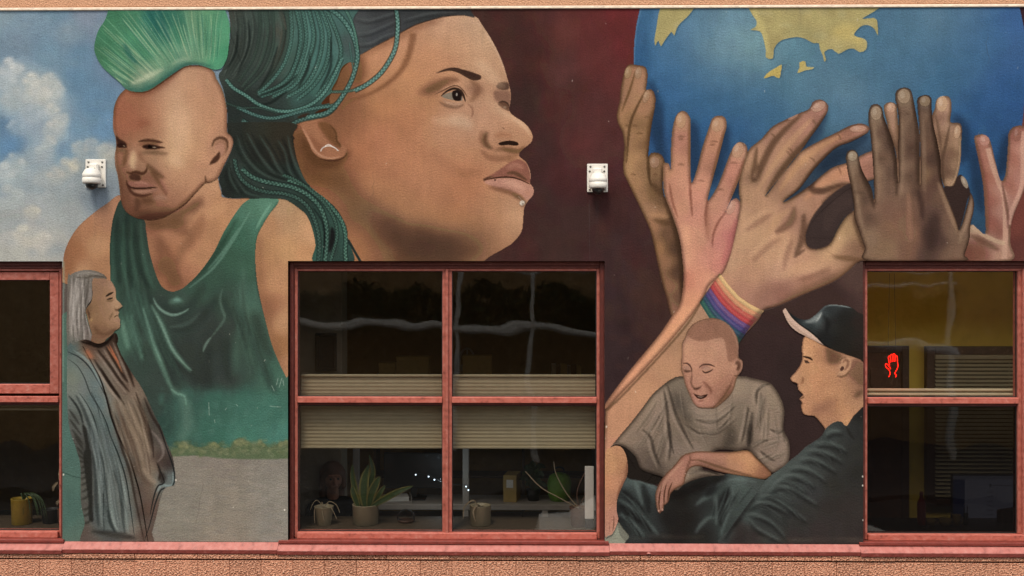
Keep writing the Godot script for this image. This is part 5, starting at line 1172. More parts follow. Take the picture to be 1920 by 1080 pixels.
	for k in 60:
		blob([0xa37e68, 0x6d4c3e][k % 2], rng.randf_range(190, 700), rng.randf_range(70, 260), 10, 6, 2, 0.18)
	brush(0x45302a, 13, 2, 0.9, [120, 552, 150, 545, 185, 556, 215, 600, 222, 650], 1)
	brush(0x3f2b26, 20, 3, 0.85, [130, 620, 160, 636, 215, 632], 1)
	brush(0x45302a, 16, 2, 0.9, [300, 600, 330, 570, 380, 556, 440, 566, 480, 585], 1)
	brush(0x3a2823, 15, 2, 0.9, [335, 628, 370, 652, 420, 638, 460, 612], 1)
	brush(0x7d5c50, 34, 7, 0.6, [310, 600, 340, 590, 400, 575], 1)
	blob(0x9f7f6e, 390, 605, 50, 22, 5, 0.6)
	blob(0x9a7868, 165, 595, 34, 24, 5, 0.6)
	brush(0x5a3c33, 11, 3, 0.8, [222, 640, 222, 700, 210, 760, 235, 815, 270, 832, 310, 815, 340, 790], 1)
	brush(0x4a312a, 18, 4, 0.8, [235, 825, 270, 836, 320, 815], 1)
	brush(0x7a5244, 30, 8, 0.6, [340, 750, 380, 790, 430, 840, 438, 890], 1)
	brush(0x6a4438, 8, 3, 0.8, [345, 750, 395, 790, 435, 845, 436, 890], 1)
	area(0x8f6558, 2, 0.9, [232, 882, 280, 905, 330, 912, 405, 892, 370, 930, 320, 946, 280, 935])
	area(0x33201b, 2, 0.95, [248, 890, 320, 912, 398, 892, 372, 930, 318, 948, 276, 932])
	area(0x9a8578, 0, 0.9, [285, 912, 330, 920, 365, 914, 330, 930, 295, 926])
	brush(0x4a2f28, 8, 2, 0.85, [230, 880, 280, 906, 330, 914, 405, 892], 1)
	brush(0x6d473a, 12, 4, 0.6, [285, 965, 320, 972, 360, 960], 1)
	brush(0x5a3a30, 12, 3, 0.8, [270, 1032, 340, 1052, 440, 1050, 500, 1010, 570, 930, 640, 820, 690, 700], 1)
	brush(0x6a473a, 50, 12, 0.5, [520, 1000, 600, 900, 660, 780], 1)
	brush(0x513830, 30, 5, 0.75, [715, 560, 725, 530, 750, 545, 755, 590, 735, 640], 1)
	brush(0x4a3028, 14, 3, 0.9, [735, 545, 740, 590, 722, 625], 1)
	brush(0x55382e, 8, 2, 0.8, [690, 680, 720, 690, 745, 678], 1)
	brush(0xc49c84, 10, 3, 0.6, [755, 500, 788, 540, 785, 600, 760, 660], 1)
	edge_shade(0x4a332a, 4, 2, 0.5, out.youth_head)
	free_hand()
	return out


func paint_cap_boy() -> Dictionary:
	var out := {}
	view(1450, 560, 4.32)
	# face and neck
	out.cap_face = mask([255, 305, 235, 350, 230, 420, 235, 480, 220, 530, 190, 580, 145, 630, 138, 652, 160, 680, 195, 692, 198, 735, 236, 772, 232, 790, 210, 812, 228, 838, 225, 880, 240, 930, 280, 945, 330, 950, 370, 990, 415, 1050, 440, 1100, 640, 1100, 760, 900, 760, 490, 700, 480, 420, 380, 330, 330])
	wash([270, 340, 0xbd8e6a, 260, 420, 0xc09470, 330, 400, 0xbd8e68, 400, 420, 0xa67a5c, 260, 560, 0xb88a66, 200, 620, 0xb98f70, 170, 650, 0xb58c70, 240, 640, 0xb08462, 340, 560, 0xb88a66, 430, 600, 0xb48764, 330, 650, 0xb08260, 400, 680, 0xb18462, 250, 720, 0xb88c6a, 240, 800, 0xb4866a, 300, 780, 0xb68864, 380, 780, 0xb08262, 270, 880, 0xb48764, 350, 900, 0x8a6450, 440, 860, 0x8f684f, 320, 930, 0xa67c5f, 470, 780, 0xb08562, 560, 750, 0xb58a66,
		500, 620, 0xb08464, 480, 940, 0x99705a, 430, 980, 0xa67c60, 450, 1040, 0x9a7058, 560, 900, 0xb48862, 580, 1000, 0xb88c66, 660, 860, 0xae8464, 700, 840, 0xb48c6c, 480, 470, 0x6d4d3f, 460, 440, 0x7d5a48, 560, 460, 0x8f6b54, 650, 560, 0x84614f, 680, 640, 0x6a4c40, 700, 560, 0x7d5d4e, 640, 720, 0x9a745a, 690, 780, 0x5f443a, 590, 530, 0xb0886c, 610, 500, 0xb99274], 16)
	area(0xd8a880, 0, 0.16, [-300, -300, 2000, -300, 2000, 2000, -300, 2000], false)
	stipple(900, 1.0, 0.24)
	area(0x5f4337, 7, 0.75, [420, 395, 520, 440, 560, 470, 530, 520, 480, 530, 440, 520, 430, 450])
	area(0x6a4a3e, 10, 0.6, [640, 500, 730, 520, 730, 700, 680, 690, 630, 640, 600, 620])
	brush(0x5a4036, 34, 8, 0.6, [650, 800, 690, 770, 725, 740], 1)
	brush(0x33241e, 15, 2, 0.95, [236, 468, 270, 474, 300, 485, 316, 500], 1)
	brush(0x6a4a3a, 10, 4, 0.5, [245, 490, 280, 490], 1)
	area(0x4a3830, 2, 0.9, [250, 502, 268, 500, 292, 520, 268, 524, 254, 516])
	brush(0x2f221d, 6, 0, 0.9, [244, 500, 265, 502, 290, 518], 1)
	brush(0x7d573f, 14, 4, 0.7, [235, 630, 240, 660, 225, 690], 1)
	brush(0x33231c, 9, 2, 0.9, [150, 672, 175, 682, 195, 690], 1)
	brush(0x6d4a38, 12, 4, 0.6, [205, 690, 225, 692], 1)
	brush(0x5c3d30, 8, 2, 0.7, [215, 812, 240, 800, 250, 790], 1)
	brush(0x7a563f, 14, 5, 0.5, [225, 840, 245, 850], 1)
	brush(0x8a6450, 60, 16, 0.5, [300, 930, 380, 890, 450, 850, 520, 800], 1)
	# ear
	area(0xb58e70, 3, 0.95, [535, 490, 560, 470, 600, 465, 628, 495, 625, 550, 600, 595, 570, 625, 520, 630, 515, 610, 535, 580, 532, 540])
	brush(0x54392d, 10, 3, 0.8, [540, 530, 538, 500, 560, 478, 595, 475], 1)
	brush(0x6d4c3c, 16, 4, 0.7, [560, 520, 580, 495, 605, 510, 595, 550, 575, 580], 1)
	area(0x45302a, 2, 0.9, [542, 560, 560, 545, 572, 565, 555, 585, 540, 580])
	brush(0x54392d, 9, 3, 0.8, [512, 622, 545, 632, 585, 620, 615, 580], 1)
	edge_shade(0x4a3328, 4, 2, 0.5, out.cap_face)
	# cap: the pale underside of its peak, then the dark crown
	out.cap = mask([78, 110, 80, 90, 96, 76, 110, 90, 140, 120, 190, 155, 250, 172, 300, 160, 350, 120, 400, 70, 450, 48, 520, 50, 620, 66, 680, 110, 760, 180, 760, 520, 700, 490, 600, 455, 500, 420, 410, 380, 330, 340, 250, 300, 180, 260, 120, 200])
	wash([300, 220, 0x2e3233, 250, 190, 0x3e4647, 330, 170, 0x6a7576, 400, 120, 0x42484a, 450, 80, 0x343839, 500, 60, 0x3a3f40, 560, 150, 0x2a2927, 450, 200, 0x2d2d2b, 600, 250, 0x2c2a27, 400, 320, 0x272727, 550, 380, 0x2a2825, 680, 200, 0x332c29, 700, 350, 0x302a27, 680, 450, 0x2c2622, 200, 150, 0x24282a], 12)
	brush(0x9fa6a4, 22, 6, 0.7, [250, 188, 310, 180, 360, 145, 390, 105], 1)
	brush(0xc4c8c4, 9, 3, 0.7, [340, 190, 370, 150, 385, 110], 1)
	brush(0x5f6a6c, 14, 4, 0.7, [380, 100, 420, 65, 470, 50, 560, 60, 630, 72], 1)
	brush(0x8d9694, 7, 2, 0.7, [440, 62, 470, 50, 540, 55, 620, 74], 1)
	brush(0x1a1a1a, 20, 6, 0.6, [400, 130, 440, 200, 420, 280], 1)
	area(0xc4a898, 0, 1.0, [76, 110, 80, 90, 96, 76, 112, 100, 150, 155, 210, 210, 290, 265, 350, 315, 412, 376, 340, 345, 255, 303, 180, 262, 120, 200])
	brush(0x93796c, 12, 4, 0.5, [100, 150, 160, 220, 230, 275, 320, 330, 400, 372], 1)
	brush(0x181818, 9, 2, 0.9, [98, 76, 118, 104, 155, 155, 212, 207, 292, 262, 352, 312, 414, 374, 500, 424, 620, 466, 720, 498], 1)
	free_hand()

	# denim shirt: shoulder and the long sleeve across the corner
	view(1340, 760, 4.077)
	out.cap_shirt = mask([1330, 60, 1330, 60, 1128, 12, 1128, 12, 1060, 80, 1005, 158, 975, 130, 940, 120, 890, 140, 845, 180, 820, 230, 760, 275, 690, 320, 640, 370, 575, 420, 520, 470, 440, 525, 390, 570, 340, 640, 280, 720, 220, 800, 160, 880, 100, 960, 40, 1010, 30, 1060, 200, 1100, 1330, 1100, 1330, 1100])
	wash([1100, 80, 0x2c2b2a, 1120, 200, 0x343634, 1050, 180, 0x3c403e, 940, 150, 0x414746, 900, 200, 0x5a6562, 980, 230, 0x424845, 850, 260, 0x485250, 760, 310, 0x50595a, 850, 330, 0x4d5552, 950, 330, 0x3f4441, 1050, 330, 0x383a37, 700, 360, 0x56625f, 800, 400, 0x484f4c, 900, 430, 0x3f4340, 1080, 500, 0x363634, 660, 420, 0x5f6b68, 760, 460, 0x4c5451, 560, 480, 0x5c6a66, 660, 500, 0x55605c, 750, 550, 0x464b48,
		900, 600, 0x393936, 480, 550, 0x5f6e6a, 560, 570, 0x55605d, 650, 600, 0x50595a, 720, 660, 0x44484a, 420, 610, 0x61706d, 500, 640, 0x525c59, 600, 680, 0x474e4b, 700, 760, 0x40423f, 350, 690, 0x566461, 450, 720, 0x465050, 550, 770, 0x434a47, 300, 780, 0x4d5956, 400, 800, 0x363b39, 500, 850, 0x3e4340, 650, 880, 0x3f3f3d, 260, 860, 0x5a6966, 350, 900, 0x434a48, 200, 950, 0x3c3534, 300, 980, 0x423c3b, 150, 1020, 0x38302f, 450, 980, 0x484f4c, 600, 1000, 0x433d3c,
		850, 780, 0x3e3a38, 1000, 750, 0x3f3a38, 1050, 900, 0x413c3a, 800, 950, 0x443d3c, 1100, 1000, 0x3e3837, 100, 980, 0x566260, 60, 1020, 0x4c5654], 14)
	for s in [[760, 285, 850, 285, 950, 310, 1000, 350], [690, 340, 790, 345, 900, 380, 970, 430], [640, 400, 740, 405, 830, 440, 920, 500], [560, 470, 660, 470, 760, 510, 840, 570], [500, 540, 600, 530, 700, 570, 760, 620], [430, 610, 520, 560, 620, 610, 700, 660], [400, 650, 500, 610, 600, 640, 680, 690, 780, 750], [330, 690, 420, 690, 520, 750, 620, 820, 700, 880], [230, 790, 300, 745, 380, 735, 480, 770, 560, 820], [220, 820, 300, 830, 400, 870, 470, 930, 540, 1010], [240, 840, 300, 920, 400, 980, 500, 1030], [840, 220, 900, 190, 970, 200], [60, 1000, 120, 900, 200, 820]]:
		brush(0x7d8d88, 18, 6, 0.6, s, 1)
		brush(0x1f2120, 20, 6, 0.65, offset(s, 14, 34), 1)
	drape([800, 240, 900, 245, 980, 300, 1020, 360], [250, 830, 350, 850, 470, 930, 560, 1030], 40, 0x1d1f1e, 0x84928e, 9, 4, 0.42)
	brush(0x1d1d1c, 26, 7, 0.6, [340, 660, 280, 740, 200, 840, 140, 930], 1)
	brush(0x6d7a76, 24, 8, 0.5, [520, 480, 440, 550, 370, 630, 300, 720], 1)
	brush(0x2a2827, 18, 5, 0.7, [1005, 165, 1040, 230, 1070, 260], 1)
	area(0x2a2524, 0, 0.27, [-50, 0, 1400, 0, 1400, 1200, -50, 1200], false)
	free_hand()
	return out


func finish_canvas() -> void:
	# chips, scratches and hairline cracks in the coat
	free_hand()
	view(0, 0, 1)
	for k in 90:
		var x := rng.randf_range(0, 1920)
		var y := rng.randf_range(20, 1010)
		brush([0xc9c0b2, 0xded6ca, 0x8f8378][k % 3], rng.randf_range(0.7, 1.6), 0, rng.randf_range(0.3, 0.75), [x, y, x + rng.randf_range(-2, 2), y + rng.randf_range(0.5, 5.0)], 0)
	for q in [[1617, 893], [1617, 910], [1618, 975], [1137, 800], [119, 890], [534, 956], [330, 900]]:
		blob(0xe0d8cc, q[0], q[1], 1.5, 2.0, 0, 0.9)
	for q in [[1480, 110, 40], [560, 30, 60], [1010, 300, 80], [1250, 420, 60], [380, 900, 90], [1560, 880, 70], [700, 320, 60], [1850, 60, 60]]:
		var x: float = q[0]
		var y: float = q[1]
		var path := []
		for i in 7:
			path.append_array([x, y])
			x += rng.randf_range(-5, 5)
			y += q[2] / 6.0
		brush(0x4a4038, 0.9, 0, 0.35, path, 1)
	for q in [[1119, 372, 1120, 420, 1118, 486], [178, 360, 180, 400, 178, 450], [545, 20, 546, 40, 545, 70], [1500, 12, 1501, 40, 1500, 60], [905, 14, 906, 50, 905, 90]]:
		brush(0x4a4440, 5, 3, 0.16, q, 2)
	for k in 40:   # splash dirt along the foot
		blob(0x6a6258, rng.randf_range(0, 1920), rng.randf_range(1000, 1022), rng.randf_range(10, 50), rng.randf_range(2, 6), 4, 0.14)
	# roller nap, fine sanding and dust: tone varies a little everywhere, none of it in the shape of light
	var fine := FastNoiseLite.new()
	fine.seed = 5
	fine.noise_type = FastNoiseLite.TYPE_SIMPLEX
	fine.frequency = 0.42
	fine.fractal_octaves = 2
	var wide := FastNoiseLite.new()
	wide.seed = 9
	wide.frequency = 0.018
	wide.fractal_octaves = 4
	var a := fine.get_image(CW, CH, false, false, false).get_data()
	var b := wide.get_image(CW, CH, false, false, false).get_data()
	wide.frequency = 0.09
	wide.fractal_octaves = 3
	var si := wide.get_image(CW, CH / 8, false, false, false)   # drawn out along the roller's way
	si.resize(CW, CH, Image.INTERPOLATE_CUBIC)
	var s := si.get_data()
	var d := cv.get_data()
	var k := 0
	for i in CW * CH:
		var t := 256 + ((a[i] - 128) * 66 + (b[i] - 128) * 30 + (s[i] - 128) * 13) / 256
		var r := d[k]
		var g := d[k + 1]
		var u := d[k + 2]
		if g > r:   # the sky blues and greens of this paint have gone chalky
			var l := (r * 3 + g * 6 + u) / 10
			var m := 76 if u >= g else 44
			if u < g:
				t -= t * mini(22, g - r) / 256
			m += maxi(0, 105 - l) * maxi(0, 44 - (g - r)) / 40
			var q := mini(m, (g - r) * 8)
			r += ((l - r) * q) >> 8
			g += ((l - g) * q) >> 8
			u += ((l - u) * q) >> 8
			if d[k + 2] > d[k + 1] + 22:
				t -= 8
		elif r > g + 30:
			if r < 125:
				g += 5
			u += 2
		d[k] = clampi(((r + (r - 112) / 13) * t) >> 8, 4, 255)
		d[k + 1] = clampi(((g + (g - 112) / 13) * t) >> 8, 4, 255)
		d[k + 2] = clampi(((u + (u - 112) / 13) * t) >> 8, 4, 255)
		k += 4
	cv = Image.create_from_data(CW, CH, false, Image.FORMAT_RGBA8, d)


# ---------------------------------------------------------------- places: pixels of the frontal view to metres on the wall, or on a plane behind it
func at(px: float, py: float, depth := 0.0) -> Vector3:
	var w := wall_px(Vector2(px, py))
	var p := Vector3((w.x - 960.0) * PX, EYE + (540.0 - w.y) * PX, 0)
	if depth == 0.0:
		return p
	var eye := Vector3(DIST * sin(YAW), EYE, DIST * cos(YAW))
	var k := (eye.z + depth) / eye.z
	return eye + (p - eye) * k


func grow(depth: float) -> float:   # metres per pixel on that plane
	return PX * (DIST + depth) / DIST


# ---------------------------------------------------------------- naming
func numbered(called: String) -> String:
	if not used.has(called):
		used[called] = 0
		return called
	used[called] += 1
	return "%s_%03d" % [called, used[called]]


func thing(called: String, label: String, category: String, where := Vector3.ZERO, turn := 0.0, group := "") -> Node3D:
	var o := Node3D.new()
	o.name = numbered(called)
	add_child(o)
	o.position = where
	o.rotation.y = turn
	tag(o, label, category, group)
	return o


func tag(o: Node3D, label: String, category: String, group := "") -> void:
	o.set_meta("label", label)
	o.set_meta("category", category)
	if group:
		o.set_meta("group", group)


func obj(called: String, st: SurfaceTool, m: Material, parent: Node3D = null, flat := true) -> MeshInstance3D:
	if flat:
		st.generate_normals()
	var o := MeshInstance3D.new()
	o.mesh = st.commit()
	o.material_override = m
	if parent == null:
		o.name = numbered(called)
		add_child(o)
	else:
		o.name = called
		parent.add_child(o, true)
	return o


func struct(called: String, st: SurfaceTool, m: Material) -> MeshInstance3D:
	var o := obj(called, st, m)
	o.set_meta("kind", "structure")
	return o


func mesh_obj(called: String, mesh: Mesh, m: Material, parent: Node3D, where := Vector3.ZERO) -> MeshInstance3D:
	var o := MeshInstance3D.new()
	o.mesh = mesh
	o.material_override = m
	o.name = called
	parent.add_child(o, true)
	o.position = where
	return o


# ---------------------------------------------------------------- shapes
func tool(smooth := false) -> SurfaceTool:
	var st := SurfaceTool.new()
	st.begin(Mesh.PRIMITIVE_TRIANGLES)
	st.set_smooth_group(0 if smooth else -1)
	return st


func tri(st: SurfaceTool, a: Vector3, b: Vector3, c: Vector3, out: Vector3) -> void:
	if (b - a).cross(c - a).dot(out) > 0.0:
		var t := b
		b = c
		c = t
	st.add_vertex(a)
	st.add_vertex(b)
	st.add_vertex(c)


func quad(st: SurfaceTool, a: Vector3, b: Vector3, c: Vector3, d: Vector3, out: Vector3) -> void:
	tri(st, a, b, c, out)
	tri(st, a, c, d, out)


func bx(st: SurfaceTool, lo: Vector3, hi: Vector3, bevel := 0.0) -> void:
	var c := (lo + hi) * 0.5
	var h := (hi - lo).abs() * 0.5
	var b := minf(bevel, minf(h.x, minf(h.y, h.z)) * 0.45)
	for ax in 3:
		var u := (ax + 1) % 3
		var v := (ax + 2) % 3
		for s in [-1.0, 1.0]:
			var p := []
			for q in [[-1, -1], [1, -1], [1, 1], [-1, 1]]:
				var r := Vector3.ZERO
				r[ax] = s * h[ax]
				r[u] = q[0] * (h[u] - b)
				r[v] = q[1] * (h[v] - b)
				p.append(c + r)
			var n := Vector3.ZERO
			n[ax] = s
			quad(st, p[0], p[1], p[2], p[3], n)
	if b <= 0.0:
		return
	for ax in 3:   # edges along ax
		var u := (ax + 1) % 3
		var v := (ax + 2) % 3
		for su in [-1.0, 1.0]:
			for sv in [-1.0, 1.0]:
				var p := []
				for q in [[-1, 0], [1, 0], [1, 1], [-1, 1]]:
					var r := Vector3.ZERO
					r[ax] = q[0] * (h[ax] - b)
					r[u] = su * (h[u] - (0.0 if q[1] == 0 else b))
					r[v] = sv * (h[v] - (b if q[1] == 0 else 0.0))
					p.append(c + r)
				var n := Vector3.ZERO
				n[u] = su
				n[v] = sv
				quad(st, p[0], p[1], p[2], p[3], n)
	for sx in [-1.0, 1.0]:
		for sy in [-1.0, 1.0]:
			for sz in [-1.0, 1.0]:
				var s := Vector3(sx, sy, sz)
				tri(st, c + s * Vector3(h.x, h.y - b, h.z - b), c + s * Vector3(h.x - b, h.y, h.z - b), c + s * Vector3(h.x - b, h.y - b, h.z), s)


func prism(st: SurfaceTool, p: PackedVector2Array, z0: float, z1: float) -> bool:   # an outline in x, y with thickness in z
	var t := Geometry2D.triangulate_polygon(p)
	if t.is_empty():
		return false
	for i in range(0, t.size(), 3):
		for z in [z0, z1]:
			var n := Vector3(0, 0, 1 if z == maxf(z0, z1) else -1)
			tri(st, Vector3(p[t[i]].x, p[t[i]].y, z), Vector3(p[t[i + 1]].x, p[t[i + 1]].y, z), Vector3(p[t[i + 2]].x, p[t[i + 2]].y, z), n)
	var turn := 1.0 if Geometry2D.is_polygon_clockwise(p) else -1.0
	for i in p.size():
		var a := p[i]
		var b := p[(i + 1) % p.size()]
		var n := (b - a).orthogonal() * turn
		quad(st, Vector3(a.x, a.y, z0), Vector3(b.x, b.y, z0), Vector3(b.x, b.y, z1), Vector3(a.x, a.y, z1), Vector3(n.x, n.y, 0))
	return true


func tube(st: SurfaceTool, path: Array, radius: Array, sides := 8) -> void:   # round bar through points, one radius per point
	var rings := []
	var n := path.size()
	var up := Vector3(0.31, 0.2, 0.93)
	for i in n:
		var d: Vector3 = (path[mini(i + 1, n - 1)] - path[maxi(i - 1, 0)]).normalized()
		var s := d.cross(up).normalized()
		if s.length() < 0.5:
			s = d.cross(Vector3.RIGHT).normalized()
		var t := s.cross(d)
		var ring := []
		for k in sides:
			var a := TAU * k / sides
			ring.append(path[i] + (s * cos(a) + t * sin(a)) * float(radius[mini(i, radius.size() - 1)]))
		rings.append(ring)
	for i in n - 1:
		for k in sides:
			var a: Vector3 = rings[i][k]
			var b: Vector3 = rings[i][(k + 1) % sides]
			quad(st, a, b, rings[i + 1][(k + 1) % sides], rings[i + 1][k], a - path[i])
	for e in [0, n - 1]:
		for k in range(1, sides - 1):
			tri(st, rings[e][0], rings[e][k], rings[e][k + 1], path[e] - path[1 if e == 0 else n - 2])


func lathe(st: SurfaceTool, profile: Array, where := Vector3.ZERO, sides := 20) -> void:   # pairs of radius and height
	for i in profile.size() - 1:
		var a: Vector2 = profile[i]
		var b: Vector2 = profile[i + 1]
		for k in sides:
			var t0 := TAU * k / sides
			var t1 := TAU * (k + 1) / sides
			var d0 := Vector3(cos(t0), 0, sin(t0))
			var d1 := Vector3(cos(t1), 0, sin(t1))
			var e := b - a
			var n := d0 * e.y - Vector3(0, e.x, 0)
			var p := [where + d0 * a.x + Vector3(0, a.y, 0), where + d1 * a.x + Vector3(0, a.y, 0), where + d1 * b.x + Vector3(0, b.y, 0), where + d0 * b.x + Vector3(0, b.y, 0)]
			if a.x > 0.0001:
				tri(st, p[0], p[1], p[2] if b.x > 0.0001 else p[3], n)
			if b.x > 0.0001:
				tri(st, p[0], p[2], p[3], n)


func leaf(st: SurfaceTool, path: Array, width: float, cup := 0.25) -> void:   # a blade along points, widest in the middle, folded along its rib, with thickness
	var n := path.size()
	var l := []
	var r := []
	var m := []
	for i in n:
		var d: Vector3 = (path[mini(i + 1, n - 1)] - path[maxi(i - 1, 0)]).normalized()
		var s := d.cross(Vector3(0.2, 0.15, 1)).normalized()
		var t := float(i) / (n - 1)
		var w := width * pow(maxf(sin(PI * (0.12 + 0.88 * t)), 0.0), 0.8) * 0.5
		var f := s.cross(d) * w * cup
		l.append(path[i] + s * w + f)
		r.append(path[i] - s * w + f)
		m.append(path[i])
	for i in n - 1:
		var o: Vector3 = (r[i] - l[i]).cross(m[i + 1] - m[i])
		for q in [-0.0012, 0.0012]:
			var k: Vector3 = o.normalized() * q
			quad(st, l[i] + k, m[i] + k, m[i + 1] + k, l[i + 1] + k, o * signf(q))
			quad(st, m[i] + k, r[i] + k, r[i + 1] + k, m[i + 1] + k, o * signf(q))


func curve(a: Array, per := 6) -> Array:   # smooth run through points
	var o := []
	var n := a.size()
	for i in n - 1:
		for j in per:
			o.append((a[i] as Vector3).cubic_interpolate(a[i + 1], a[maxi(i - 1, 0)], a[mini(i + 2, n - 1)], float(j) / per))
	o.append(a[n - 1])
	return o


# ---------------------------------------------------------------- materials
var M := {}


func noise_tex(w: int, h: int, freq: float, octaves: int, sd: int, normal := false, ramp: Gradient = null, bump := 4.0, kind := FastNoiseLite.TYPE_SIMPLEX_SMOOTH) -> NoiseTexture2D:
	var n := FastNoiseLite.new()
	n.seed = sd
	n.noise_type = kind
	n.frequency = freq
	n.fractal_octaves = octaves
	var t := NoiseTexture2D.new()
	t.width = w
	t.height = h
	t.seamless = true
	t.noise = n
	t.as_normal_map = normal
	t.bump_strength = bump
	if ramp:
		t.color_ramp = ramp
	return t


func ramp_of(a: Array) -> Gradient:
	var g := Gradient.new()
	var o := PackedFloat32Array()
	var c := PackedColorArray()
	for i in a.size():
		o.append(float(i) / (a.size() - 1))
		c.append(a[i])
	g.offsets = o
	g.colors = c
	return g


func paint(hex: int, rough := 0.6, vary := 0.08, scale := 1.0, bump := 0.0, sd := 3) -> StandardMaterial3D:
	var m := StandardMaterial3D.new()
	var c := Color.hex((hex << 8) | 255)
	m.roughness = rough
	if rough > 0.65:
		m.metallic_specular = 0.2
	if vary > 0.0:
		m.albedo_texture = noise_tex(256, 256, 0.03, 4, sd, false, ramp_of([c.darkened(vary * 1.6), c.darkened(vary * 0.4), c, c.lightened(vary)]))
		m.uv1_triplanar = true
		m.uv1_world_triplanar = true
		m.uv1_scale = Vector3.ONE * scale
	else:
		m.albedo_color = c
	if bump > 0.0:
		m.normal_enabled = true
		m.normal_texture = noise_tex(256, 256, 0.09, 3, sd + 40, true, null, 5.0)
		m.normal_scale = bump
	return m


func worn(hex: int, rough: float, sd: int) -> StandardMaterial3D:   # house paint with grime and a few chips
	var m := paint(hex, rough, 0.1, 1.0, 0.15, sd)
	var c := Color.hex((hex << 8) | 255)
	m.albedo_texture = noise_tex(512, 512, 0.028, 5, sd + 100, false, ramp_of([c.darkened(0.5), c.darkened(0.2), c.darkened(0.06), c, c.lightened(0.03), c.lightened(0.06), c.lightened(0.12), Color(0.74, 0.55, 0.46)]))
	m.roughness_texture = noise_tex(256, 256, 0.03, 4, sd + 120, false, ramp_of([Color(0.35, 0.35, 0.35), Color(0.75, 0.75, 0.75)]))
	m.roughness = 1.0
	return m


func make_materials() -> void:
	M.frame = worn(0xa85a4b, 0.5, 3)
	M.frame_lit = worn(0xba6151, 0.45, 47)  # same frame paint, lightened for the rails that catch the light
	M.inner_sill = paint(0x54483a, 0.7, 0.1, 1.5, 0.0, 48)
	M.frame_shaded = paint(0x63281f, 0.55, 0.12, 1.3, 0.12, 4)  # frame paint darkened: the shade of the recessed head is in the colour
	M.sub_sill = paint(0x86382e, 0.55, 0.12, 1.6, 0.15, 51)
	M.sill = worn(0xb86e64, 0.5, 5)
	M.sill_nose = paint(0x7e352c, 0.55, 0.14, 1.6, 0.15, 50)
	M.plaster = StandardMaterial3D.new()
	M.plaster.albedo_texture = mural_tex
	M.plaster.roughness = 0.92
	M.plaster.metallic_specular = 0.12
	M.plaster.texture_repeat = false
	M.plaster.normal_enabled = true
	M.plaster.normal_texture = mural_bump
	M.plaster.normal_scale = 0.28
	M.plain_plaster = paint(0x6d4a44, 0.9, 0.12, 0.6, 0.4, 6)
	M.reveal = paint(0x6a463c, 0.8, 0.15, 2.0, 0.2, 8)
	M.stucco = StandardMaterial3D.new()
	M.stucco.albedo_texture = noise_tex(512, 512, 0.05, 5, 11, false, ramp_of([Color(0.78, 0.56, 0.43), Color(0.87, 0.655, 0.52), Color(0.93, 0.73, 0.59)]))
	M.stucco.normal_enabled = true
	M.stucco.normal_texture = noise_tex(512, 512, 0.06, 4, 12, true, null, 9.0)
	M.stucco.normal_scale = 1.0
	M.stucco.roughness = 0.95
	M.stucco.metallic_specular = 0.2
	M.stucco.uv1_triplanar = true
	M.stucco.uv1_world_triplanar = true
	M.stucco.uv1_scale = Vector3.ONE * 2.2
	M.lip = paint(0xffe8d0, 0.7, 0.06, 1.0, 0.3, 13)
	M.granule = []
	for k in 4:
		var g := StandardMaterial3D.new()
		var d: float = [0.0, 0.05, -0.03, 0.1][k]
		g.albedo_texture = noise_tex(512, 512, 0.16, 2, 30 + k, false, ramp_of([Color(0.52, 0.31, 0.23), Color(0.70, 0.46, 0.36).darkened(maxf(d, 0) * 0.8), Color(0.83, 0.59, 0.475).darkened(maxf(d, 0) * 0.8), Color(1.0, 0.76, 0.63), Color(1.0, 0.92, 0.84)]), 4.0, FastNoiseLite.TYPE_PERLIN)
		g.normal_enabled = true
		g.normal_texture = noise_tex(512, 512, 0.16, 2, 30 + k, true, null, 10.0, FastNoiseLite.TYPE_PERLIN)
		g.normal_scale = 0.9
		g.roughness = 0.8
		g.metallic_specular = 0.3
		g.uv1_triplanar = true
		g.uv1_world_triplanar = true
		g.uv1_scale = Vector3.ONE * 1.0
		M.granule.append(g)
	M.mortar = paint(0x4a352c, 0.95, 0.15, 2.0, 0.3, 14)
	M.glass = StandardMaterial3D.new()
	M.glass.albedo_color = Color(0.05, 0.045, 0.03, 0.16)
	M.glass.transparency = BaseMaterial3D.TRANSPARENCY_ALPHA
	M.glass.roughness = 0.02
	M.glass.metallic_specular = 0.5
	M.glass.normal_enabled = true
	M.glass.normal_texture = noise_tex(256, 256, 0.012, 2, 60, true, null, 8.0)
	M.glass.normal_scale = 0.018
	M.glass.uv1_triplanar = true
	M.glass.uv1_world_triplanar = true
	M.glass.uv1_scale = Vector3.ONE * 0.5
	M.glass_clear = M.glass.duplicate()
	M.glass_clear.albedo_color = Color(0.05, 0.045, 0.03, 0.03)
	M.glass_dim = M.glass.duplicate()
	M.glass_dim.albedo_color = Color(0.03, 0.02, 0.018, 0.66)
	M.room = paint(0x8a8070, 0.9, 0.06, 0.7, 0.1, 15)
	M.room_dark = paint(0x86683e, 0.9, 0.08, 0.7, 0.1, 16)
	M.olive = paint(0xe4c452, 0.9, 0.05, 0.6, 0.1, 17)
	M.carpet = paint(0x6e6656, 0.95, 0.12, 2.0, 0.3, 18)
	M.ceiling = paint(0xc8c2b4, 0.9, 0.04, 0.7, 0.1, 19)
	M.shade = paint(0xafa285, 0.85, 0.05, 1.0, 0.0, 20)
	M.white = paint(0xe8e2d8, 0.45, 0.03, 2.0, 0.0, 22)
	M.steel = paint(0x8c8880, 0.35, 0.1, 4.0, 0.0, 23)
	M.steel.metallic = 0.8
	M.smoke = StandardMaterial3D.new()
	M.smoke.albedo_color = Color(0.03, 0.03, 0.035)
	M.smoke.roughness = 0.06
	M.smoke.clearcoat_enabled = true
	M.soil = paint(0x3a2c22, 0.95, 0.2, 6.0, 0.5, 24)
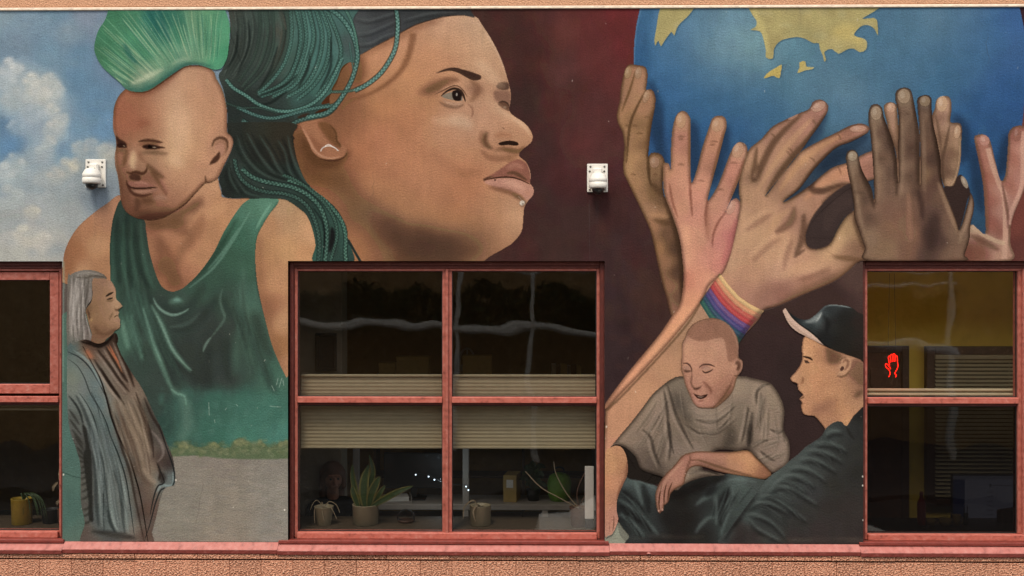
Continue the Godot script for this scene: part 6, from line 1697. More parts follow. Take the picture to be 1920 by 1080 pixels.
	M.pot_white = paint(0x94896e, 0.5, 0.05, 3.0, 0.0, 25)
	M.pot_brown = paint(0x6d5040, 0.7, 0.1, 3.0, 0.1, 26)
	M.pot_yellow = paint(0xa88c30, 0.5, 0.08, 3.0, 0.0, 27)
	M.leaf = paint(0x34481f, 0.5, 0.2, 8.0, 0.0, 28)
	M.leaf_edge = paint(0x777038, 0.5, 0.1, 8.0, 0.0, 29)
	M.leaf.backlight_enabled = true
	M.leaf.backlight = Color(0.08, 0.12, 0.04)
	M.dry = paint(0x9a8a70, 0.8, 0.12, 8.0, 0.0, 31)
	M.pale_metal = paint(0x9d948a, 0.5, 0.05, 1.0, 0.0, 32)
	M.wood_dark = paint(0x4a3020, 0.6, 0.15, 1.5, 0.1, 33)
	M.wood_door = paint(0x5a3418, 0.55, 0.15, 1.2, 0.1, 34)
	M.black = paint(0x1c1a18, 0.6, 0.1, 3.0, 0.0, 35)
	M.box_tan = paint(0xb89a60, 0.8, 0.06, 2.0, 0.0, 36)
	M.green = paint(0x6d9a2c, 0.6, 0.1, 3.0, 0.0, 37)
	M.red = paint(0xb8382c, 0.5, 0.08, 3.0, 0.0, 38)
	M.blind = paint(0xa89c78, 0.6, 0.04, 1.0, 0.0, 39)
	M.asphalt = paint(0x3d3c3b, 0.95, 0.15, 0.8, 0.5, 40)
	M.pavement = paint(0x4c4946, 0.9, 0.15, 0.7, 0.3, 49)
	M.concrete = paint(0xd6cdc0, 0.9, 0.1, 0.7, 0.3, 41)
	M.far_wall = paint(0x9a7a54, 0.9, 0.1, 0.3, 0.1, 42)
	M.hedge = paint(0x2f3a20, 0.9, 0.3, 2.0, 0.0, 43)
	M.skin = paint(0x8f5f48, 0.6, 0.04, 4.0, 0.0, 44)
	M.hair = paint(0x54301e, 0.6, 0.15, 10.0, 0.0, 45)
	M.jacket = paint(0x17171a, 0.8, 0.1, 5.0, 0.0, 46)


# ---------------------------------------------------------------- the building
const WINDOWS := [[-477.0, 117.0], [540.0, 1134.0], [1618.0, 2234.0]]   # left and right edges; heads and sills line up
const HEAD := 489.6
const FOOT := 1015.0


func wy(py: float) -> float:   # heights as they are at the middle of the picture
	return EYE + (540.0 - py) * PX


func wx(px: float) -> float:
	return at(px, 540).x


func canvas_uv(p: Vector2) -> Vector2:
	return Vector2((p.x / PX + 1024.0) / CW, (540.0 - (p.y - EYE) / PX) / CH)


func wall_mesh() -> ArrayMesh:
	var xs := [-9.0, -4.09, 4.09, 9.0]
	for w in WINDOWS:
		xs.append(wx(w[0]))
		xs.append(wx(w[1]))
	xs.sort()
	var ys := [wy(1050), wy(FOOT), wy(HEAD), wy(4)]
	var front := tool()
	var plain := tool()
	for i in xs.size() - 1:
		for j in ys.size() - 1:
			var x0: float = xs[i]
			var x1: float = xs[i + 1]
			var hole := false
			if j == 1:
				for w in WINDOWS:
					if x0 > wx(w[0]) - 0.001 and x1 < wx(w[1]) + 0.001:
						hole = true
			if hole:
				continue
			var st: SurfaceTool = front if x0 > -4.1 and x1 < 4.1 else plain
			var q := [Vector2(x0, ys[j]), Vector2(x1, ys[j]), Vector2(x1, ys[j + 1]), Vector2(x0, ys[j + 1])]
			for k in [0, 2, 1, 0, 3, 2]:
				st.set_uv(canvas_uv(q[k]))
				st.add_vertex(Vector3(q[k].x, q[k].y, 0))
			quad(plain, Vector3(x0, ys[j], -0.3), Vector3(x1, ys[j], -0.3), Vector3(x1, ys[j + 1], -0.3), Vector3(x0, ys[j + 1], -0.3), Vector3(0, 0, -1))
	for w in WINDOWS:   # the openings' sides
		var x0 := wx(w[0])
		var x1 := wx(w[1])
		for x in [x0, x1]:
			quad(plain, Vector3(x, ys[1], 0), Vector3(x, ys[2], 0), Vector3(x, ys[2], -0.3), Vector3(x, ys[1], -0.3), Vector3(1 if x == x0 else -1, 0, 0))
		for y in [ys[1], ys[2]]:
			quad(plain, Vector3(x0, y, 0), Vector3(x1, y, 0), Vector3(x1, y, -0.3), Vector3(x0, y, -0.3), Vector3(0, 1 if y == ys[1] else -1, 0))
	front.generate_normals()
	front.generate_tangents()
	plain.generate_normals()
	var am := front.commit()
	plain.commit(am)
	am.surface_set_material(0, M.plaster)
	am.surface_set_material(1, M.plain_plaster)
	return am


func painted(called: String, parent: Node3D, outline: PackedVector2Array, layer: int, label: String) -> MeshInstance3D:   # a figure of the mural: its own coat of paint and plaster in the wall
	var poly := PackedVector2Array()
	for i in outline.size():
		var c := outline[i]
		if poly.size() and poly[poly.size() - 1].distance_to(c) < 4.0:
			continue
		poly.append(c)
	var pieces := [poly]
	var top := 11.5
	var frame := PackedVector2Array([Vector2(2, top), Vector2(CW - 2, top), Vector2(CW - 2, 1017), Vector2(2, 1017)])
	var cuts := Geometry2D.intersect_polygons(poly, frame)
	pieces = cuts
	for w in WINDOWS:
		var a := wall_px(Vector2(w[0], 540)).x + 64
		var b := wall_px(Vector2(w[1], 540)).x + 64
		var hole := PackedVector2Array([Vector2(a, HEAD - 0.5), Vector2(b, HEAD - 0.5), Vector2(b, 1060), Vector2(a, 1060)])
		var next := []
		for p in pieces:
			next.append_array(Geometry2D.clip_polygons(p, hole))
		pieces = next
	var st := tool()
	var any := false
	var z := 0.0012 * layer
	for p in pieces:
		if Geometry2D.is_polygon_clockwise(p) and pieces.size() > 1 and box_of(p).get_area() < 300:
			continue
		var q := PackedVector2Array()
		for c in p:
			q.append(Vector2((c.x - 1024.0) * PX, EYE + (540.0 - c.y) * PX))
		var t := Geometry2D.triangulate_polygon(q)
		if t.is_empty():
			continue
		any = true
		for i in range(0, t.size(), 3):
			var v := [q[t[i]], q[t[i + 1]], q[t[i + 2]]]
			if (v[1] - v[0]).cross(v[2] - v[0]) > 0:
				v = [v[0], v[2], v[1]]
			for k in 3:
				st.set_uv(canvas_uv(v[k]))
				st.add_vertex(Vector3(v[k].x, v[k].y, z))
		var turn := 1.0 if Geometry2D.is_polygon_clockwise(q) else -1.0
		for i in q.size():
			var a := q[i]
			var b := q[(i + 1) % q.size()]
			var n := (b - a).orthogonal() * turn
			var v := [Vector3(a.x, a.y, z), Vector3(b.x, b.y, z), Vector3(b.x, b.y, -0.12), Vector3(a.x, a.y, -0.12)]
			var order := [0, 1, 2, 0, 2, 3]
			if (v[1] - v[0]).cross(v[2] - v[0]).dot(Vector3(n.x, n.y, 0)) > 0:
				order = [0, 2, 1, 0, 3, 2]
			for k in order:
				st.set_uv(canvas_uv(Vector2(v[k].x, v[k].y)))
				st.add_vertex(v[k])
	if not any:
		print("no outline for ", called, " ", label)
		return null
	st.generate_normals()
	st.generate_tangents()
	var o := obj(called, st, M.plaster, parent, false)
	if label:
		o.set_meta("label", label)
	return o


func build_building() -> void:
	building = thing("mural_building", "plastered street building with a large painted mural between salmon framed windows", "building")
	var wall := mesh_obj("wall", wall_mesh(), null, building)
	wall.material_override = null
	# the mural's figures
	var o := painted("painted_globe", building, figures.globe, 1, "painted blue globe with sand coloured land")
	o = painted("painted_hand", building, figures.hand_pink_right, 2, "painted pink hand with two raised fingers beside the globe's right rim")
	o = painted("painted_hand", building, figures.hand_light_behind, 2, "painted light brown fingers behind the dark hand")
	o = painted("painted_hand", building, figures.hand_brown_left, 2, "painted brown hand and arm at the globe's left rim")
	var arm := painted("painted_hand", building, figures.hand_tan_bracelet, 3, "painted large tan hand wearing the rainbow bracelet")
	painted("bracelet", arm, figures.bracelet, 4, "painted rainbow striped wristband")
	o = painted("painted_hand", building, figures.hand_pink_spread, 4, "painted pink spread hand on a long forearm")
	o = painted("painted_hand", building, figures.hand_dark, 4, "painted dark brown hand in front of the globe")
	var p := painted("painted_person", building, figures.woman_face, 1, "painted profile of a person with teal braids and a lip stud")
	painted("braids", p, figures.woman_hair, 2, "painted bundle of teal braids")
	painted("fallen_braids", p, figures.hair_fall, 4, "painted dark braids falling over a shoulder")
	p = painted("painted_person", building, figures.man_skin, 2, "painted person with a green crest of hair and a green tank top")
	painted("tank_top", p, figures.tank_top, 3, "painted green tank top")
	painted("head", p, figures.man_head, 5, "painted bald head, one side in shade")
	painted("hair_crest", p, figures.crest, 6, "painted green crest of hair")
	o = painted("painted_ground", building, figures.painted_ground, 4, "painted grey ground below the shrubs")
	p = painted("painted_person", building, figures.elder_robe, 5, "painted older person in a blue grey robe with long grey hair")
	painted("hair", p, figures.elder_hair, 6, "painted long grey hair")
	painted("face", p, figures.elder_face, 7, "painted face in profile")
	p = painted("painted_person", building, figures.youth_shirt, 6, "painted sitting person with cropped hair in a tan shirt")
	painted("trousers", p, figures.youth_trousers, 5, "painted dark blue trousers")
	painted("forearm", p, figures.youth_arm_left, 7, "")
	painted("forearm", p, figures.youth_arm_right, 7, "")
	painted("head", p, figures.youth_head, 8, "painted head with eyes cast down")
	p = painted("painted_person", building, figures.cap_shirt, 7, "painted person in a black cap and dark denim shirt")
	painted("face", p, figures.cap_face, 6, "painted face in profile with open mouth")
	painted("cap", p, figures.cap, 8, "painted black cap with a pale peak underside")

	# band over the mural and its pale drip edge
	var st := tool()
	bx(st, Vector3(-9, wy(11), -0.3), Vector3(9, wy(-320), 0.010), 0.004)
	obj("stucco_band", st, M.stucco, building)
	st = tool()
	bx(st, Vector3(-9, wy(17.0), -0.02), Vector3(9, wy(11.6), 0.014), 0.004)
	obj("drip_edge", st, M.lip, building)

	for k in WINDOWS.size():
		build_window(k)
	build_sills()
	build_plinth()


func bar(parent: Node3D, called: String, x0: float, x1: float, y0: float, y1: float, z0: float, z1: float, m: Material, bevel := 0.004) -> MeshInstance3D:   # pixel edges, metre depths
	var st := tool()
	bx(st, Vector3(wx(x0), wy(maxf(y0, y1)), z0), Vector3(wx(x1), wy(minf(y0, y1)), z1), bevel)
	return obj(called, st, m, parent)


func build_window(k: int) -> void:
	var l: float = WINDOWS[k][0]
	var r: float = WINDOWS[k][1]
	# lining of the opening, the outer frame
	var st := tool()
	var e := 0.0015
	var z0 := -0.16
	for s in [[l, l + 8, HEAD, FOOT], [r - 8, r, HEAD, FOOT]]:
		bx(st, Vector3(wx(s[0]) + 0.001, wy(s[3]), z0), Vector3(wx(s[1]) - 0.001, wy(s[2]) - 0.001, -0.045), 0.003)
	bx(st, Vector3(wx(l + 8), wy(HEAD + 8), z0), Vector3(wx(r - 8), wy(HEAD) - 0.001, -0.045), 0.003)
	var w := obj("window", st, M.frame_shaded, building)
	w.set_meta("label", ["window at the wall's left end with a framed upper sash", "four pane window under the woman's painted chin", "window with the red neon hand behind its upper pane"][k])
	bar(w, "head_trim", l + 8, r - 8, HEAD + 8, HEAD + 13, z0, -0.062, M.frame_shaded, 0.002)
	bar(w, "jamb", l + 8, l + 14, HEAD + 13, FOOT - 1, z0, -0.070, M.frame)
	bar(w, "jamb", r - 14, r - 8, HEAD + 13, FOOT - 1, z0, -0.070, M.frame)
	bar(w, "head_frame", l + 14, r - 14, HEAD + 13, HEAD + 18.5, z0, -0.074, M.frame)
	bar(w, "bottom_rail", l + 14, r - 14, 1002.5, FOOT - 0.6, z0, -0.045, M.frame_lit)
	var mid := (l + r) * 0.5
	bar(w, "mullion", mid - 9, mid + 9, HEAD + 18.5, 1002.5, z0, -0.072, M.frame)
	bar(w, "mullion_rib", mid - 2.5, mid + 2.5, HEAD + 14, 1004, -0.072, -0.05, M.frame, 0.003)
	for side in [[l + 14, mid - 9], [mid + 9, r - 14]]:
		bar(w, "transom", side[0], side[1], 746, 757.5, z0, -0.055, M.frame_lit)
		bar(w, "transom_shade", side[0], side[1], 757.6, 762.5, z0, -0.085, M.frame_shaded, 0.002)  # dark strip that paints in the shadow below the transom
		var upper := [side[0], side[1], HEAD + 18.5, 746.0]
		var lower := [side[0], side[1], 762.5, 1002.5]
		if k == 0:   # opening sash with broad stiles
			bar(w, "sash_stile", upper[0], upper[0] + 17, upper[2] + 2, 741, -0.14, -0.066, M.frame)
			bar(w, "sash_stile", upper[1] - 17, upper[1], upper[2] + 2, 741, -0.14, -0.066, M.frame)
			bar(w, "sash_rail", upper[0] + 17, upper[1] - 17, upper[2] + 2, upper[2] + 17, -0.14, -0.066, M.frame)
			bar(w, "sash_rail", upper[0] + 17, upper[1] - 17, 723, 741, -0.14, -0.066, M.frame_lit)
			upper = [upper[0] + 17, upper[1] - 17, upper[2] + 17, 723.0]
		for q in [upper, lower]:
			var g := tool()
			bx(g, Vector3(wx(q[0]) - 0.004, wy(q[3]) - 0.004, -0.110), Vector3(wx(q[1]) + 0.004, wy(q[2]) + 0.004, -0.104))
			obj("pane", g, M.glass if k < 2 else (M.glass_clear if q == upper else M.glass_dim), w)
			# glazing bead round the pane
			for c in [[q[0], q[1], q[2], q[2] + 1.6], [q[0], q[1], q[3] - 1.6, q[3]], [q[0], q[0] + 1.6, q[2] + 1.6, q[3] - 1.6], [q[1] - 1.6, q[1], q[2] + 1.6, q[3] - 1.6]]:
				bar(w, "glazing_bead", c[0], c[1], c[2], c[3], -0.104, -0.094, M.black, 0.0)


func build_sills() -> void:
	# sloped metal cover on a long sill, in lengths that overlap under the windows
	var runs := [[-620.0, 122.0, 1], [122.0, 523.0, 0], [523.0, 1142.0, 1], [1142.0, 1610.0, 0], [1610.0, 2330.0, 1]]
	for r in runs:
		var up: bool = r[2] == 1
		var st := tool()
		var top := wy(1020.0 if up else 1018.0)
		var nose := wy(1030.6 if up else 1029.3)
		var foot := wy(1038.3 if up else 1037.0)
		var z := 0.062 if up else 0.055
		var x0 := wx(r[0]) + 0.001
		var x1 := wx(r[1]) - 0.001
		var p := [Vector2(-0.05, top), Vector2(0.004, top), Vector2(z, nose), Vector2(z, nose - 0.004), Vector2(z - 0.004, nose - 0.004), Vector2(z - 0.004, foot), Vector2(-0.05, foot)]
		for i in p.size():
			var a: Vector2 = p[i]
			var b: Vector2 = p[(i + 1) % p.size()]
			var n := Vector3(0, a.x - b.x, b.y - a.y) * -1.0
			quad(st, Vector3(x0, a.y, a.x), Vector3(x1, a.y, a.x), Vector3(x1, b.y, b.x), Vector3(x0, b.y, b.x), n)
		for x in [x0, x1]:
			for i in range(1, p.size() - 1):
				tri(st, Vector3(x, p[0].y, p[0].x), Vector3(x, p[i].y, p[i].x), Vector3(x, p[i + 1].y, p[i + 1].x), Vector3(1 if x == x1 else -1, 0, 0))
		var cover := obj("sill_cover", st, M.sill, building)
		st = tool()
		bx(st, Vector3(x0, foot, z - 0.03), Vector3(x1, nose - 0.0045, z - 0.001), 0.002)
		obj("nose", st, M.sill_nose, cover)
		if up:
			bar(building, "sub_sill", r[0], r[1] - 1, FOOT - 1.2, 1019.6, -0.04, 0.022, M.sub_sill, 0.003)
	# dent in the cover's nose
	var d := tool()
	lathe(d, [Vector2(0.0, 0.012), Vector2(0.012, 0.006), Vector2(0.018, 0)], Vector3(wx(1215), wy(1033.5), 0.050), 10)
	obj("dent", d, M.sill, building)


func build_plinth() -> void:
	var st := tool()
	bx(st, Vector3(-9, -0.1, -0.3), Vector3(9, wy(1038.5), 0.012))
	obj("plinth_core", st, M.mortar, building)
	# long coping stones over the blocks
	var x := -4.72
	var n := 0
	while x < 4.7:
		var s := tool()
		var w := 0.473
		bx(s, Vector3(x + 0.0012, wy(1047.3) + rng.randf_range(-0.0012, 0.0012), 0.0), Vector3(x + w - 0.0012, wy(1038.5), 0.046 + rng.randf_range(-0.003, 0.003)), 0.004)
		obj("coping_stone", s, M.granule[n % 4], building)
		x += w
		n += 1
	var variants := []
	for v in 4:
		var s := tool()
		bx(s, Vector3(0.0012, 0, 0), Vector3(0.2373, 0.25, 0.028 + v * 0.0015), 0.003)
		s.generate_normals()
		variants.append(s.commit())
	for row in 2:
		x = -4.74 + (0.0 if row == 0 else 0.118)
		while x < 4.7:
			var b := mesh_obj("block", variants[rng.randi() % 4], M.granule[rng.randi() % 4], building, Vector3(x, wy(1050.2) - 0.2503 * (row + 1), 0.008))
			b.rotation.y = rng.randf_range(-0.004, 0.004)
			x += 0.2385


func build_setting() -> void:
	var st := tool()
	bx(st, Vector3(-200, -1.4, -200), Vector3(200, -1.06, 200))
	struct("ground", st, M.asphalt)
	st = tool()
	bx(st, Vector3(-60, -1.2, 0.0), Vector3(60, -0.02, 2.3), 0.01)
	struct("pavement", st, M.pavement)
	st = tool()
	bx(st, Vector3(-60, -1.055, 2.32), Vector3(60, -1.05, 9.9))
	struct("road", st, M.asphalt)
	st = tool()
	bx(st, Vector3(-60, -1.2, 9.95), Vector3(60, -0.92, 60), 0.01)
	struct("far_pavement", st, M.pavement)


func build_rooms() -> void:
	# one dark room behind the left and middle windows, a second, ochre one behind the right window
	var zb := -4.2
	var xl := -8.5
	var xm := wx(1400)
	var xr := 8.5
	var y0 := 0.0
	var y1 := wy(462)
	var st := tool()
	bx(st, Vector3(xl, y0 - 0.12, zb - 0.2), Vector3(xr, y0, -0.302))
	struct("room_floor", st, M.carpet)
	st = tool()
	bx(st, Vector3(xl, y1, zb - 0.2), Vector3(xr, y1 + 0.15, -0.302))
	struct("room_ceiling", st, M.ceiling)
	st = tool()
	bx(st, Vector3(xl, y0, zb - 0.2), Vector3(xm - 0.1, y1, zb))
	struct("room_wall_back", st, M.room_dark)
	st = tool()
	bx(st, Vector3(xl - 0.2, y0 - 0.12, zb - 0.2), Vector3(xl, y1 + 0.15, -0.302))
	struct("room_wall_end", st, M.room)
	st = tool()
	bx(st, Vector3(xm - 0.1, y0, zb - 0.2), Vector3(xm + 0.1, y1, -0.302))
	struct("room_wall_between", st, M.olive)
	st = tool()
	bx(st, Vector3(xm + 0.1, y0, zb - 0.2), Vector3(xr, y1, -1.3))
	struct("room_wall_ochre", st, M.olive)
	st = tool()
	bx(st, Vector3(xr, y0 - 0.12, zb - 0.2), Vector3(xr + 0.2, y1 + 0.15, -0.302))
	struct("room_wall_far_end", st, M.olive)
	# deep inner sills
	for w in WINDOWS:
		st = tool()
		bx(st, Vector3(wx(w[0]) - 0.1, wy(1004.5), -0.62), Vector3(wx(w[1]) + 0.1, wy(1001.5), -0.161), 0.004)
		struct("inner_sill", st, M.inner_sill)
		st = tool()
		bx(st, Vector3(wx(w[0]), wy(1020), -0.301), Vector3(wx(w[1]), wy(1004.6), -0.161))
		struct("wall_under_sill", st, M.room)


# ---------------------------------------------------------------- things on the wall and behind the glass
func build_cameras() -> void:
	for k in 2:
		var c := at(180.5, 325.5) if k == 0 else at(1120, 334)
		var t := thing("security_camera", ["white dome camera on the painted clouds beside the painted man's face", "white dome camera on the maroon paint between the painted lips and the hands"][k], "camera", c, 0.0, "security cameras on the mural wall")
		var st := tool()
		bx(st, Vector3(-0.077, -0.106, 0.0), Vector3(0.077, 0.106, 0.016), 0.006)
		obj("mounting_plate", st, M.white, t)
		st = tool()
		bx(st, Vector3(-0.034, 0.0, 0.014), Vector3(0.034, 0.072, 0.06), 0.012)
		obj("bracket", st, M.white, t)
		st = tool(true)
		lathe(st, [Vector2(0.0, 0.042), Vector2(0.03, 0.042), Vector2(0.048, 0.032), Vector2(0.061, 0.012), Vector2(0.063, 0.004), Vector2(0.066, 0.002), Vector2(0.066, -0.024), Vector2(0.064, -0.026), Vector2(0.064, -0.03), Vector2(0.067, -0.032), Vector2(0.067, -0.062), Vector2(0.062, -0.072), Vector2(0.05, -0.074), Vector2(0.0, -0.074)], Vector3(0, -0.012, 0.085), 32)
		obj("housing", st, M.white, t)
		st = tool(true)
		var prof := []
		for i in 9:
			var a := PI * 0.5 * i / 8.0
			prof.append(Vector2(0.046 * cos(a), -0.086 - 0.046 * sin(a)))
		prof[8].x = 0.0
		lathe(st, prof, Vector3(0, 0.0, 0.085), 28)
		obj("dome", st, M.smoke, t)
		for q in [[-0.052, 0.085], [0.052, 0.085], [-0.058, 0.05], [0.05, 0.05], [-0.058, -0.088], [0.058, -0.088]]:
			st = tool(true)
			tube(st, [Vector3(q[0], q[1], 0.014), Vector3(q[0], q[1], 0.02)], [0.0075], 10)
			obj("screw", st, M.steel, t)
		st = tool(true)
		tube(st, [Vector3(0.03, 0.03, 0.1), Vector3(0.03, 0.03, 0.104)], [0.004], 8)
		obj("screw", st, M.steel, t)


func pot(where: Vector3, r0: float, r1: float, h: float, m: Material, label: String, called := "potted_plant") -> Node3D:
	var t := thing(called, label, "plant pot", where, 0.0, "pots on the inner window sills")
	var st := tool(true)
	lathe(st, [Vector2(0.0, 0.0), Vector2(r0 * 0.94, 0.0), Vector2(r0, 0.004), Vector2(r1, h - 0.004), Vector2(r1 * 1.03, h), Vector2(r1 * 0.9, h), Vector2(r1 * 0.88, h - 0.03)], Vector3.ZERO, 28)
	obj("pot", st, m, t)
	st = tool(true)
	lathe(st, [Vector2(r1 * 0.89, h - 0.03), Vector2(r1 * 0.5, h - 0.018), Vector2(0.0, h - 0.014)], Vector3.ZERO, 20)
	obj("soil", st, M.soil, t)
	return t


func blade(t: Node3D, pts: Array, w: float, m: Material, called := "leaf") -> void:
	var st := tool(true)
	leaf(st, curve(pts, 5), w)
	obj(called, st, m, t)


func pleated(x0: float, x1: float, y0: float, y1: float, z: float, n: int, label: String) -> void:
	var c := Vector3((wx(x0) + wx(x1)) * 0.5, wy(y0), z)
	var t := thing("pleated_shade", label, "window shade", c, 0.0, "pleated window shades")
	var w := (wx(x1) - wx(x0)) * 0.5
	var h := wy(y0) - wy(y1)
	var st := tool()
	bx(st, Vector3(-w, -0.018, -0.02), Vector3(w, 0.0, 0.02), 0.004)
	obj("top_rail", st, M.shade, t)
	st = tool()
	bx(st, Vector3(-w, -h, -0.02), Vector3(w, -h + 0.02, 0.02), 0.004)
	obj("bottom_rail", st, M.shade, t)
	st = tool()
	var step := (h - 0.038) / n
	for i in n:
		var a := -0.018 - step * i
		for s in [1.0, -1.0]:
			quad(st, Vector3(-w, a, 0.003 * s), Vector3(w, a, 0.003 * s), Vector3(w, a - step * 0.5, 0.0065 * s), Vector3(-w, a - step * 0.5, 0.0065 * s), Vector3(0, 0.5, s))
			quad(st, Vector3(-w, a - step * 0.5, 0.0065 * s), Vector3(w, a - step * 0.5, 0.0065 * s), Vector3(w, a - step, 0.003 * s), Vector3(-w, a - step, 0.003 * s), Vector3(0, -0.5, s))
	obj("pleats", st, M.shade, t)


func build_window_things() -> void:
	pleated(555, 1119, 706, 848, -0.19, 19, "wide beige pleated shade across the middle of the four pane window")
	pleated(-460, 104, 764, 776, -0.19, 2, "beige pleated shade stacked behind the left window's transom")
	pleated(1634, 2196, 732, 745, -0.19, 2, "pale stacked pleated shade below the neon hand")
	var sill := wy(1001.5)

	# middle window, from the left: white pot with limp stems, snake plant, cream pot, brown pot
	var t := pot(Vector3(wx(593), sill, -0.30), 0.055, 0.075, 0.145, M.pot_white, "tapered white pot with limp thin stems beside the snake plant")
	for q in [[[0, 0.13, 0], [-0.03, 0.16, 0.02], [-0.06, 0.13, 0.06], [-0.055, 0.03, 0.075]], [[0, 0.13, 0], [0.03, 0.17, 0.02], [0.08, 0.12, 0.05], [0.11, 0.06, 0.06]], [[0, 0.13, 0], [0.04, 0.18, 0.0], [0.10, 0.16, 0.02], [0.13, 0.10, 0.03]], [[0, 0.13, 0], [-0.01, 0.18, 0.02], [0.0, 0.12, 0.07], [0.02, 0.04, 0.08]], [[0, 0.13, 0], [-0.05, 0.19, 0], [-0.08, 0.17, 0.02], [-0.1, 0.12, 0.03]]]:
		var path := []
		for v in q:
			path.append(Vector3(v[0], v[1], v[2]))
		var st := tool(true)
		tube(st, curve(path, 5), [0.0028], 6)
		obj("stem", st, M.dry, t)
	t = pot(Vector3(wx(673), sill, -0.33), 0.098, 0.102, 0.155, M.pot_white, "broad cream pot holding a snake plant with upright blades")
	var blades := [[[0.02, 0.14, 0], [0.03, 0.28, 0], [0.06, 0.42, 0.02], [0.03, 0.55, 0.01], 0.04], [[0.0, 0.14, 0.02], [-0.01, 0.26, 0.03], [0.0, 0.37, 0.03], [0.03, 0.47, 0.02], 0.06], [[0.03, 0.14, 0.02], [0.05, 0.24, 0.04], [0.09, 0.33, 0.05], [0.12, 0.38, 0.05], 0.055],
		[[-0.04, 0.14, 0], [-0.08, 0.26, 0], [-0.1, 0.38, 0.01], [-0.1, 0.47, 0.01], 0.035], [[-0.05, 0.14, 0.03], [-0.07, 0.2, 0.04], [-0.09, 0.27, 0.05], [-0.09, 0.31, 0.05], 0.04], [[0.05, 0.14, 0.03], [0.14, 0.2, 0.06], [0.27, 0.27, 0.07], [0.38, 0.31, 0.06], 0.042], [[0.06, 0.14, 0], [0.09, 0.2, 0.03], [0.13, 0.27, 0.04], [0.16, 0.31, 0.04], 0.035]]
	for b in blades:
		var path := []
		for i in 4:
			path.append(Vector3(b[i][0], b[i][1], b[i][2]))
		blade(t, path, b[4] * 1.25, M.leaf_edge, "leaf_margin")
		var inner := []
		for v in path:
			inner.append(v + Vector3(0, 0, 0.006))
		blade(t, inner, b[4] * 0.8, M.leaf)
	t = pot(Vector3(wx(897), sill, -0.32), 0.082, 0.084, 0.155, M.pot_white, "cream straight sided pot right of the mullion")
	for q in [[[-0.02, 0.13, 0.02], [-0.05, 0.2, 0.05], [-0.12, 0.15, 0.06], [-0.13, 0.05, 0.07]], [[0.01, 0.13, 0.02], [-0.02, 0.17, 0.08], [-0.05, 0.12, 0.1], [-0.03, 0.04, 0.1]]]:
		var path := []
		for v in q:
			path.append(Vector3(v[0], v[1], v[2]))
		blade(t, path, 0.012, M.dry)
	t = pot(Vector3(wx(1090), sill, -0.30), 0.065, 0.078, 0.145, M.pot_brown, "brown clay pot in the lower right pane, dark stems bending out")
	for q in [[[0, 0.13, 0], [-0.02, 0.24, 0.02], [0.0, 0.33, 0.03], [0.06, 0.45, 0.02]], [[0, 0.13, 0], [0.03, 0.22, 0.04], [0.06, 0.2, 0.06], [0.07, 0.08, 0.06]], [[0, 0.13, 0], [-0.1, 0.25, 0.0], [-0.18, 0.4, 0.02], [-0.2, 0.5, 0.03]], [[0, 0.13, 0], [-0.16, 0.22, 0.02], [-0.3, 0.3, 0.02], [-0.42, 0.42, 0.0]]]:
		var path := []
		for v in q:
			path.append(Vector3(v[0], v[1], v[2]))
		var st := tool(true)
		tube(st, curve(path, 6), [0.004], 6)
		obj("stem", st, M.pot_brown if q[3][0] > 0 else M.dry, t)
	# left window: yellow pot with drooping leaves, small pot with a dried flower stem
	t = pot(Vector3(wx(6), sill, -0.30), 0.075, 0.08, 0.20, M.pot_yellow, "yellow pot with drooping thin leaves at the left window's foot")
	for k in 9:
		var a := rng.randf_range(-0.5, 1.4)
		var l := rng.randf_range(0.12, 0.24)
		blade(t, [Vector3(0.02, 0.18, 0.02), Vector3(cos(a) * l * 0.4, 0.25, 0.05), Vector3(cos(a) * l * 0.8, 0.2, 0.06), Vector3(cos(a) * l, 0.2 - l * 0.7, 0.07)], 0.009, M.leaf)
	t = pot(Vector3(wx(90), sill, -0.30), 0.05, 0.056, 0.12, M.pot_brown, "small dull pot with a dried pale flower stem by the left window's jamb")
	var stem := tool(true)
	tube(stem, curve([Vector3(0, 0.1, 0), Vector3(0.0, 0.25, 0.01), Vector3(-0.04, 0.36, 0.02), Vector3(-0.03, 0.44, 0.02), Vector3(0.03, 0.47, 0.02)], 6), [0.0035], 6)
	obj("stem", stem, M.dry, t)
	for q in [[-0.05, 0.33, -0.08, 0.26], [-0.03, 0.4, 0.0, 0.38], [0.0, 0.46, 0.05, 0.42], [-0.02, 0.2, -0.05, 0.15]]:
		blade(t, [Vector3(q[0], q[1], 0.02), Vector3((q[0] + q[2]) * 0.5 - 0.01, (q[1] + q[3]) * 0.5, 0.035), Vector3(q[2], q[3], 0.03)], 0.022, M.dry, "dry_leaf")
	t = pot(Vector3(wx(58), sill, -0.34), 0.06, 0.07, 0.11, M.black, "low dark pot between the yellow pot and the dried stem")

	# white board standing in the corner of the middle window
	t = thing("white_board", "narrow bright white panel standing at the middle window's right jamb", "panel", Vector3(wx(1108), sill, -0.22))
	var st := tool()
	bx(st, Vector3(-0.034, 0.07, -0.006), Vector3(0.034, 0.475, 0.006), 0.002)
	obj("panel", st, M.white, t)
	st = tool()
	bx(st, Vector3(-0.03, 0.0, -0.03), Vector3(0.03, 0.07, 0.03), 0.003)
	obj("foot", st, M.black, t)

	# things deeper in the dark room
	t = thing("picture_frame", "dark picture frame on the pale pier in the middle window's upper left pane", "picture", at(612, 660, 1.0))
	st = tool()
	for b in [[-0.09, 0.09, 0.13, 0.16], [-0.09, 0.09, -0.16, -0.13], [-0.09, -0.06, -0.13, 0.13], [0.06, 0.09, -0.13, 0.13]]:
		bx(st, Vector3(b[0], b[2], 0.0), Vector3(b[1], b[3], 0.025), 0.004)
	obj("frame", st, M.black, t)
	st = tool()
	bx(st, Vector3(-0.06, -0.13, 0.0), Vector3(0.06, 0.13, 0.008))
	obj("print", st, M.black, t)
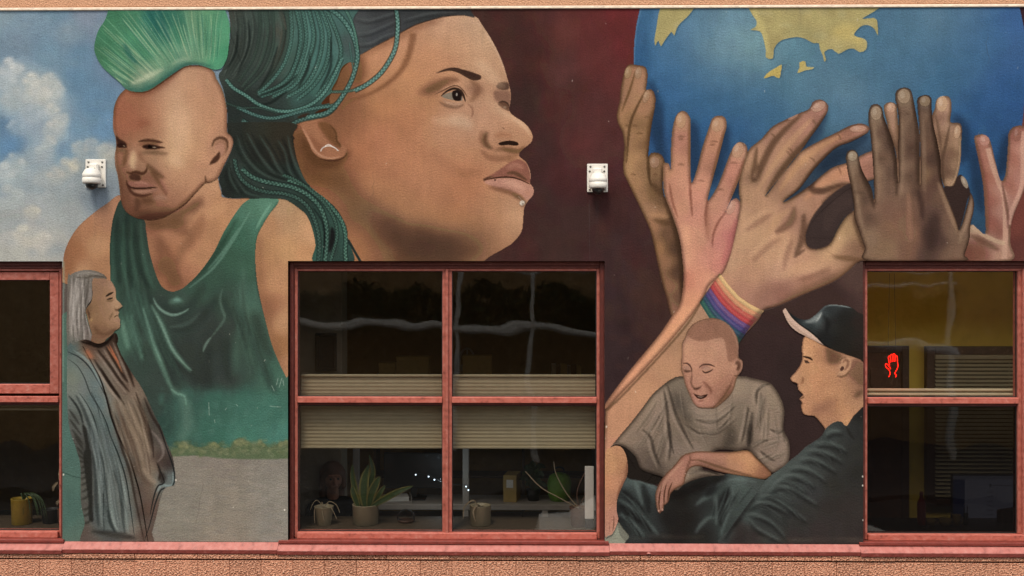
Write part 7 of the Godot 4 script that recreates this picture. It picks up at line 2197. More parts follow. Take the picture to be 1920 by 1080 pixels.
	st = tool()
	bx(st, Vector3(at(540, 540, 1.0).x - 0.3, 0.0, -1.3), Vector3(at(640, 540, 1.0).x, wy(462), -1.02), 0.004)
	struct("room_pier", st, M.room)

	# shelf unit along the back with boxes, books and a wheel shaped plaque
	var bz := -3.4
	var x0 := at(700, 540, 3.4).x
	var x1 := at(1118, 540, 3.4).x
	var ytop := at(800, 704, 3.4).y
	t = thing("shelf_unit", "dark wooden shelf unit behind the pleated shade", "shelf", Vector3((x0 + x1) * 0.5, 0, bz))
	var hw := (x1 - x0) * 0.5
	for x in [-hw, -hw / 3.0, hw / 3.0, hw - 0.03]:
		st = tool()
		bx(st, Vector3(x, 0, -0.3), Vector3(x + 0.03, ytop - 0.03, 0.0), 0.002)
		obj("upright", st, M.wood_dark, t)
	for y in [0.1, 0.55, 1.0, ytop]:
		st = tool()
		bx(st, Vector3(-hw, y - 0.028, -0.3), Vector3(hw, y, 0.006), 0.003)
		obj("board", st, M.wood_dark, t)
	var cartons := [[745, 805, 668, "tan carton on the dark shelf left of the mullion"], [868, 922, 666, "low tan carton on the shelf right of the mullion"], [712, 742, 680, "small brown carton at the shelf's left end"]]
	for c in cartons:
		var a := at(c[0], c[2], 3.5)
		var b := at(c[1], 704, 3.5)
		t = thing("carton", c[3], "box", Vector3((a.x + b.x) * 0.5, ytop, bz - 0.12))
		st = tool()
		bx(st, Vector3(-(b.x - a.x) * 0.5, 0, -0.1), Vector3((b.x - a.x) * 0.5, a.y - ytop, 0.1), 0.004)
		obj("box", st, M.box_tan, t)
		st = tool()
		bx(st, Vector3(-(b.x - a.x) * 0.5 - 0.002, a.y - ytop - 0.03, -0.103), Vector3((b.x - a.x) * 0.5 + 0.002, a.y - ytop + 0.002, 0.103), 0.003)
		obj("lid", st, M.box_tan, t)
	var books := [[1034, 8, 682, 0], [1043, 7, 684, 1], [1051, 12, 682, 2], [1064, 6, 685, 0], [1071, 9, 683, 1], [1081, 8, 684, 2]]
	for b in books:
		var a := at(b[0], b[2], 3.5)
		var w: float = b[1] * grow(3.5)
		t = thing("book", ["thick grey book on the shelf, first of the row in the right pane", "thin brown book second in the shelf's row", "broad yellow book standing in the shelf's row", "narrow grey book right of the yellow book", "brown book between narrow grey and last yellow book", "yellow book at the right end of the shelf's row"][books.find(b)], "book", Vector3(a.x + w * 0.5, ytop, bz - 0.1), 0.0, "books on the dark shelf")
		st = tool()
		bx(st, Vector3(-w * 0.5, 0, -0.08), Vector3(w * 0.5, a.y - ytop, 0.08), 0.003)
		obj("cover", st, [M.steel, M.pot_brown, M.box_tan][b[3]], t)
	t = thing("wheel_plaque", "oval wheel shaped plaque on the wall in the upper right pane", "plaque", at(876, 676, 4.15))
	var ring := []
	for i in 25:
		ring.append(Vector3(cos(TAU * i / 24) * 0.082, sin(TAU * i / 24) * 0.14, 0.02))
	st = tool(true)
	tube(st, ring, [0.012], 8)
	obj("rim", st, M.pale_metal, t)
	for a in [PI / 2, PI * 7 / 6, PI * 11 / 6]:
		st = tool(true)
		tube(st, [Vector3(0, 0, 0.02), Vector3(cos(a) * 0.078, sin(a) * 0.135, 0.02)], [0.01], 6)
		obj("spoke", st, M.pale_metal, t)
	# work table with pale legs
	t = thing("work_table", "pale metal framed work table behind the middle window's pots", "table", at(905, 946, 1.4))
	var ty := t.position.y
	st = tool()
	bx(st, Vector3(-1.15, -0.05, -0.45), Vector3(1.25, 0.0, 0.0), 0.004)
	obj("tabletop", st, M.pale_metal, t)
	for x in [-1.12, -0.15, 0.55, 1.2]:
		for z in [-0.03, -0.42]:
			st = tool()
			bx(st, Vector3(x - 0.025, -ty, z - 0.025), Vector3(x + 0.025, -0.05, z + 0.025), 0.004)
			obj("leg", st, M.pale_metal, t)
	for x in [-1.12, -0.15]:   # tall posts carrying an overhead rail
		st = tool()
		bx(st, Vector3(x - 0.028, 0.0, -0.06), Vector3(x + 0.028, 0.52, -0.01), 0.004)
		obj("post", st, M.pale_metal, t)
	st = tool()
	bx(st, Vector3(-1.15, 0.52, -0.07), Vector3(1.25, 0.6, 0.0), 0.004)
	obj("rail", st, M.pale_metal, t)
	# green bag on the table
	t = thing("green_bag", "bright green rounded bag on the work table", "bag", Vector3(at(1049, 946, 1.55).x, ty, -1.6))
	st = tool(true)
	lathe(st, [Vector2(0.0, 0.0), Vector2(0.08, 0.0), Vector2(0.1, 0.05), Vector2(0.11, 0.16), Vector2(0.09, 0.22), Vector2(0.05, 0.245), Vector2(0.0, 0.25)], Vector3.ZERO, 18)
	obj("body", st, M.green, t)
	st = tool(true)
	tube(st, curve([Vector3(-0.05, 0.235, 0), Vector3(-0.03, 0.29, 0), Vector3(0.03, 0.29, 0), Vector3(0.05, 0.235, 0)], 5), [0.008], 6)
	obj("handle", st, M.black, t)
	# monitor and chair seen dimly
	t = thing("dark_monitor", "switched off black monitor on the work table", "monitor", Vector3(at(775, 946, 1.6).x, ty, -1.65))
	st = tool()
	bx(st, Vector3(-0.27, 0.1, 0.0), Vector3(0.27, 0.42, 0.03), 0.006)
	obj("screen", st, M.smoke, t)
	st = tool()
	bx(st, Vector3(-0.03, 0.01, -0.02), Vector3(0.03, 0.12, 0.0), 0.003)
	obj("neck", st, M.black, t)
	st = tool()
	bx(st, Vector3(-0.11, 0.0, -0.1), Vector3(0.11, 0.012, 0.08), 0.004)
	obj("foot", st, M.black, t)
	t = thing("paper_tray", "pale paper tray with sheets on the work table left of the mullion", "tray", Vector3(at(742, 946, 1.5).x, ty, -1.55), 0.2)
	st = tool()
	bx(st, Vector3(-0.13, 0, -0.1), Vector3(0.13, 0.012, 0.1), 0.003)
	bx(st, Vector3(-0.13, 0.013, -0.1), Vector3(-0.122, 0.06, 0.1), 0.002)
	bx(st, Vector3(0.122, 0.013, -0.1), Vector3(0.13, 0.06, 0.1), 0.002)
	obj("tray", st, M.pale_metal, t)
	for k in 5:
		st = tool()
		bx(st, Vector3(-0.105, 0.0135 + k * 0.007, -0.09), Vector3(0.105, 0.019 + k * 0.007, 0.085))
		var sh := obj("sheet", st, M.white, t)
		sh.rotation.y = rng.randf_range(-0.06, 0.06)
	t = thing("file_box", "tan file box on the work table right of the mullion", "box", Vector3(at(960, 946, 1.6).x, ty, -1.62), -0.15)
	st = tool()
	bx(st, Vector3(-0.06, 0, -0.12), Vector3(0.06, 0.24, 0.12), 0.004)
	obj("case", st, M.box_tan, t)
	st = tool()
	bx(st, Vector3(-0.03, 0.13, 0.1205), Vector3(0.03, 0.2, 0.123))
	obj("spine_tag", st, M.white, t)
	t = thing("rubber_plant", "small leafy plant in a dark pot on the work table", "plant", Vector3(at(1000, 946, 1.6).x, ty, -1.6))
	st = tool(true)
	lathe(st, [Vector2(0, 0), Vector2(0.05, 0), Vector2(0.065, 0.1), Vector2(0.058, 0.1), Vector2(0.05, 0.085), Vector2(0, 0.085)], Vector3.ZERO, 18)
	obj("pot", st, M.black, t)
	for k in 16:
		var g := k * 2.4
		var hh := 0.12 + 0.012 * k
		var r := rng.randf_range(0.07, 0.13)
		blade(t, [Vector3(0, hh - 0.04, 0), Vector3(cos(g) * r * 0.5, hh + 0.03, sin(g) * r * 0.5), Vector3(cos(g) * r, hh + 0.01, sin(g) * r)], 0.05, M.leaf)
	t = thing("hoop_basket", "dark arched basket handle standing on the inner sill left of the mullion", "basket", Vector3(wx(750), wy(1001.5), -0.4))
	st = tool(true)
	lathe(st, [Vector2(0, 0), Vector2(0.055, 0), Vector2(0.07, 0.022), Vector2(0.062, 0.022), Vector2(0.05, 0.008), Vector2(0, 0.008)], Vector3.ZERO, 20)
	obj("basket", st, M.wood_dark, t)
	st = tool(true)
	tube(st, curve([Vector3(-0.066, 0.015, 0), Vector3(-0.055, 0.07, 0), Vector3(0, 0.1, 0), Vector3(0.055, 0.07, 0), Vector3(0.066, 0.015, 0)], 6), [0.007], 8)
	obj("handle", st, M.black, t)
	t = thing("glint_string", "made up string of glowing beads for bright specks mirrored in the pane", "lights", at(808, 910, 1.1))  # added beads glow in place of glints reflected by the glass
	var wire := []
	var drops := [Vector3(-0.13, 0.09, 0), Vector3(-0.02, 0.075, 0), Vector3(0.03, 0.05, 0.01), Vector3(0.1, 0.01, 0), Vector3(0.12, -0.005, 0.01), Vector3(0.3, -0.01, 0), Vector3(0.32, -0.04, 0)]
	for v in drops:
		wire.append(v + Vector3(0, 0.012, -0.01))
	st = tool(true)
	tube(st, wire, [0.0025], 5)
	obj("wire", st, M.black, t)
	var glow := StandardMaterial3D.new()
	glow.albedo_color = Color(0.9, 0.95, 1.0)
	glow.emission_enabled = true
	glow.emission = Color(0.85, 0.95, 1.0)
	glow.emission_energy_multiplier = 1.6
	for v in drops:
		var s := SphereMesh.new()
		s.radius = 0.006
		s.height = 0.012
		s.radial_segments = 10
		s.rings = 6
		mesh_obj("glint_bead", s, glow, t, v)
	var lit := OmniLight3D.new()  # added lamp that goes with the made-up beads
	lit.name = "glint_light"
	lit.light_color = Color(0.85, 0.95, 1.0)
	lit.light_energy = 0.02
	lit.light_size = 0.02
	lit.omni_range = 8.0
	lit.omni_attenuation = 2.0
	lit.shadow_enabled = true
	t.add_child(lit)
	lit.position = Vector3(0.1, 0.05, 0.06)
	build_person()


# ---------------------------------------------------------------- the seated person, one continuous surface from joints with radii
func surface_nets(bones: Array, cell: float, blend: float) -> SurfaceTool:
	var lo := Vector3.INF
	var hi := -Vector3.INF
	for b in bones:
		for e in [0, 1]:
			var p: Vector3 = b[e]
			var r: float = b[2 + e]
			lo = lo.min(p - Vector3.ONE * (r + blend))
			hi = hi.max(p + Vector3.ONE * (r + blend))
	var n := Vector3i(((hi - lo) / cell).ceil()) + Vector3i.ONE * 2
	var f := PackedFloat32Array()
	f.resize(n.x * n.y * n.z)
	f.fill(1.0)
	for b in bones:
		var a: Vector3 = b[0]
		var d: Vector3 = b[1] - a
		var ra: float = b[2]
		var rb: float = b[3]
		var m := maxf(ra, rb) + blend * 2.0
		var l0 := Vector3i(((a.min(b[1]) - Vector3.ONE * m - lo) / cell).floor()).clamp(Vector3i.ZERO, n - Vector3i.ONE)
		var h0 := Vector3i(((a.max(b[1]) + Vector3.ONE * m - lo) / cell).ceil()).clamp(Vector3i.ZERO, n - Vector3i.ONE)
		var dd := maxf(d.length_squared(), 1e-9)
		for z in range(l0.z, h0.z + 1):
			for y in range(l0.y, h0.y + 1):
				for x in range(l0.x, h0.x + 1):
					var p := lo + Vector3(x, y, z) * cell
					var t := clampf((p - a).dot(d) / dd, 0, 1)
					var v := p.distance_to(a + d * t) - lerpf(ra, rb, t)
					var i := (z * n.y + y) * n.x + x
					var h := maxf(blend - absf(f[i] - v), 0.0) / blend
					f[i] = minf(f[i], v) - h * h * blend * 0.25
	var st := tool(true)
	var vert := {}
	var spots := PackedVector3Array()
	var step := [1, n.x, n.x * n.y]
	for z in n.z - 1:
		for y in n.y - 1:
			for x in n.x - 1:
				var i := (z * n.y + y) * n.x + x
				var sum := Vector3.ZERO
				var c := 0
				for e in 12:
					var ax := e / 4
					var u := (ax + 1) % 3
					var w := (ax + 2) % 3
					var o := Vector3i.ZERO
					o[u] = e % 2
					o[w] = (e / 2) % 2
					var j: int = i + o.x * step[0] + o.y * step[1] + o.z * step[2]
					var va := f[j]
					var vb := f[j + step[ax]]
					if (va < 0.0) != (vb < 0.0):
						var q := Vector3(o)
						q[ax] += va / (va - vb)
						sum += q
						c += 1
				if c:
					vert[i] = spots.size()
					spots.append(lo + (Vector3(x, y, z) + sum / c) * cell)
	for i in vert:
		var x: int = i % n.x
		var y: int = (i / n.x) % n.y
		var z: int = i / (n.x * n.y)
		for ax in 3:
			var at_edge := [y == 0 or z == 0, x == 0 or z == 0, x == 0 or y == 0]
			if at_edge[ax]:
				continue
			var va := f[i]
			var vb := f[i + step[ax]]
			if (va < 0.0) == (vb < 0.0):
				continue
			var u: int = step[(ax + 1) % 3]
			var w: int = step[(ax + 2) % 3]
			if vert.has(i - u) and vert.has(i - w) and vert.has(i - u - w):
				var out := Vector3.ZERO
				out[ax] = 1.0 if va < 0.0 else -1.0
				quad(st, spots[vert[i]], spots[vert[i - u]], spots[vert[i - u - w]], spots[vert[i - w]], out)
	st.index()
	return st


func build_person() -> void:
	var base := at(617, 905, 0.78)
	var head := base.y
	var t := thing("person", "person with reddish hair in dark clothing sitting behind the middle window's lower left pane", "person", Vector3(base.x, 0, -0.95), 0.35)
	var h := Vector3(0, head, 0)
	var seat := head - 0.72
	# chair first
	var c := thing("office_chair", "dark office chair under the person behind the window", "chair", Vector3(base.x, 0, -1.0), 0.35)
	var st := tool()
	bx(st, Vector3(-0.24, seat - 0.2, -0.22), Vector3(0.24, seat - 0.12, 0.24), 0.02)
	obj("seat", st, M.black, c)
	st = tool()
	bx(st, Vector3(-0.2, seat - 0.05, -0.29), Vector3(0.2, seat + 0.4, -0.24), 0.02)
	obj("backrest", st, M.black, c)
	st = tool()
	tube(st, [Vector3(0, 0.06, 0), Vector3(0, seat - 0.2, 0)], [0.03])
	obj("column", st, M.steel, c)
	for k in 5:
		st = tool()
		tube(st, [Vector3(0, 0.08, 0), Vector3(cos(TAU * k / 5) * 0.28, 0.03, sin(TAU * k / 5) * 0.28)], [0.025, 0.018])
		obj("leg", st, M.black, c)
	# body with clothes
	var sh := head - 0.235
	var bones := [[h + Vector3(0, -0.30, -0.02), Vector3(0, seat + 0.05, 0.02), 0.13, 0.14], [Vector3(-0.1, sh, -0.01), Vector3(0.1, sh, -0.01), 0.085, 0.085], [Vector3(-0.1, seat + 0.0, 0.0), Vector3(0.1, seat + 0.0, 0.0), 0.12, 0.12]]
	for s in [-1.0, 1.0]:
		var elbow := Vector3(s * 0.235, sh - 0.27, 0.05)
		var wrist := Vector3(s * 0.1, sh - 0.36, 0.24)
		bones.append([Vector3(s * 0.165, sh - 0.01, -0.01), elbow, 0.058, 0.046])
		bones.append([elbow, wrist, 0.046, 0.033])
		var knee := Vector3(s * 0.13, seat + 0.02, 0.34)
		bones.append([Vector3(s * 0.1, seat - 0.01, 0.02), knee, 0.085, 0.06])
		bones.append([knee, Vector3(s * 0.13, 0.09, 0.30), 0.058, 0.04])
		bones.append([Vector3(s * 0.13, 0.05, 0.28), Vector3(s * 0.14, 0.04, 0.44), 0.045, 0.035])
	obj("body", surface_nets(bones, 0.02, 0.03), M.jacket, t)
	var skin := [[h + Vector3(0, -0.22, -0.015), h + Vector3(0, -0.10, 0.0), 0.052, 0.05], [h + Vector3(0, 0.035, -0.01), h + Vector3(0, -0.01, 0.015), 0.085, 0.072], [h + Vector3(0, -0.03, 0.03), h + Vector3(0, -0.085, 0.045), 0.058, 0.032], [h + Vector3(0, 0.02, 0.092), h + Vector3(0, -0.022, 0.108), 0.009, 0.013], [h + Vector3(-0.022, -0.05, 0.085), h + Vector3(0.022, -0.05, 0.085), 0.008, 0.008]]
	for s in [-1.0, 1.0]:
		skin.append([h + Vector3(s * 0.078, 0.01, -0.005), h + Vector3(s * 0.078, -0.025, 0.0), 0.013, 0.009])
		skin.append([h + Vector3(s * 0.018, 0.035, 0.082), h + Vector3(s * 0.045, 0.035, 0.07), 0.008, 0.007])
	obj("head", surface_nets(skin, 0.008, 0.012), M.skin, t)
	for s in [-1.0, 1.0]:
		var e := SphereMesh.new()
		e.radius = 0.0095
		e.height = 0.019
		mesh_obj("eye", e, M.smoke, t, h + Vector3(s * 0.031, 0.012, 0.079))
	var hair := [[h + Vector3(0, 0.055, -0.025), h + Vector3(0, 0.045, -0.04), 0.098, 0.095]]
	for s in [-1.0, 1.0]:
		hair.append([h + Vector3(s * 0.07, 0.05, -0.01), h + Vector3(s * 0.088, -0.06, -0.01), 0.04, 0.03])
		hair.append([h + Vector3(s * 0.06, 0.0, -0.06), h + Vector3(s * 0.075, -0.14, -0.05), 0.05, 0.035])
	obj("hair", surface_nets(hair, 0.011, 0.02), M.hair, t)
	for s in [-1.0, 1.0]:
		var wr := Vector3(s * 0.1, sh - 0.36, 0.24)
		var hand := [[wr, wr + Vector3(-s * 0.03, -0.01, 0.05), 0.026, 0.03]]
		for k in 4:
			var kn := wr + Vector3(-s * 0.035 + (k - 1.5) * 0.018 * s, -0.012, 0.07)
			hand.append([kn, kn + Vector3(-s * 0.006, -0.008, 0.032 + 0.004 * (k % 3)), 0.0095, 0.009])
			hand.append([kn + Vector3(-s * 0.006, -0.008, 0.032), kn + Vector3(-s * 0.01, -0.03, 0.045), 0.009, 0.008])
		hand.append([wr + Vector3(-s * 0.03, 0.012, 0.02), wr + Vector3(-s * 0.062, 0.02, 0.05), 0.012, 0.0095])
		hand.append([wr + Vector3(-s * 0.062, 0.02, 0.05), wr + Vector3(-s * 0.07, 0.012, 0.075), 0.0095, 0.008])
		obj("hand", surface_nets(hand, 0.006, 0.008), M.skin, t)


# ---------------------------------------------------------------- the ochre office behind the right window
func build_office_things() -> void:
	var wz := 1.29
	var g := grow(wz)
	# dark brown cupboard door behind the neon hand
	var a := at(1600, 648, wz)
	var b := at(1702, 648, wz)
	var t := thing("brown_door", "dark brown wooden door in the ochre wall behind the neon hand", "door", Vector3((a.x + b.x) * 0.5, 0, -wz + 0.0))
	var w := (b.x - a.x) * 0.5
	var top := a.y
	var st := tool()
	for f in [[-w, -w + 0.06, 0.0, top], [w - 0.06, w, 0.0, top], [-w + 0.06, w - 0.06, top - 0.06, top]]:
		bx(st, Vector3(f[0], f[2], -0.006), Vector3(f[1], f[3], 0.04), 0.004)
	obj("frame", st, M.wood_dark, t)
	st = tool()
	bx(st, Vector3(-w + 0.06, 0.0, -0.006), Vector3(w - 0.06, top - 0.06, 0.015))
	obj("leaf", st, M.wood_door, t)
	for q in [[0.25, 0.95], [1.1, top - 0.2]]:
		st = tool()
		bx(st, Vector3(-w + 0.14, q[0], 0.012), Vector3(w - 0.14, q[1], 0.024), 0.006)
		obj("panel", st, M.wood_door, t)
	# window with slatted blind
	a = at(1733, 649, wz)
	b = at(1925, 945, wz)
	t = thing("blind_window", "dark framed inner window covered by a slatted blind", "window blind", Vector3((a.x + b.x) * 0.5, b.y, -wz))
	w = (b.x - a.x) * 0.5
	var hh := a.y - b.y
	st = tool()
	for f in [[-w, -w + 0.07, 0.0, hh], [w - 0.07, w, 0.0, hh], [-w + 0.07, w - 0.07, hh - 0.07, hh], [-w + 0.07, w - 0.07, 0.0, 0.05]]:
		bx(st, Vector3(f[0], f[2], -0.006), Vector3(f[1], f[3], 0.06), 0.004)
	obj("frame", st, M.wood_dark, t)
	st = tool()
	bx(st, Vector3(-w + 0.07, 0.05, -0.006), Vector3(w - 0.07, hh - 0.07, 0.012))
	obj("backing", st, M.black, t)
	st = tool()
	bx(st, Vector3(-w + 0.075, hh - 0.11, 0.02), Vector3(w - 0.075, hh - 0.072, 0.06), 0.004)
	obj("head_rail", st, M.blind, t)
	var slat := tool()
	bx(slat, Vector3(-w + 0.08, -0.0015, -0.016), Vector3(w - 0.08, 0.0015, 0.016), 0.001)
	slat.generate_normals()
	var sm := slat.commit()
	var y := 0.08
	while y < hh - 0.12:
		var s := mesh_obj("slat", sm, M.blind, t, Vector3(0, y, 0.04))
		s.rotation.x = 0.75
		y += 0.034
	for x in [-w * 0.6, w * 0.6]:
		st = tool()
		tube(st, [Vector3(x, 0.06, 0.058), Vector3(x, hh - 0.1, 0.058)], [0.002], 5)
		obj("ladder_cord", st, M.blind, t)
	st = tool()
	bx(st, Vector3(-0.18, hh * 0.62, 0.06), Vector3(0.2, hh * 0.62 + 0.1, 0.066), 0.002)
	obj("paper_notice", st, M.shade, t)
	# neon hand hung from the head of the window
	t = thing("neon_sign", "glowing red neon outline of a raised open hand", "neon sign", at(1673, 685, 0.16), 0.0)
	var glow := StandardMaterial3D.new()
	glow.albedo_color = Color(1.0, 0.2, 0.1)
	glow.emission_enabled = true
	glow.emission = Color(1.0, 0.09, 0.03)
	glow.emission_energy_multiplier = 1.3
	var k := PX * 1.02 / 4.0
	var lines := [[905, 668, 916, 640, 906, 612, 886, 594, 881, 574, 890, 568, 908, 586, 920, 606], [912, 578, 906, 545, 902, 520, 910, 510, 917, 520, 921, 556], [921, 556, 920, 508, 928, 498, 936, 506, 936, 552],
		[936, 552, 938, 500, 946, 494, 953, 504, 951, 552], [951, 552, 957, 512, 964, 508, 970, 518, 970, 550, 974, 584, 966, 612, 950, 640, 962, 652, 956, 670]]
	for l in lines:
		var path := []
		for i in range(0, l.size(), 2):
			path.append(Vector3((l[i] - 932) * k, (580 - l[i + 1]) * k, 0.0))
		st = tool(true)
		tube(st, curve(path, 4), [0.0021], 8)
		obj("neon_tube", st, glow, t)
	st = tool()
	for x in [-0.03, 0.03]:
		tube(st, [Vector3(x, 0.06, -0.008), Vector3(x * 0.6, 0.70, -0.008)], [0.0012], 5)
	obj("hanging_wire", st, M.black, t)
	st = tool()
	for yy in [-0.06, 0.06]:
		bx(st, Vector3(-0.05, yy - 0.004, -0.012), Vector3(0.05, yy + 0.004, -0.007))
	obj("backing_bar", st, M.smoke, t)
	var lit := OmniLight3D.new()
	lit.name = "neon_light"
	lit.light_color = Color(1.0, 0.12, 0.05)
	lit.light_energy = 0.012
	lit.light_size = 0.05
	lit.omni_range = 8.0
	lit.omni_attenuation = 2.0
	lit.shadow_enabled = true
	t.add_child(lit)
	lit.position = Vector3(0, 0, 0.03)
	# desk with monitor, chair back, cups
	var dz := 0.8
	var dy := at(1800, 990, dz).y
	t = thing("desk", "dark office desk under the monitor behind the right window", "desk", Vector3(at(1840, 990, dz).x, 0, -dz))
	st = tool()
	bx(st, Vector3(-0.95, dy - 0.04, -0.4), Vector3(0.8, dy, 0.3), 0.006)
	obj("top", st, M.wood_dark, t)
	for x in [-0.9, 0.72]:
		st = tool()
		bx(st, Vector3(x, 0, -0.42), Vector3(x + 0.04, dy - 0.04, 0.26), 0.004)
		obj("side", st, M.wood_dark, t)
	a = at(1787, 892, dz + 0.1)
	b = at(1913, 980, dz + 0.1)
	t = thing("monitor", "lit computer monitor showing a pale page with a blue side bar", "monitor", Vector3((a.x + b.x) * 0.5, dy, -dz - 0.1))
	w = (b.x - a.x) * 0.5
	var m0 := b.y - dy
	var m1 := a.y - dy
	st = tool()
	bx(st, Vector3(-w - 0.012, m0 - 0.012, -0.03), Vector3(w + 0.012, m1 + 0.012, 0.0), 0.005)
	obj("case", st, M.black, t)
	var img := Image.create(256, 176, false, Image.FORMAT_RGBA8)
	img.fill(Color(0.66, 0.66, 0.74))
	img.fill_rect(Rect2i(0, 14, 44, 156), Color(0.12, 0.22, 0.42))
	img.fill_rect(Rect2i(0, 0, 256, 14), Color(0.58, 0.58, 0.64))
	img.fill_rect(Rect2i(150, 34, 90, 4), Color(0.50, 0.48, 0.54))
	img.fill_rect(Rect2i(138, 32, 8, 8), Color(0.3, 0.3, 0.34))
	for i in 6:
		img.fill_rect(Rect2i(128, 60 + i * 17, 24, 3), Color(0.46, 0.45, 0.52))
	for i in 5:
		img.fill_rect(Rect2i(6, 26 + i * 14, 28, 3), Color(0.32, 0.42, 0.6))
	var sc := StandardMaterial3D.new()
	sc.albedo_color = Color(0.05, 0.05, 0.05)
	sc.roughness = 0.3
	sc.emission_enabled = true
	sc.emission_texture = ImageTexture.create_from_image(img)
	sc.emission_operator = BaseMaterial3D.EMISSION_OP_MULTIPLY
	sc.emission = Color.WHITE
	sc.emission_energy_multiplier = 0.11
	st = tool()
	var c4 := [Vector3(-w, m0, 0.002), Vector3(w, m0, 0.002), Vector3(w, m1, 0.002), Vector3(-w, m1, 0.002)]
	var uv := [Vector2(0, 1), Vector2(1, 1), Vector2(1, 0), Vector2(0, 0)]
	for i in [0, 2, 1, 0, 3, 2]:
		st.set_uv(uv[i])
		st.add_vertex(c4[i])
	obj("screen", st, sc, t)
	st = tool()
	bx(st, Vector3(-0.03, 0.008, -0.05), Vector3(0.03, m0 + 0.05, -0.031), 0.003)
	obj("neck", st, M.black, t)
	st = tool()
	bx(st, Vector3(-0.12, 0.0, -0.12), Vector3(0.12, 0.01, 0.05), 0.003)
	obj("foot", st, M.black, t)
	var al := AreaLight3D.new()
	al.name = "screen_light"
	al.area_size = Vector2(w * 2.0, m1 - m0)
	al.light_color = Color(0.82, 0.84, 1.0)
	al.light_energy = 0.02
	al.area_range = 8.0
	al.shadow_enabled = true
	t.add_child(al)
	al.position = Vector3(0, (m0 + m1) * 0.5, 0.012)
	al.rotation.y = PI
	t = thing("desk_chair", "dark brown chair back in front of the lit monitor", "chair", Vector3(at(1885, 990, 0.6).x, 0, -0.52), 0.5)
	st = tool()
	var cb := at(1885, 948, 0.62).y
	bx(st, Vector3(-0.13, cb - 0.35, -0.03), Vector3(0.14, cb, 0.03), 0.02)
	obj("backrest", st, M.pot_brown, t)
	st = tool()
	bx(st, Vector3(-0.2, 0.42, -0.04), Vector3(0.2, 0.48, 0.3), 0.02)
	obj("seat", st, M.black, t)
	for q in [[-0.17, 0.0], [0.17, 0.0], [-0.17, 0.27], [0.17, 0.27]]:
		st = tool()
		tube(st, [Vector3(q[0], 0, q[1]), Vector3(q[0], 0.43, q[1])], [0.014], 6)
		obj("leg", st, M.black, t)
	st = tool()
	bx(st, Vector3(-0.03, 0.44, -0.05), Vector3(0.03, cb - 0.3, -0.02), 0.004)
	obj("back_post", st, M.black, t)
	# small things along the inner sill
	var sill := wy(1001.5)
	t = thing("red_bottle", "slim red bottle standing on the right window's inner sill", "bottle", Vector3(wx(1760), sill, -0.35))
	st = tool(true)
	lathe(st, [Vector2(0, 0), Vector2(0.028, 0), Vector2(0.032, 0.01), Vector2(0.033, 0.17), Vector2(0.022, 0.2), Vector2(0.012, 0.22), Vector2(0.012, 0.235), Vector2(0, 0.235)], Vector3.ZERO, 16)
	obj("body", st, M.red, t)
	st = tool(true)
	lathe(st, [Vector2(0, 0.235), Vector2(0.015, 0.235), Vector2(0.015, 0.26), Vector2(0, 0.262)], Vector3.ZERO, 12)
	obj("cap", st, M.red, t)
	var cups := [[1806, 0.05, 0.055, "squat tan bowl on the right window's sill left of the mug"], [1828, 0.032, 0.085, "tan mug on the right window's sill below the monitor"], [1778, 0.036, 0.05, "small tan cup beside the red bottle"]]
	for q in cups:
		t = thing("cup", q[3], "cup", Vector3(wx(q[0]), sill, -0.34), 0.0, "cups on the right window's sill")
		st = tool(true)
		lathe(st, [Vector2(0, 0), Vector2(q[1] * 0.7, 0), Vector2(q[1], q[2]), Vector2(q[1] * 0.92, q[2]), Vector2(q[1] * 0.6, 0.01), Vector2(0, 0.01)], Vector3.ZERO, 18)
		obj("body", st, M.box_tan, t)
		st = tool(true)
		tube(st, curve([Vector3(q[1] * 0.9, q[2] * 0.8, 0), Vector3(q[1] * 1.5, q[2] * 0.7, 0), Vector3(q[1] * 1.4, q[2] * 0.3, 0), Vector3(q[1] * 0.8, q[2] * 0.25, 0)], 5), [0.004], 6)
		obj("handle", st, M.box_tan, t)
	t = thing("pen_holder", "narrow black pen holder on the right window's sill before the screen", "pen holder", Vector3(wx(1848), sill, -0.36))
	st = tool(true)
	lathe(st, [Vector2(0, 0), Vector2(0.018, 0), Vector2(0.018, 0.09), Vector2(0.015, 0.09), Vector2(0.015, 0.01), Vector2(0, 0.01)], Vector3.ZERO, 14)
	obj("body", st, M.black, t)
	for q in [[-0.006, 0.135], [0.006, 0.15]]:
		st = tool()
		tube(st, [Vector3(q[0], 0.012, 0), Vector3(q[0] * 1.8, q[1], 0)], [0.004], 6)
		obj("pen", st, M.black, t)


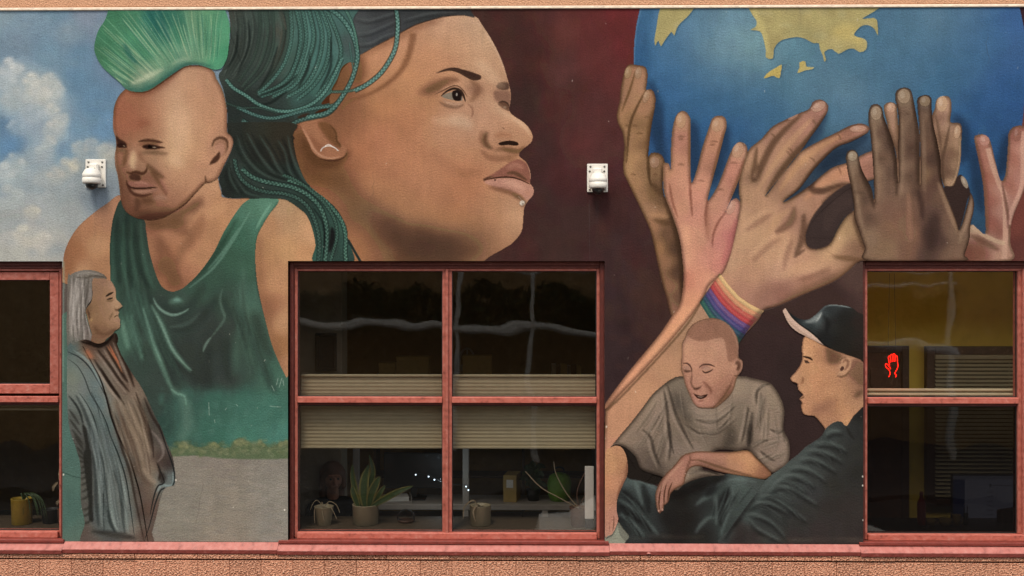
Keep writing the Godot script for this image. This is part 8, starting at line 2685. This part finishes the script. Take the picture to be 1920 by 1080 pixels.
# ---------------------------------------------------------------- the other side of the street, seen only in the panes
func build_across() -> void:
	var z := 14.0
	var t := thing("opposite_building", "dark brown building with a pale beam on posts across the street", "building", Vector3(0, 0, z))
	var st := tool()
	bx(st, Vector3(-16, -0.95, 1.5), Vector3(16, 7.5, 9), 0.02)
	obj("wall", st, M.far_wall, t)
	st = tool()
	tube(st, [Vector3(-5.5, 1.95, 0), Vector3(-1.4, 1.78, 0), Vector3(0.3, 1.72, 0), Vector3(4.0, 1.45, 0), Vector3(9, 1.3, 0)], [0.1], 8)
	obj("beam", st, M.concrete, t)
	for y in [3.35, 3.05]:
		st = tool()
		tube(st, [Vector3(-5.5, y, 0), Vector3(0.0, y - 0.12, 0), Vector3(4.5, y - 0.4, 0), Vector3(9, y - 0.5, 0)], [0.03], 6)
		obj("cable", st, M.concrete, t)
	for x in [-5.3, -1.35, 0.25, 3.2, 6.5, 8.8]:
		st = tool()
		bx(st, Vector3(x - 0.06, -0.93, -0.06), Vector3(x + 0.06, 3.6, 0.06), 0.01)
		obj("post", st, M.concrete, t)
	for x in range(-6, 7):
		st = tool()
		bx(st, Vector3(x * 2.4 - 0.6, 4.2, 1.44), Vector3(x * 2.4 + 0.6, 5.8, 1.5), 0.01)
		obj("window", st, M.smoke, t)
	build_car()
	# clipped hedge behind the beam
	var h := MultiMeshInstance3D.new()
	h.name = "hedge"
	var mm := MultiMesh.new()
	mm.transform_format = MultiMesh.TRANSFORM_3D
	var lf := tool()
	leaf(lf, [Vector3(0, 0, 0), Vector3(0.03, 0.05, 0.01), Vector3(0.05, 0.11, 0.0)], 0.06)
	lf.generate_normals()
	mm.mesh = lf.commit()
	mm.instance_count = 9000
	var r := RandomNumberGenerator.new()
	r.seed = 44
	for i in mm.instance_count:
		var p := Vector3(r.randf_range(-6.0, 9.0), 0, r.randf_range(0.2, 1.0) + z)
		p.y = 1.7 + r.randf() * (0.75 + 0.25 * sin(p.x * 3.1) * sin(p.x * 1.3))
		mm.set_instance_transform(i, Transform3D(Basis.from_euler(Vector3(r.randf() * TAU, r.randf() * TAU, r.randf() * TAU)).scaled(Vector3.ONE * r.randf_range(0.8, 2.0)), p))
	h.multimesh = mm
	h.material_override = M.hedge
	add_child(h)
	tag(h, "dark leafy hedge above the pale beam across the street", "hedge")
	h.set_meta("kind", "stuff")


func build_car() -> void:   # parked at the kerb below the picture's edge; its reflection lies along the foot of the panes
	var t := thing("parked_car", "white parked car mirrored at the foot of the right window's lower pane", "car", Vector3(2.35, -1.05, 3.5))
	# side outline, front to the right, with arches
	var p := PackedVector2Array([Vector2(-2.15, 0.32), Vector2(-2.2, 0.6), Vector2(-2.12, 0.92), Vector2(-1.3, 0.98), Vector2(0.75, 0.96), Vector2(1.6, 0.86), Vector2(2.1, 0.72), Vector2(2.2, 0.52), Vector2(2.16, 0.28), Vector2(1.78, 0.24)])
	for a in 9:
		var q := PI * a / 8.0
		p.append(Vector2(1.38 + cos(q) * 0.37, 0.28 + sin(q) * 0.37))
	p.append(Vector2(0.98, 0.2))
	p.append(Vector2(-0.92, 0.2))
	for a in 9:
		var q := PI * a / 8.0
		p.append(Vector2(-1.33 + cos(q) * 0.37, 0.28 + sin(q) * 0.37))
	p.append(Vector2(-1.72, 0.24))
	var st := tool()
	prism(st, p, -0.86, 0.86)
	obj("body", st, M.white, t)
	st = tool()
	prism(st, PackedVector2Array([Vector2(-1.75, 0.97), Vector2(-1.2, 1.38), Vector2(-0.7, 1.45), Vector2(0.1, 1.42), Vector2(0.85, 0.955)]), -0.70, 0.70)
	obj("cabin", st, M.white, t)
	for s in [-1.0, 1.0]:
		for w in [[-1.5, 1.0, -1.12, 1.33, -0.5, 1.36, -0.5, 1.0], [-0.42, 1.0, -0.42, 1.36, 0.05, 1.35, 0.66, 1.0]]:
			st = tool()
			prism(st, PackedVector2Array([Vector2(w[0], w[1]), Vector2(w[2], w[3]), Vector2(w[4], w[5]), Vector2(w[6], w[7])]), s * 0.695, s * 0.706)
			obj("side_window", st, M.smoke, t)
		for x in [-1.33, 1.38]:
			st = tool(true)
			tube(st, [Vector3(x, 0.31, s * 0.64), Vector3(x, 0.31, s * 0.85)], [0.31], 24)
			var wheel := obj("wheel", st, M.black, t)
			st = tool(true)
			tube(st, [Vector3(x, 0.31, s * 0.84), Vector3(x, 0.31, s * 0.865)], [0.19], 20)
			obj("rim", st, M.steel, wheel)
		st = tool()
		bx(st, Vector3(1.98, 0.58, s * 0.5 - 0.18), Vector3(2.175, 0.7, s * 0.5 + 0.18), 0.03)
		obj("headlight", st, M.steel, t)
		st = tool()
		bx(st, Vector3(0.55, 0.98, s * 0.93 - 0.07), Vector3(0.68, 1.1, s * 0.93 + 0.07), 0.03)
		obj("mirror", st, M.white, t)
		st = tool()
		bx(st, Vector3(-0.25, 0.78, s * 0.86), Vector3(-0.08, 0.81, s * 0.885), 0.008)
		obj("door_handle", st, M.steel, t)
	st = tool()
	quad(st, Vector3(0.865, 0.975, -0.62), Vector3(0.865, 0.975, 0.62), Vector3(0.14, 1.415, 0.58), Vector3(0.14, 1.415, -0.58), Vector3(1, 1, 0))
	quad(st, Vector3(0.86, 0.965, -0.62), Vector3(0.86, 0.965, 0.62), Vector3(0.135, 1.405, 0.58), Vector3(0.135, 1.405, -0.58), Vector3(-1, -1, 0))
	obj("windscreen", st, M.smoke, t)
